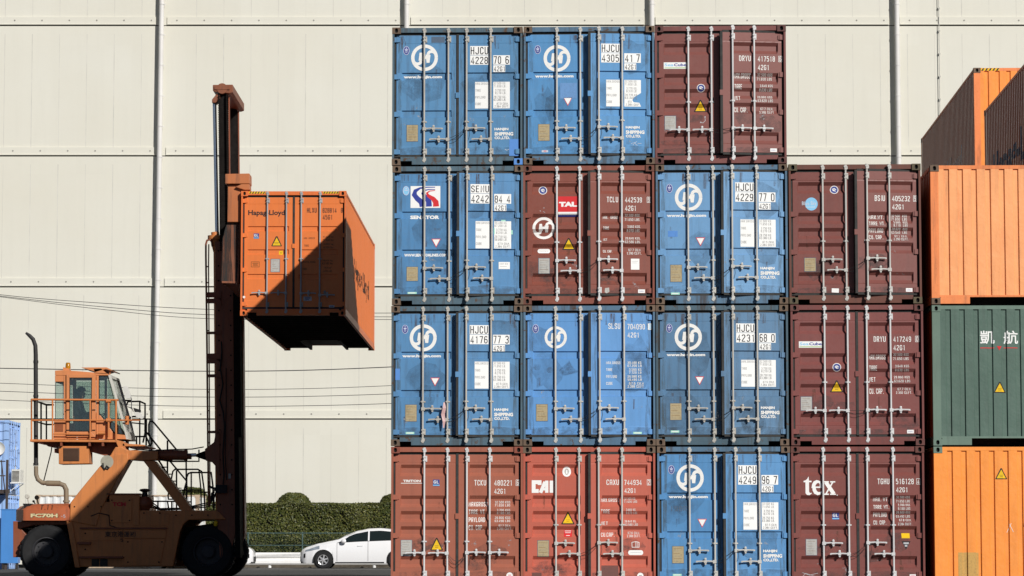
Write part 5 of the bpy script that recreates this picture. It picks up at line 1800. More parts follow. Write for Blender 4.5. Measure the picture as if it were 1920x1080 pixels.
cabbox([(99, 790), (101, 790), (101, 823), (98.5, 823)], CY0 + 0.081, CY1 - 0.081)
cabbox([(101, 703.3), (102.5, 703.3), (102.5, 716), (101, 716)], CY0 + 0.081, CY1 - 0.081)
cabo = tput("cab", cab, fl_or, bevel=0.008)
fl_cab = paint("cab_orange", lit(210, 134, 84), 0.2, 0.05, 0.45, 0.12, (0.05, 0.03, 0.02))  # the cab's own orange, paler and cleaner than the chassis paint
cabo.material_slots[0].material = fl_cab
for nm in ():
    pass
# far wall of the cab and its rear window open to the wall behind
mb = tb()
mb.px([(123, 701), (178, 701), (178, 819), (123, 819)], YN, CY0 - 0.052, CY0 - 0.002)
bm_door = [(128.5, 707.5), (171, 707.5), (170, 809), (128, 809)]
mb2 = tb()
out = [(123, 701), (178, 701), (178, 819), (123, 819)]
for i in range(4):
    j = (i + 1) % 4
    mb2.px([out[i], out[j], bm_door[j], bm_door[i]], YN, CY0 - 0.055, CY0 - 0.003)
dro = put("door", mb2.mesh("door"), fl_cab, cabo, bevel=0.006)
mb = tb()
mb.px([(128.7, 707.7), (170.8, 707.7), (169.8, 808.8), (128.2, 808.8)], YN, CY0 - 0.034, CY0 - 0.026)
put("pane", mb.mesh("pane"), cab_glass, cabo)
mb = tb()
edge = [(128.7, 707.7), (170.8, 707.7), (169.8, 808.8), (128.2, 808.8)]
inn = [(130, 709.2), (169.6, 709.2), (168.6, 807.2), (129.5, 807.2)]
for i in range(4):
    j = (i + 1) % 4
    mb.px([edge[i], edge[j], inn[j], inn[i]], YN, CY0 - 0.042, CY0 - 0.035)
edge = [(101.5, 716), (117, 716), (117, 787.5), (101, 787.5)]
inn = [(102.4, 717.2), (115.8, 717.2), (115.8, 786.8), (102, 786.8)]
for i in range(4):
    j = (i + 1) % 4
    mb.px([edge[i], edge[j], inn[j], inn[i]], YN, CY0 + 0.002, CY0 + 0.012)
edge = [(183.2, 704), (200.5, 704), (206, 722), (222, 788), (229, 814), (213, 812), (186, 777.5), (183.2, 776)]
inn = [(184.8, 705.4), (199.4, 705.4), (204.6, 722), (220.6, 788), (226.6, 812.4), (213.6, 810.6), (187, 776.4), (184.8, 774)]
for i in range(8):
    j = (i + 1) % 8
    mb.px([edge[i], edge[j], inn[j], inn[i]], YN, CY0 + 0.002, CY0 + 0.012)
put("window_seal", mb.mesh("window_seal"), BLACK, cabo)
for pts, y in (([(102, 717), (116, 717), (116, 787), (101.5, 787)], CY0 + 0.014), ([(184, 705), (200, 705), (205.5, 722), (221.5, 788), (228, 813.5), (213, 811.5), (186.5, 777), (184, 775)], CY0 + 0.014),
               ([(102, 717), (116, 717), (116, 787), (101.5, 787)], CY1 - 0.03), ([(124.5, 708), (178, 708), (178, 812), (124.5, 812)], CY1 - 0.03),
               ([(184, 705), (200, 705), (205.5, 722), (221.5, 788), (228, 813.5), (213, 811.5), (186.5, 777), (184, 775)], CY1 - 0.03)):
    mb = tb()
    mb.px(pts, YN, y, y + 0.006)
    put("pane", mb.mesh("pane"), cab_glass, cabo)
# slanted windscreen frame and its glass
scr = paint("bleached_rubber_frame", (0.56, 0.55, 0.50), 0.3, 0.0, 0.6)
mb = tb()
wl = [(201.5, 703), (209, 703.5), (236, 790), (241, 824), (236, 824), (231, 800), (226, 786)]
mb.px([(201, 702.5), (206, 702.5), (219, 748), (231, 790), (238, 823), (235, 823), (228, 793), (214, 745)], YN, CY0, CY0 + 0.07)
mb.px([(201, 702.5), (206, 702.5), (219, 748), (231, 790), (238, 823), (235, 823), (228, 793), (214, 745)], YN, CY1 - 0.07, CY1)
mb.px([(201, 702.5), (206, 702.5), (207.5, 708), (202.5, 708)], YN, CY0 + 0.071, CY1 - 0.071)
mb.px([(233, 808), (236, 808), (238.5, 823), (235, 823)], YN, CY0 + 0.071, CY1 - 0.071)
put("windscreen_frame", mb.mesh("windscreen_frame"), scr, cabo)
mb = tb()
mb.px([(203, 708.5), (204.5, 708.5), (217, 750), (234, 807), (232.4, 807), (215.4, 750)], YN, CY0 + 0.072, CY1 - 0.072)
put("windscreen", mb.mesh("windscreen"), whitish_glass, cabo)
mb = tb()
line(mb, [(219, 738), (224, 752), (229, 760)], 0.016, CY0 + 0.6)
line(mb, [(229, 760), (232, 790)], 0.010, CY0 + 0.6)
put("wiper", mb.mesh("wiper"), BLACK, cabo)
mb = tb()
for i in range(8):
    y = 792 + i * 2.2
    mb.px([(101, y), (116.5, y), (116.5, y + 1.1), (101, y + 1.1)], YN, CY0 - 0.014, CY0 - 0.001)
put("louvre", mb.mesh("louvre"), fl_brown, cabo)
mb = tb()
mb.px([(150.5, 688.2), (198, 688), (208, 692.5), (207, 694), (197, 691), (176, 697), (174, 695)], YN, CY0 - 0.02, CY1 + 0.02)
mb.px([(174, 691), (188, 690.5), (198, 699.5), (176, 698)], YN, CY0 - 0.02, CY0 + 0.2)
line(mb, [(207, 693.5), (205.5, 702)], 0.014, CY0 + 0.1)
put("sun_visor", mb.mesh("sun_visor"), fl_cab, cabo)
mb = tb()
mb.px([(115, 687), (126.5, 690), (126.5, 694), (115, 694)], YN, CY0 + 0.1, CY0 + 0.4)
mb.lathe([(0.062, 0.0), (0.066, 0.03), (0.058, 0.13), (0.04, 0.15), (0.001, 0.155)], at(123, 689.5, YN) + Vector((0, 0.4, 0)), 'Z', 18, 1)
put("beacon", mb.mesh("beacon", smooth=40), [fl_cab, flat("amber_lens", (0.42, 0.18, 0.01), 0.2)], cabo)
for py in (768, 806):
    mb = tb()
    for x in (123, 172):
        mb.px([(x, py - 0.8), (x + 5.5, py - 0.8), (x + 5.5, py + 0.8), (x, py + 0.8)], YN, CY0 - 0.075, CY0 - 0.056)
    put("door_catch", mb.mesh("door_catch"), BLACK, cabo)
# inside: seat, head rest, steering column, console
seatm = flat("dark_seat_cloth", (0.022, 0.026, 0.028), 0.8, 0.2)
mb = tb()
Yi0, Yi1 = CY0 + 0.45, CY0 + 1.05
mb.px([(129.5, 752), (138, 752), (142, 790), (164, 799), (164, 806), (134, 806)], YN, Yi0, Yi1)
mb.px([(130, 726), (138.5, 726), (139.5, 749), (130.5, 749)], YN, Yi0 + 0.1, Yi1 - 0.1)
mb.px([(136, 806.5), (162, 806.5), (162, 822), (138, 822)], YN, Yi0 + 0.08, Yi1 - 0.08)
mb.px([(150, 772), (170, 768), (174, 772), (152, 778)], YN, Yi0 - 0.1, Yi0 - 0.02)
seat = put("seat", mb.mesh("seat"), seatm, cabo, bevel=0.03)
mb = tb()
mb.px([(131, 774), (168, 774), (168, 822), (131, 822)], YN, CY1 - 0.35, CY1 - 0.1)
mb.px([(195, 785), (212, 795), (226, 815), (226, 822), (188, 822), (188, 785)], YN, CY0 + 0.35, CY1 - 0.35)
line(mb, [(200, 815), (192, 782)], 0.035, CY0 + 0.75)
c_ = at(191, 779, CY0 + 0.75)
rn = []
for i in range(20):
    a = 2 * math.pi * i / 20
    rn.append(c_ + Vector((0.06 * math.cos(a) * 1.2, 0.2 * math.sin(a), 0.03 * -math.cos(a) + 0.08 * math.cos(a))))
mb.tube(rn, 0.014, 6, closed=True)
put("console", mb.mesh("console"), seatm, cabo)
# mirrors
white_m = flat("mirror_shell", (0.62, 0.61, 0.57), 0.35, 0.05)
for pts, arm_, mm in (([(228.5, 724.5), (231, 723), (237, 723), (240, 732), (243.5, 744), (242, 746), (235, 746.5), (232, 743)], [(242, 735), (245, 744), (246.5, 748), (246.5, 790)], white_m),
                      ([(248.5, 771.5), (262, 773), (268.5, 782), (264, 785), (253, 781)], [(238, 761), (247.5, 765), (250, 772)], white_m), ([(247.5, 763.5), (261.5, 767.5), (261.5, 772), (250, 771.5)], [(239, 762), (247.5, 766)], BLACK)):
    mb = tb()
    mb.px(pts, YN, YN + 0.22, YN + 0.30)
    line(mb, arm_, 0.012, YN + 0.29)
    tput("mirror", mb, mm, bevel=0.01)

# railings
mb = tb()
YR = YP0 + 0.02
line(mb, [(59, 749), (222, 750), (240, 750)][:2], 0.024, YR)
line(mb, [(59, 788), (240, 788)], 0.02, YR)
line(mb, [(98, 813.5), (170, 814)], 0.014, YR)
for x, y0, y1 in ((59, 748, 824), (98.5, 749, 824), (169, 749, 824), (203.5, 752, 820), (217.5, 750, 826)):
    line(mb, [(x, y0), (x, y1)], 0.02 if x < 200 else 0.026, YR)
line(mb, [(199, 752), (208, 752)], 0.05, YR)
line(mb, [(199, 788), (208, 788)], 0.05, YR)
line(mb, [(240, 788), (262, 788)], 0.016, YR + 0.2)
line(mb, [(238, 780), (238, 796)], 0.05, YR + 0.1)
line(mb, [(184, 812), (197, 812)], 0.05, YR - 0.02)
line(mb, [(59, 788), (59, 749)], 0.02, YR)
tput("railing", mb, rail_m, smooth=50)
mb = tb()
YB = YP1 - 0.05
pr = lambda x, y, Y: at(x, y, Y)
line(mb, [(59, 749, YR), (87, 759, YB), (101, 759, YB)], 0.022)
line(mb, [(59, 788, YR), (87, 796, YB), (101, 796, YB)], 0.018)
line(mb, [(77, 755, YN + 1.5), (77, 826, YN + 1.5)], 0.022)
line(mb, [(87, 759, YB), (87, 826, YB)], 0.02)
tput("railing", mb, rail_d, smooth=50)
mb = tb()
YQ = YN + 2.4
line(mb, [(237, 846), (237, 760), (240, 753), (262, 752.5), (272, 757), (272, 812), (268, 830)], 0.022, YQ)
line(mb, [(262, 752.5), (262, 834)], 0.02, YQ)
line(mb, [(222, 751), (246, 751)], 0.022, YQ - 0.5)
line(mb, [(240, 845), (240.5, 790), (243, 783), (250, 781), (270, 782), (274.5, 788), (274, 835)], 0.022, YQ + 0.1)
line(mb, [(240, 818.5), (274, 818.5)], 0.02, YQ)
line(mb, [(256, 845), (256, 820)], 0.02, YQ)
line(mb, [(240, 792), (270, 795)], 0.016, YQ, m=0)
# handrails of the ladder stairs
line(mb, [(277, 836), (282, 836), (285, 830), (284, 825), (279, 812), (279, 796), (281, 790), (285, 789.5), (289, 793), (335, 848), (349, 865), (350, 960)], 0.022, YQ + 0.3)
line(mb, [(271, 806), (304, 847), (350, 902), (346, 916), (344, 930)], 0.022, YQ + 0.3)
line(mb, [(274, 818), (286, 848)], 0.02, YQ + 0.3)
line(mb, [(314, 826), (314, 900)], 0.022, YQ + 0.3)
line(mb, [(350, 865), (318, 865)], 0.022, YQ + 0.2)
for i in range(8):
    f_ = i / 7
    c_ = at(286 + 60 * f_, 850 + 92 * f_, YQ + 0.35)
    mb.box(c_.x - 0.12, c_.x + 0.12, YQ + 0.32, YQ + 0.72, c_.z, c_.z + 0.02)
mb.px([(282, 845), (286, 845), (352, 950), (348, 950)], YQ, YQ + 0.28, YQ + 0.31)
tput("stair", mb, rail_d, smooth=50)  # near-black colour paints in the shade on these platform rails and stairs
mb = tb()
YL = YN + 0.5
line(mb, [(330, 936), (316, 936), (315, 930), (324, 884), (328, 880), (371, 880), (378, 884), (383, 920), (384, 958)], 0.02, YL)
line(mb, [(331, 882), (331, 958)], 0.02, YL)
line(mb, [(373, 881), (377, 920), (377, 958)], 0.018, YL)
line(mb, [(350, 958), (350, 895), (353, 888), (358, 886), (396, 886), (399, 910), (401, 958)], 0.022, YL + 0.4)
line(mb, [(358.5, 886), (358.5, 958)], 0.018, YL + 0.4)
line(mb, [(331, 919), (377, 919)], 0.018, YL)
line(mb, [(350, 922), (390, 923)], 0.018, YL + 0.4)
line(mb, [(282, 940), (314, 940), (317, 958)], 0.02, YL + 0.2)
for x in (296, 322, 331, 341):
    line(mb, [(x, 941), (x, 958)], 0.018, YL + 0.2)
line(mb, [(315, 940), (358, 941)], 0.018, YL + 0.2)
tput("deck_rail", mb, rail_d, smooth=50)
mb = tb()
for x in (285, 300, 312, 330, 345, 360, 372, 385, 394):
    c_ = at(x, 956, YN + 0.2)
    mb.lathe([(0.02, 0), (0.016, 0.03)], c_, 'Z', 6)
mb.px([(200, 925), (263, 925), (263, 927.4), (200, 927.4)], YN, YN - 0.03, YF - 0.6)
tput("bonnet_lid", mb, fl_brown)

# the driver, seated and facing the mast
dp = at(145, 797, CY0 + 0.75)
drv = empty("person", dp, "driver in dark work clothes and cap seated in the lift truck cab", "person")
Yd = CY0 + 0.75
J = lambda px, py, dy=0.0: at(px, py, Yd) + Vector((0, dy, 0)) - dp
sk = [(J(145, 795), 0.135), (J(146, 783), 0.13), (J(148, 769), 0.145), (J(149, 758), 0.13), (J(150, 751), 0.060), (J(151.5, 746), 0.062), (J(152.2, 741), 0.092), (J(152.4, 735.5), 0.098), (J(152.0, 731.5), 0.080)]
ed = [(i, i + 1) for i in range(8)]


def chain(root, pts):
    a = root
    for p, r in pts:
        sk.append((p, r))
        ed.append((a, len(sk) - 1))
        a = len(sk) - 1
    return a


chain(7, [(J(158.2, 737.5), 0.030), (J(161.0, 738.6), 0.018)])                 # nose
chain(6, [(J(157.5, 743.5), 0.040), (J(159.3, 744.6), 0.026)])                 # chin
for s_ in (-1, 1):
    chain(7, [(J(151.5, 737.5, 0.085 * s_), 0.030), (J(151.2, 736.5, 0.112 * s_), 0.018)])   # ears
    h = chain(3, [(J(149, 757, 0.17 * s_), 0.075), (J(153, 767, 0.22 * s_), 0.056), (J(158, 777, 0.235 * s_), 0.048), (J(168, 777, 0.21 * s_), 0.040), (J(176, 776.5, 0.18 * s_), 0.030), (J(180, 776, 0.17 * s_), 0.034)])
    for k, (dx, dz, fl) in enumerate(((5.4, -1.6, 0.9), (6.2, -0.7, 1.0), (5.9, 0.3, 0.95), (5.0, 1.2, 0.75))):
        chain(h, [(J(180 + dx * 0.55, 776 + dz, (0.17 - 0.012 * k) * s_), 0.009), (J(180 + dx * 0.9, 777.2 + dz, (0.155 - 0.012 * k) * s_), 0.008), (J(180 + dx * 0.75, 778.6 + dz, (0.145 - 0.012 * k) * s_), 0.007)])
    chain(h, [(J(181.5, 774.5, 0.13 * s_), 0.010), (J(184, 774.6, 0.11 * s_), 0.008)])
    chain(0, [(J(147, 795, 0.10 * s_), 0.10), (J(158, 792, 0.13 * s_), 0.088), (J(168, 791, 0.15 * s_), 0.068), (J(171, 801, 0.15 * s_), 0.060), (J(172, 813, 0.15 * s_), 0.042), (J(174, 817.5, 0.15 * s_), 0.044), (J(180, 819, 0.15 * s_), 0.036)])
me = bpy.data.meshes.new("body")
me.from_pydata([tuple(p) for p, r in sk], ed, [])
pm = NT("work_clothes_and_skin")
sp = pm.n("ShaderNodeSeparateXYZ")
g_ = pm.n("ShaderNodeNewGeometry")
pm.link(g_.outputs['Position'], sp.inputs[0])
zn = at(150, 750, Yd).z
xh = at(177.5, 776, Yd).x
up_m = pm.ramp(sp.outputs['Z'], zn, zn + 0.01)
hd_m = pm.ramp(sp.outputs['X'], xh, xh + 0.01)
hz_m = pm.ramp(sp.outputs['Z'], at(180, 786, Yd).z, at(180, 785, Yd).z)
skin_f = pm.n("ShaderNodeMath", operation='MAXIMUM')
pm.link(up_m, skin_f.inputs[0])
pm.link(pm.mul(hd_m, hz_m), skin_f.inputs[1])
pm.link(pm.mix(skin_f.outputs[0], (0.030, 0.036, 0.050), (0.36, 0.21, 0.14)), pm.b.inputs['Base Color'])
pm.b.inputs['Roughness'].default_value = 0.75
bo = put("body", me, pm.m, drv)
sm_ = bo.modifiers.new("skin", 'SKIN')
sm_.use_smooth_shade = True
for i, (p, r) in enumerate(sk):
    me.skin_vertices[0].data[i].radius = (r, r)
    me.skin_vertices[0].data[i].use_root = i == 0
ss = bo.modifiers.new("smooth", 'SUBSURF')
ss.levels = ss.render_levels = 2
capm = flat("dark_cap", (0.020, 0.022, 0.028), 0.8)
mb = MB(dp)
hc_ = at(152.2, 733.8, Yd)
mb.lathe([(0.112, 0.0), (0.112, 0.04), (0.095, 0.085), (0.05, 0.112), (0.004, 0.118)], hc_, 'Z', 20)
mb.prism([(hc_.x + 0.07, hc_.z + 0.012), (hc_.x + 0.20, hc_.z - 0.008), (hc_.x + 0.20, hc_.z + 0.002), (hc_.x + 0.07, hc_.z + 0.028)], Yd - 0.075, Yd + 0.075)
put("cap", mb.mesh("cap", smooth=40), capm, drv)
mb = MB(dp)
for s_ in (-1, 1):
    mb.lathe([(0.013, -0.004), (0.013, 0.004)], at(158.0, 735.2, Yd) + Vector((0.0, 0.038 * s_, 0)), 'X', 10)
mb.box(hc_.x + 0.082, hc_.x + 0.092, Yd - 0.025, Yd + 0.025, at(150, 742.5, Yd).z, at(150, 741.8, Yd).z)
put("face_features", mb.mesh("face_features"), DEC['K'], drv)
# ------------------------------------------------------------------ ground
def sheet(name, x0, x1, y0, y1, z, mat):
    mb = MB()
    mb.add([(x0, y0, z), (x1, y0, z), (x1, y1, z), (x0, y1, z)], [(0, 1, 2, 3)])
    return tag(put(name, mb.mesh(name, recalc=False), mat), kind="structure")


g = NT("old_asphalt")
P = g.pos()
n1 = g.noise(P, 0.25, 6, 0.6)
n2 = g.noise(P, 9, 6, 0.75)
n3 = g.noise(g.pos((0.15, 1.2, 1)), 1.2, 4, 0.6)
c = g.mix(g.ramp(n1, 0.35, 0.7), (0.030, 0.030, 0.032), (0.052, 0.051, 0.050))
c = g.mix(g.mul(g.ramp(n2, 0.45, 0.75), 0.5), c, (0.075, 0.073, 0.07))
c = g.mix(g.mul(g.ramp(n3, 0.6, 0.75), 0.5), c, (0.018, 0.018, 0.019))
g.link(c, g.b.inputs['Base Color'])
g.b.inputs['Roughness'].default_value = 0.9
g.bump(n2, 0.4, 0.02)
sheet("ground", -1500, 1500, -300, 2500, 0.0, g.m)
sheet("lit_ground_strip", -70, 30, 101, 118.9, 0.004, flat("lit_ground_grey", (0.085, 0.083, 0.08), 0.9, 0.3, scale=2.0))  # paler sheet, paints the sunlit strip of ground into the colour
mb = MB()
mb.box(-70, 30, 115.6, 115.8, 0.0, 0.13)
tag(put("kerb", mb.mesh("kerb"), flat("kerb_stone", (0.10, 0.085, 0.065), 0.9, 0.3, scale=3.0)), kind="structure")
sheet("soil", -70, 30, 115.81, 119.2, 0.09, flat("brown_soil", (0.09, 0.065, 0.04), 0.95, 0.5, scale=4))

# ------------------------------------------------------------------ warehouse
YW = 122.0
cream_m = NT("cream_cladding")
P = cream_m.pos()
b1_ = cream_m.noise(cream_m.pos((0.10, 1, 0.16)), 1.0, 5, 0.55)
b2_ = cream_m.noise(cream_m.pos((3.0, 1, 0.25)), 1.0, 5, 0.6)
b3_ = cream_m.noise(P, 6, 4, 0.6)
c = cream_m.mix(cream_m.ramp(b1_, 0.40, 0.72), (0.682, 0.670, 0.596), (0.652, 0.628, 0.538))
c = cream_m.mix(cream_m.mul(cream_m.ramp(b2_, 0.5, 0.8), 0.22), c, (0.56, 0.545, 0.475))
c = cream_m.mix(cream_m.mul(cream_m.ramp(b3_, 0.5, 0.8), 0.10), c, (0.55, 0.535, 0.48))
sx = cream_m.n("ShaderNodeSeparateXYZ")
cream_m.link(P, sx.inputs[0])
pi_ = cream_m.n("ShaderNodeMath", operation='FLOOR')
cream_m.link(cream_m.mul(sx.outputs['X'], 1 / 1.121), pi_.inputs[0])
pz_ = cream_m.n("ShaderNodeMath", operation='FLOOR')
cream_m.link(cream_m.mul(sx.outputs['Z'], 1 / 5.36), pz_.inputs[0])
cb_ = cream_m.n("ShaderNodeCombineXYZ")
cream_m.link(pi_.outputs[0], cb_.inputs[0])
cream_m.link(pz_.outputs[0], cb_.inputs[1])
wn_ = cream_m.n("ShaderNodeTexWhiteNoise")
cream_m.link(cb_.outputs[0], wn_.inputs['Vector'])
c = cream_m.mix(cream_m.mul(wn_.outputs['Value'], 0.22), c, (0.60, 0.585, 0.51))
cream_m.link(c, cream_m.b.inputs['Base Color'])
cream_m.b.inputs['Roughness'].default_value = 0.6
cream_m.b.inputs['Specular IOR Level'].default_value = 0.2
cream_m.bump(b1_, 0.15, 0.2)
cream_mat = cream_m.m
joint = flat("panel_joint", (0.585, 0.57, 0.51), 0.8, 0.12, scale=1.0)
gap_and_shadow_line = flat("dark_core_and_shadow_line", (0.10, 0.095, 0.085), 0.8)
XW0, XW1 = -60.0, 55.0
wh = empty("warehouse", (0, YW, 0), "large windowless warehouse with cream metal cladding behind the containers", "warehouse")
WO = Vector((0, YW, 0))
bandz = [at(960, y, YW).z for y in (785.5, 537.5, 292, 47.5)]
bandz = [bandz[0] - (bandz[1] - bandz[0])] + bandz + [bandz[3] + (bandz[3] - bandz[2])]
top_z = bandz[-1] + 3.0
pitch_x = at(975, 540, YW).x * 0 + (at(960 + 51.45, 300, YW).x)
pipes = [at(p, 0, YW).x for p in (307 - 457.5, 307, 763.5, 1221.5, 1679, 2136)]
mb = MB(WO)
zs_ = [0.0] + bandz + [top_z]
for z0, z1 in zip(zs_, zs_[1:]):
    mb.box(XW0, XW1, YW, YW + 0.12, z0 + 0.012, z1 - 0.012)
put("cladding", mb.mesh("cladding"), cream_mat, wh)
mb = MB(WO)
mb.box(XW0, XW1, YW + 0.03, YW + 0.3, 0.0, top_z - 0.02)
mb.box(XW0, XW0 + 0.3, YW + 0.31, YW + 30, 0.0, top_z - 0.02)
mb.box(XW1 - 0.3, XW1, YW + 0.31, YW + 30, 0.0, top_z - 0.02)
mb.box(XW0, XW1, YW + 30.01, YW + 30.3, 0.0, top_z - 0.02)
put("wall_core", mb.mesh("wall_core"), gap_and_shadow_line, wh)
mb = MB(WO)
mb.box(XW0 - 0.4, XW1 + 0.4, YW - 0.3, YW + 30.6, top_z, top_z + 0.4)
put("roof", mb.mesh("roof"), flat("roof_sheet", (0.4, 0.4, 0.38), 0.5), wh)
mb = MB(WO)
x = at(6, 300, YW).x
x -= pitch_x * int((x - XW0) / pitch_x)
k_ = 0
while x < XW1:
    if min(abs(x - q) for q in pipes) > 0.35:
        for z0, z1 in zip(zs_, zs_[1:]):
            w_ = 0.010 + 0.004 * ((k_ * 7) % 3)
            mb.box(x - w_, x + w_, YW - 0.002, YW + 0.01, z0 + 0.03, z1 - 0.36 if z1 != top_z else z1 - 0.02)
            k_ += 1
    x += pitch_x
put("panel_joint", mb.mesh("panel_joint"), joint, wh)
for z in bandz:
    mb = MB(WO)
    for a, b in zip(pipes, pipes[1:]):
        mb.box(a + 0.16, b - 0.30, YW - 0.055, YW - 0.001, z + 0.02, z + 0.345)
        mb.box(a + 0.16, b - 0.30, YW - 0.085, YW - 0.0555, z + 0.02, z + 0.05)
        xx = a + pitch_x * 0.5
        while xx < b - 0.3:
            mb.lathe([(0.035, 0.0), (0.032, -0.014), (0.001, -0.018)], (xx, YW - 0.056, z + 0.20), 'Y', 8, 1)
            xx += pitch_x
    put("flashing", mb.mesh("flashing"), [cream_mat, flat("bolt_head", (0.30, 0.29, 0.26), 0.6)], wh)
    mb = MB(WO)
    mb.box(XW0, XW1, YW - 0.002, YW + 0.02, z - 0.03, z + 0.012)  # dark strip painted where the flashing's cast shadow falls
    put("gap_and_shadow_line", mb.mesh("gap_and_shadow_line"), gap_and_shadow_line, wh)
pipe_m = flat("pale_drain_pipe", (0.66, 0.645, 0.62), 0.4, 0.06, scale=1.0)
for i, x in enumerate(pipes):
    lean = (0, -0.16, -0.04, 0, 0.05, 0)[i]
    mb = MB(WO)
    mb.tube([(x + lean, YW - 0.27, 0.15), (x + lean * 0.1, YW - 0.27, top_z - 0.1)], 0.105, 14)
    z = 1.5
    while z < top_z - 0.3:
        xx = x + lean * (1 - z / top_z)
        mb.tube([(xx, YW - 0.27, z), (xx, YW - 0.27, z + 0.05)], 0.118, 14)
        mb.box(xx - 0.16, xx + 0.16, YW - 0.165, YW - 0.14, z, z + 0.05)
        mb.box(xx - 0.03, xx + 0.03, YW - 0.14, YW - 0.09, z, z + 0.05)
        z += 1.27
    put("drain_pipe", mb.mesh("drain_pipe", smooth=40), pipe_m, wh)
mb = MB(WO)
xc_ = at(1761, 100, YW).x
mb.tube([(xc_, YW - 0.075, 2.0), (xc_ + 0.03, YW - 0.075, 9.0), (xc_ - 0.02, YW - 0.095, 15.0), (xc_, YW - 0.095, top_z)], 0.017, 6)
z = 3.0
while z < top_z:
    mb.box(xc_ - 0.035, xc_ + 0.035, YW - 0.11, YW - 0.02, z, z + 0.06)
    z += 0.95
put("lightning_cable", mb.mesh("lightning_cable"), flat("grey_cable", (0.46, 0.45, 0.41), 0.6), wh)

# ------------------------------------------------------------------ hedge and domed shrubs
leafm = NT("hedge_leaf")
P = leafm.pos()
n1 = leafm.noise(P, 0.9, 4, 0.6)
n2 = leafm.noise(P, 14, 2, 0.5)
c = leafm.mix(leafm.ramp(n1, 0.38, 0.68), (0.050, 0.064, 0.013), (0.088, 0.094, 0.022))
c = leafm.mix(leafm.ramp(n2, 0.56, 0.72), c, (0.200, 0.180, 0.042))
c = leafm.mix(leafm.ramp(n2, 0.44, 0.30), c, (0.030, 0.046, 0.012))
leafm.link(c, leafm.b.inputs['Base Color'])
leafm.b.inputs['Roughness'].default_value = 0.5
leafm.b.inputs['Specular IOR Level'].default_value = 0.3
twig = flat("dark_twigs", (0.020, 0.020, 0.010), 0.9, 0.3)


def leaf_quad(vs, fs, p, nrm, s, rng):
    nrm = (nrm + Vector((rng.gauss(0, 0.55), rng.gauss(0, 0.55), rng.gauss(0, 0.55)))).normalized()
    u = nrm.cross(Vector((rng.gauss(0, 1), rng.gauss(0, 1), rng.gauss(0, 1)))).normalized()
    w = nrm.cross(u)
    o = len(vs)
    a = s * rng.uniform(0.7, 1.4)
    vs += [p - u * a, p + w * a * 0.55, p + u * a, p - w * a * 0.55]
    fs.append((o, o + 1, o + 2, o + 3))


def hedge(x0, x1, y0, y1, h, label, seed):
    rng = random.Random(seed)
    vs, fs = [], []
    area = (x1 - x0) * h
    wob = lambda x, z: 0.10 * math.sin(x * 1.7 + seed) + 0.07 * math.sin(x * 4.1 + z * 2.3) + 0.06 * math.sin(z * 5 + x)
    for i in range(int(area * 950)):
        x, z = rng.uniform(x0, x1), rng.uniform(0.08, h)
        leaf_quad(vs, fs, Vector((x, y0 + wob(x, z) + abs(rng.gauss(0, 0.07)), z)), Vector((0, -1, 0.25)), 0.040, rng)
    for i in range(int((x1 - x0) * (y1 - y0) * 600)):
        x, y = rng.uniform(x0, x1), rng.uniform(y0, y1)
        leaf_quad(vs, fs, Vector((x, y, h + 0.15 * wob(x, y) + rng.gauss(0, 0.015))), Vector((0, -0.2, 1)), 0.038, rng)
    for i in range(int((y1 - y0) * h * 300)):
        for xx, nx in ((x0, -1), (x1, 1)):
            leaf_quad(vs, fs, Vector((xx + rng.gauss(0, 0.05), rng.uniform(y0, y1), rng.uniform(0.08, h))), Vector((nx, 0, 0.2)), 0.05, rng)
    t = empty("hedge", ((x0 + x1) / 2, (y0 + y1) / 2, 0.09), label, "hedge")
    mb = MB(t.location)
    mb.add(vs, fs)
    put("foliage", mb.mesh("foliage", recalc=False), leafm.m, t)
    mb = MB(t.location)
    mb.box(x0 + 0.12, x1 - 0.12, y0 + 0.38, y1 - 0.1, 0.3, h - 0.05)
    for i in range(int((x1 - x0) / 0.6)):
        xx = x0 + 0.3 + i * 0.6
        mb.tube([(xx, y0 + 0.5, 0.05), (xx + 0.03, y0 + 0.5, 0.31)], 0.03, 6)
    put("stem", mb.mesh("stem"), twig, t)
    return t


def dome(cx, cy, r, zb, h, label, seed):
    rng = random.Random(seed)
    vs, fs = [], []
    for i in range(9000):
        d = Vector((rng.gauss(0, 1), rng.gauss(0, 1), abs(rng.gauss(0, 1)))).normalized()
        k = 1.0 + 0.025 * math.sin(d.x * 9 + seed) + 0.02 * math.sin(d.z * 11) + rng.gauss(0, 0.03)
        z = zb + d.z * (h - zb) * k
        if rng.random() < 0.25:
            z = rng.uniform(zb - 0.4, zb + 0.1)
        leaf_quad(vs, fs, Vector((cx + d.x * r * k, cy + d.y * r * 0.9 * k, z)), d, 0.036, rng)
    t = empty("domed_shrub", (cx, cy, 0.09), label, "shrub", "domed shrubs behind the hedge")
    mb = MB(t.location)
    mb.add(vs, fs)
    put("foliage", mb.mesh("foliage", recalc=False), leafm.m, t)
    mb = MB(t.location)
    mb.lathe([(r * 0.6, zb - 0.3), (r * 0.84, zb), (r * 0.80, zb + (h - zb) * 0.4), (r * 0.5, zb + (h - zb) * 0.78), (0.02, h - 0.14)], (cx, cy, 0), 'Z', 16)
    mb.tube([(cx, cy, 0.05), (cx, cy, zb - 0.2)], 0.12, 8)
    put("trunk", mb.mesh("trunk"), twig, t)


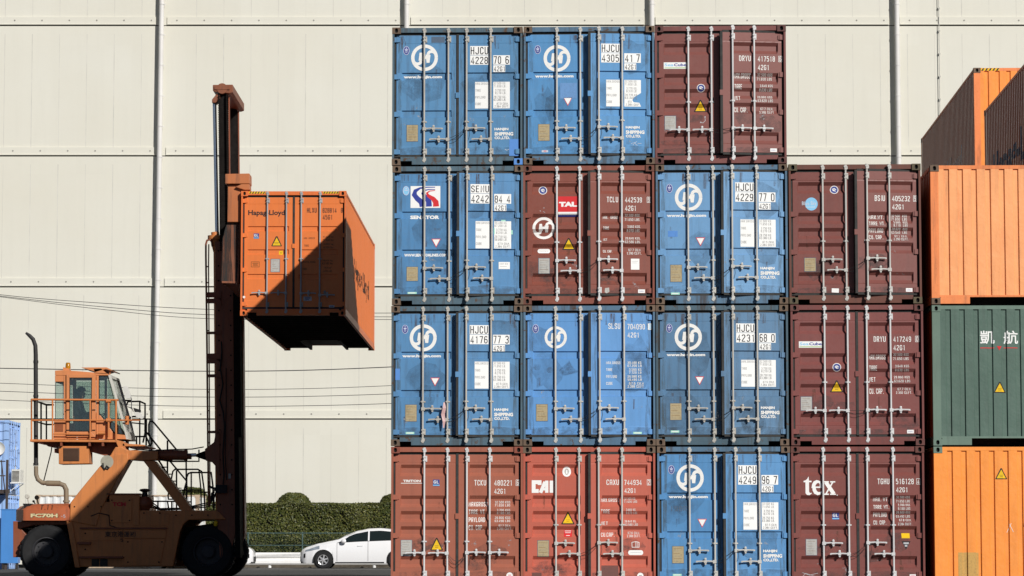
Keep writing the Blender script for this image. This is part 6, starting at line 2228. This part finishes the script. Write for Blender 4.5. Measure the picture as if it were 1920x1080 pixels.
YH = 117.0
HT = at(600, 944, YH).z
hedge(at(300, 1000, YH).x, at(860, 1000, YH).x, YH, YH + 1.3, HT, "clipped green hedge behind the wire fence", 3)
for px, top, lb in ((551, 924, "clipped domed shrub rising above the hedge beside the mast"), (362, 914, "clipped domed shrub seen through the lift truck rails"), (744, 925, "clipped domed shrub half hidden by the terracotta container")):
    p = at(px, top, YH + 2.4)
    dome(p.x, YH + 2.4, 0.66, HT - 0.05, p.z, lb, px)

# ------------------------------------------------------------------ wire fence
YFE = 116.45
fm = flat("green_fence_metal", (0.075, 0.13, 0.125), 0.5, 0.1)
fe = empty("wire_fence", (at(600, 1030, YFE).x, YFE, 0.09), "low green wire fence in front of the hedge", "fence")
fz = at(600, 999.5, YFE).z
fx0, fx1 = at(280, 1000, YFE).x, at(860, 1000, YFE).x
mb = MB(fe.location)
for z in (fz, at(600, 1022.5, YFE).z):
    mb.tube([(fx0, YFE, z), (fx1, YFE, z)], 0.016, 6)
tput_ = put("rail", mb.mesh("rail"), fm, fe)
xx = at(567, 1000, YFE).x
pit = at(567, 1000, YFE).x - at(465, 1000, YFE).x
x = xx - pit * 3
while x < fx1:
    mb = MB(fe.location)
    mb.tube([(x, YFE + 0.03, 0.08), (x, YFE + 0.03, fz + 0.03)], 0.028, 8)
    put("fence_post", mb.mesh("fence_post"), fm, fe)
    x += pit
mb = MB(fe.location)
x = fx0
while x < fx1:
    mb.tube([(x, YFE + 0.004, 0.25), (min(x + fz - 0.25, fx1), YFE + 0.004, fz - max(0, x + fz - 0.25 - fx1))], 0.0022, 3, cap=False)
    mb.tube([(x, YFE - 0.004, fz), (min(x + fz - 0.25, fx1), YFE - 0.004, 0.25 + max(0, x + fz - 0.25 - fx1))], 0.0022, 3, cap=False)
    x += 0.11
put("wire_mesh", mb.mesh("wire_mesh"), fm, fe)

# ------------------------------------------------------------------ white guard rail
YG = 114.6
gm = paint("chalky_white_rail", (0.82, 0.82, 0.81), 0.12, 0.10, 0.5, 0.1)
gr = empty("guard_rail", (at(600, 1050, YG).x, YG, 0.0), "white corrugated guard rail behind the parked cars", "guard rail")
z0, z1 = at(600, 1058.5, YG).z, at(600, 1036, YG).z
hgt = z1 - z0
prof = [(0.0, 0.0), (0.02, 0.0), (-0.02, 0.12), (-0.02, 0.34), (0.02, 0.44), (0.02, 0.54), (-0.02, 0.64), (-0.02, 0.88), (0.015, 1.0), (0.03, 1.0)]
mb = MB(gr.location)
gx0, gx1 = at(280, 1000, YG).x, at(800, 1000, YG).x
v = [(x, YG + d, z0 + q * hgt) for x in (gx0, gx1) for d, q in prof[1:]]
m_ = len(prof) - 1
mb.add(v, [(i, i + 1, m_ + i + 1, m_ + i) for i in range(m_ - 1)])
b_ = put("beam", mb.mesh("beam", recalc=False), gm, gr)
sd = b_.modifiers.new("thick", 'SOLIDIFY')
sd.thickness, sd.offset = 0.012, 1
x = gx0 + 0.6
while x < gx1:
    mb = MB(gr.location)
    mb.tube([(x, YG + 0.13, 0.0), (x, YG + 0.13, z1 - 0.03)], 0.065, 10)
    mb.box(x - 0.05, x + 0.05, YG + 0.032, YG + 0.10, z0 + 0.1, z0 + 0.3)
    put("rail_post", mb.mesh("rail_post", smooth=40), gm, gr)
    x += 2.0

# ------------------------------------------------------------------ cars
carw = NT("white_car_paint")
carw.b.inputs['Base Color'].default_value = (0.80, 0.80, 0.81, 1)
carw.b.inputs['Roughness'].default_value = 0.22
carw.b.inputs['Coat Weight'].default_value = 0.5
car_glass = flat("tinted_glass", (0.012, 0.018, 0.018), 0.06, 0.0, 0, 0.6)
trim = flat("black_trim", (0.014, 0.014, 0.015), 0.5)
alloy = flat("silver_wheel", (0.62, 0.62, 0.63), 0.3, 0.05, 0.6)
lens = flat("clear_lamp", (0.30, 0.34, 0.38), 0.1, 0.2, 0.2, 0.6)


def lerp_prof(tab, x):
    for (a, va), (b, vb) in zip(tab, tab[1:]):
        if a <= x <= b:
            t = (x - a) / max(1e-9, b - a)
            t2 = t * t * (3 - 2 * t) * 0.35 + t * 0.65
            return va + (vb - va) * t2
    return tab[-1][1] if x > tab[-1][0] else tab[0][1]


def make_car(loc, rz, label):
    """hatchback, nose at x = 0 and tail at x = 4.48, centre line y = 0"""
    t = empty("parked_car", loc, label, "car", "white cars parked by the hedge", rz)
    TOP = [(0, 0.60), (0.05, 0.70), (0.25, 0.80), (0.7, 0.93), (1.15, 1.02), (1.35, 1.07), (1.7, 1.24), (2.1, 1.39), (2.55, 1.475), (2.95, 1.49), (3.4, 1.45), (3.9, 1.33), (4.2, 1.16), (4.36, 1.02), (4.48, 0.78)]
    BELT = [(0, 0.52), (0.05, 0.60), (0.25, 0.70), (0.7, 0.83), (1.15, 0.915), (1.5, 0.945), (2.4, 0.985), (3.4, 1.02), (4.1, 1.03), (4.4, 0.95), (4.48, 0.72)]
    HW = [(0, 0.50), (0.05, 0.60), (0.2, 0.73), (0.5, 0.82), (1.0, 0.865), (2.0, 0.873), (3.2, 0.873), (3.9, 0.85), (4.3, 0.77), (4.48, 0.64)]
    RW = [(0, 0.45), (0.25, 0.62), (0.7, 0.72), (1.35, 0.72), (1.7, 0.66), (2.2, 0.58), (3.2, 0.57), (3.9, 0.58), (4.3, 0.62), (4.48, 0.60)]
    BOT = [(0, 0.24), (0.1, 0.20), (0.5, 0.19), (4.0, 0.19), (4.48, 0.30)]
    WX = (0.86, 3.56)
    RWH = 0.315

    def side(x, q):
        """half section at x: q = 0 sill .. 1 belt .. 2 roof edge; returns (y, z)"""
        b, m_, w, r, tp = lerp_prof(BOT, x), lerp_prof(BELT, x), lerp_prof(HW, x), lerp_prof(RW, x), lerp_prof(TOP, x)
        edge = max(m_ + 0.012, tp - 0.075 * min(1, (tp - m_) / 0.3))
        if q <= 1:
            z = b + (m_ - b) * q
            y = w * (0.94 + 0.06 * math.sin(math.pi * min(1, q * 0.9 + 0.05)))
            return y, z
        u = q - 1
        return w * 0.955 + (r - w * 0.955) * (u ** 0.9), m_ + (edge - m_) * u
    xs_ = sorted(set([i * 4.48 / 64 for i in range(65)] + [WX[0] + RWH * 1.2 * math.cos(rad(a)) for a in range(0, 181, 12)] + [WX[1] + RWH * 1.2 * math.cos(rad(a)) for a in range(0, 181, 12)]))
    qs = [0, 0.1, 0.25, 0.45, 0.65, 0.82, 0.93, 1.0, 1.08, 1.25, 1.5, 1.75, 1.92, 2.0]
    vs, fs = [], []
    for x in xs_:
        rowp = []
        arch = 0.0
        for wx in WX:
            d = abs(x - wx)
            if d < RWH * 1.2:
                arch = max(arch, 0.315 + math.sqrt((RWH * 1.2) ** 2 - d * d))
        for q in qs:
            y, z = side(x, q)
            if arch and q <= 1 and z < arch:
                z = min(arch, side(x, 1.0)[1] - 0.02 * (1 - q))
            rowp.append((y, z))
        tp = lerp_prof(TOP, x)
        yr, zr = rowp[-1]
        half = rowp + [(yr * 0.86, zr + (tp - zr) * 0.6), (yr * 0.6, zr + (tp - zr) * 0.88), (yr * 0.3, zr + (tp - zr) * 0.98), (0, tp)]
        full = [(-y, z) for y, z in half] + [(y, z) for y, z in half[-2::-1]]
        vs += [(x, y, z) for y, z in full]
    n = len(full)
    for i in range(len(xs_) - 1):
        fs += [(i * n + j, i * n + j + 1, (i + 1) * n + j + 1, (i + 1) * n + j) for j in range(n - 1)]
        fs.append((i * n + n - 1, i * n, (i + 1) * n, (i + 1) * n + n - 1))
    fs += [tuple(range(n)), tuple(range((len(xs_) - 1) * n, len(xs_) * n))]
    mb = MB()
    mb.add(vs, fs)
    body = put("body", mb.mesh("body", smooth=50), carw.m, t)

    def skin(name, poly_fn, xa, xb, mat, off, steps=24, par=body, sides=(-1, 1)):
        for sg in sides:
            v_, f_ = [], []
            for i in range(steps + 1):
                x = xa + (xb - xa) * i / steps
                q0, q1 = poly_fn(x)
                for j in range(5):
                    y, z = side(x, q0 + (q1 - q0) * j / 4)
                    v_.append((x, sg * (y + off), z))
            for i in range(steps):
                f_ += [(i * 5 + j, i * 5 + j + 1, i * 5 + j + 6, i * 5 + j + 5) for j in range(4)]
            m2 = MB()
            m2.add(v_, f_)
            put(name, m2.mesh(name, recalc=False, smooth=50), mat, par)
    front_lim = lambda x: (1.06, min(1.93, 1.06 + max(0.0, (x - 1.36)) * 2.0))
    skin("window", lambda x: front_lim(x), 1.38, 2.50, car_glass, 0.006)
    skin("window", lambda x: (1.06, 1.93), 2.56, 3.36, car_glass, 0.006)
    skin("window", lambda x: (1.06, 1.90 - max(0, x - 3.5) * 1.3), 3.42, 3.95, car_glass, 0.006)
    skin("window_seal", lambda x: (1.02, 1.06), 1.36, 3.95, trim, 0.008, 20)
    skin("headlamp", lambda x: (0.86 - (x - 0.16) * 0.10, 0.98 + (x - 0.16) * 0.05), 0.20, 0.72, lens, 0.006, 12)
    skin("bumper_lamp", lambda x: (0.42, 0.75), 0.13, 0.20, trim, 0.008, 4)
    skin("sill", lambda x: (0.0, 0.06), 1.30, 3.1, trim, 0.004, 10)
    skin("door_handle", lambda x: (0.80, 0.84), 2.12, 2.32, carw.m, 0.03, 4)
    for x in (1.36, 2.50, 3.36):
        skin("door_gap", lambda x_: (0.10, 1.0), x, x + 0.014, flat("panel_gap", (0.16, 0.16, 0.165), 0.6), 0.006, 2)
    mb = MB()
    for i in range(13):
        pass
    # windscreen and rear glass across the car
    for nm, xa, xb in (("windscreen", 1.36, 2.02), ("rear_glass", 3.95, 4.30)):
        v_, f_ = [], []
        for i in range(9):
            x = xa + (xb - xa) * i / 8
            yr, zr = side(x, 2.0)
            tp = lerp_prof(TOP, x)
            for y_, z_ in ((-0.95, 0.25), (-0.6, 0.88), (-0.3, 0.98), (0, 1.0), (0.3, 0.98), (0.6, 0.88), (0.95, 0.25)):
                v_.append((x, y_ * yr, zr + (tp - zr) * z_ + 0.008))
        for i in range(8):
            f_ += [(i * 7 + j, i * 7 + j + 1, i * 7 + j + 8, i * 7 + j + 7) for j in range(6)]
        m2 = MB()
        m2.add(v_, f_)
        put(nm, m2.mesh(nm, recalc=False, smooth=50), car_glass, body)
    mb = MB()
    mb.box(-0.012, 0.10, -0.48, 0.48, 0.25, 0.44)
    mb.box(0.02, 0.14, -0.60, 0.60, 0.185, 0.248)
    put("grille", mb.mesh("grille"), trim, body)
    for sg in (-1, 1):
        m2 = MB()
        c_ = Vector((1.62, sg * 0.95, 1.0))
        m2.lathe([(0.02, -0.10), (0.075, -0.06), (0.085, 0.02), (0.07, 0.07), (0.01, 0.09)], c_, 'X', 12)
        put("mirror", m2.mesh("mirror", smooth=50), carw.m, body)
        m2 = MB()
        m2.box(1.60, 1.66, sg * 0.90 - 0.05, sg * 0.90 + 0.04, 0.92, 0.96)
        put("mirror_arm", m2.mesh("mirror_arm"), trim, body)
    for wx in WX:
        for sg in (-1, 1):
            o = empty("wheel", (wx, sg * 0.80, RWH), None, None)
            o.parent = t
            m2 = MB()
            m2.lathe([(RWH * 0.62, -0.10), (RWH * 0.68, -0.105), (RWH * 0.95, -0.10), (RWH, -0.07), (RWH, 0.08), (RWH * 0.6, 0.09)], (0, 0, 0), 'Y', 32, ring=True)
            put("tyre", m2.mesh("tyre", smooth=40), tread, o)
            m2 = MB()
            m2.lathe([(RWH * 0.615, -0.098), (RWH * 0.60, -0.108), (RWH * 0.54, -0.10), (RWH * 0.53, -0.03)], (0, 0, 0), 'Y', 32, caps=False)
            for i in range(6):
                a = 2 * math.pi * i / 6 + 0.3
                Rm = Matrix.Rotation(-a, 3, 'Y')
                m2.obox(Rm @ Vector((RWH * 0.32, -0.098, 0)), (RWH * 0.5, 0.02, 0.055), Rm)
            m2.lathe([(0.055, -0.085), (0.055, -0.112), (0.02, -0.118)], (0, 0, 0), 'Y', 14)
            rm_ = put("rim", m2.mesh("rim", smooth=40), alloy, o)
            if sg > 0:
                rm_.rotation_euler = (0, 0, math.pi)
            m2 = MB()
            m2.lathe([(RWH * 1.17, -0.06), (RWH * 1.17, 0.25)], (0, 0, 0.0), 'Y', 32)
            m2.lathe([(RWH * 0.66, -0.02), (RWH * 0.66, 0.0)], (0, 0, 0.0), 'Y', 20)
            w_ = put("wheel_well", m2.mesh("wheel_well"), DARKIN, o)
            if sg > 0:
                w_.rotation_euler = (0, 0, math.pi)
    return t


YCAR = 110.2
make_car((at(562, 1050, YCAR).x, YCAR + 0.87, 0.006), 0.0, "white hatchback parked nose left, partly hidden by the terracotta container")
pc = at(473.5, 1050, 108.6)
make_car((pc.x, 108.6 + 0.87, 0.006), math.pi, "white car almost hidden behind the lift truck's front wheel")

# ------------------------------------------------------------------ white container with a rusty top rail, behind the truck
wc = paint("chalky_white_steel", (0.72, 0.72, 0.70), 0.25, 0.08, 0.5, 0.15)
wcf = paint("rusted_white_frame", (0.45, 0.34, 0.24), 0.5, 0.55, 0.6, 0.3, (0.16, 0.08, 0.04))
pw0, pw1 = at(86, 930, 113.0), at(391, 930, 113.0)
container("white storage container with a rusty top rail behind the lift truck", "container", (pw0.x, 113.0 + 1.0 - 1.0, 0.004), rad(-90), (wc, wcf, wcf, STEEL), front='wall', H=pw0.z, L=6.06, k=100, org=(0, 0)).location = (pw0.x, 113.0 + W_C * 0, 0.004)

# ------------------------------------------------------------------ blue site containers, far left
lb = paint("pale_site_blue", lit(160, 192, 240), 0.25, 0.05, 0.5, 0.2)
lbf = paint("pale_site_blue_frame", lit(150, 184, 234), 0.35, 0.10, 0.5, 0.2)
YB_ = 106.0
pb = at(14.5, 1000, YB_)
HS = (at(14.5, 787, YB_).z - 0.03) / 2
for i, lbl in enumerate(("pale blue site container standing on the ground at the far left", "pale blue site container stacked on top at the far left")):
    container(lbl, "container", (pb.x, YB_, i * (HS + 0.02)), rad(90), (lb, lbf, lbf, lb), style='bead', H=HS, L=6.06, handles=HB if i == 0 else (), group="blue site containers",
              left=[("white_strip", [('r', 'W', 760, 880, 120, 880)])] if i else [], right=[], k=400.0, org=(0, 0), mid=1.3)
acx = at(24, 905, YB_ + 0.3)
acu = empty("air_conditioner", (pb.x + 0.2, YB_ + 0.65, acx.z), "boxy white air conditioner on a bracket on the blue site container", "air conditioner")
mb = MB(acu.location)
a, b = at(20, 880, YB_ + 0.3), at(33, 904.5, YB_ + 0.3)
mb.box(pb.x + 0.05, pb.x + 0.36, YB_ + 0.3, YB_ + 1.05, b.z, a.z)
put("casing", mb.mesh("casing"), flat("off_white_casing", (0.66, 0.65, 0.60), 0.5), acu, bevel=0.015)
mb = MB(acu.location)
for i in range(9):
    z = b.z + 0.04 + i * 0.043
    mb.box(pb.x + 0.08, pb.x + 0.33, YB_ + 0.285, YB_ + 0.299, z, z + 0.02)
put("grille", mb.mesh("grille"), rail_d, acu)
mb = MB(acu.location)
mb.box(pb.x + 0.015, pb.x + 0.40, YB_ + 0.28, YB_ + 1.08, b.z - 0.035, b.z - 0.002)
for yy in (YB_ + 0.34, YB_ + 1.0):
    mb.tube([(pb.x + 0.37, yy, b.z - 0.03), (pb.x + 0.02, yy, b.z - 0.30)], 0.015, 6)
put("bracket", mb.mesh("bracket"), gm, acu)
sdp = at(-3, 841, YB_ - 0.9)
sd_o = empty("satellite_dish", sdp, "round white satellite dish in front of the blue site containers", "satellite dish")
mb = MB(sdp)
mb.lathe([(0.001, 0.07), (0.10, 0.06), (0.18, 0.03), (0.235, -0.02), (0.238, -0.015), (0.18, 0.045), (0.10, 0.075), (0.001, 0.085)], sdp, 'Y', 28)
put("dish", mb.mesh("dish", smooth=40), flat("dish_white", (0.75, 0.75, 0.73), 0.4, 0.05), sd_o)
mb = MB(sdp)
mb.tube([sdp + Vector((0, 0.06, 0)), sdp + Vector((0.03, 0.5, -0.1)), sdp + Vector((0.03, 0.9, -0.1))], 0.025, 8)
mb.tube([sdp + Vector((0, 0, -0.22)), sdp + Vector((0, -0.3, -0.05))], 0.01, 6)
put("mount", mb.mesh("mount"), rail_d, sd_o)
stt = empty("steel_stair", at(-8, 1062, YB_ - 0.8), "rusty steel stair and landing in front of the blue site containers", "stair")
mb = MB(stt.location)
dk = paint("rusty_stair_steel", (0.055, 0.04, 0.035), 0.5, 0.5, 0.7)
ys_ = YB_ - 0.9
for x in (10.5, -30):
    p0, p1 = at(x, 1062, ys_), at(x, 862, ys_)
    mb.box(p0.x - 0.04, p0.x + 0.04, ys_, ys_ + 0.08, 0.004, p1.z)
p0, p1 = at(-60, 925, ys_), at(11, 918, ys_)
mb.box(p0.x, p1.x, ys_ + 0.081, ys_ + 0.85, p0.z, p1.z)
for y in (865, 892):
    mb.tube([at(-60, y, ys_ + 0.04), at(10, y, ys_ + 0.04)], 0.022, 6)
for x in (-5, 3):
    mb.tube([at(x, 865, ys_ + 0.04), at(x, 918, ys_ + 0.04)], 0.015, 6)
mb.tube([at(2, 862, ys_ + 0.04), at(10, 925, ys_ + 0.04)], 0.02, 6)
put("frame", mb.mesh("frame"), dk, stt)
lkp = at(18, 1055, YB_ - 1.0)
lk = empty("storage_locker", (lkp.x, YB_ - 0.75, 0.0), "bright blue steel locker on the ground at the far left", "locker")
a, b = at(2, 956, YB_ - 1.0), at(33, 1056, YB_ - 1.0)
mb = MB(lk.location)
mb.box(a.x, b.x, YB_ - 1.0, YB_ - 0.45, b.z, a.z)
mb.box(a.x - 0.02, b.x + 0.02, YB_ - 1.02, YB_ - 0.43, a.z + 0.001, a.z + 0.03)
put("casing", mb.mesh("casing"), paint("locker_blue", lit(74, 136, 205), 0.2, 0.05, 0.4, 0.1), lk, bevel=0.01)
mb = MB(lk.location)
for x in (a.x + 0.05, b.x - 0.09):
    mb.box(x, x + 0.04, YB_ - 0.96, YB_ - 0.5, 0.004, b.z - 0.001)
put("leg", mb.mesh("leg"), rail_d, lk)

# ------------------------------------------------------------------ overhead cables and the two poles that carry them
wm = flat("black_cable", (0.02, 0.02, 0.022), 0.6)
YWI = 104.0
CG = "overhead cables crossing in front of the warehouse"
wires = [([(-220, 520), (0, 552.5), (200, 569), (390, 580), (700, 587), (960, 580), (1500, 545)], 0.011, "slack black cable, uppermost of the three bundled high"),
         ([(-220, 525), (0, 555), (200, 576), (390, 590), (700, 594), (960, 590), (1500, 556)], 0.011, "slack black cable, middle one of the three bundled high"),
         ([(-220, 526), (0, 556.5), (200, 581), (390, 597.5), (700, 599), (960, 596), (1500, 562)], 0.010, "slack black cable, lowest of the three bundled high"),
         ([(-220, 688), (0, 690.5), (200, 694), (390, 696), (560, 694.5), (733, 688), (960, 676), (1500, 640)], 0.017, "thickest black cable, level with the cab roof"),
         ([(-220, 711), (0, 718.5), (200, 726), (390, 730), (560, 729), (733, 723), (960, 710), (1500, 672)], 0.010, "thin cable just below the thick one at cab window height"),
         ([(-220, 726), (0, 733.5), (200, 741), (390, 744.5), (560, 743.5), (733, 738.5), (960, 728), (1500, 690)], 0.011, "thin cable level with the cab door handle"),
         ([(-220, 741), (0, 750), (200, 758), (390, 762), (560, 761), (733, 756.5), (960, 745), (1500, 706)], 0.011, "lowest thin cable, level with the cab platform rail")]
for pts, r, lb_ in wires:
    W3 = [at(x, y, YWI) for x, y in pts]
    path = []
    for i in range(len(W3) - 1):
        p0 = W3[max(0, i - 1)]
        p1, p2 = W3[i], W3[i + 1]
        p3 = W3[min(len(W3) - 1, i + 2)]
        for j in range(6):
            t_ = j / 6
            path.append(0.5 * ((2 * p1) + (p2 - p0) * t_ + (2 * p0 - 5 * p1 + 4 * p2 - p3) * t_ ** 2 + (3 * p1 - p0 - 3 * p2 + p3) * t_ ** 3))
    path.append(W3[-1])
    mb = MB(path[0])
    mb.tube(path, r, 6)
    o = put("overhead_cable", mb.mesh("overhead_cable", smooth=60), wm, None, path[0])
    tag(o, lb_, "cable", CG)
for x, lb_ in ((-220, "concrete utility pole carrying the cables, left of the blue site containers"), (1500, "concrete utility pole hidden behind the container stack")):
    p = at(x, 500, YWI)
    up_ = empty("utility_pole", (p.x, YWI, 0), lb_, "utility pole", "utility poles")
    mb = MB(up_.location)
    mb.tube([(p.x, YWI + 0.17, 0), (p.x, YWI + 0.17, 12.6 if x > 0 else 12.0)], [0.17, 0.11], 14)
    put("pole", mb.mesh("pole", smooth=40), flat("pole_concrete", (0.32, 0.31, 0.29), 0.9), up_)
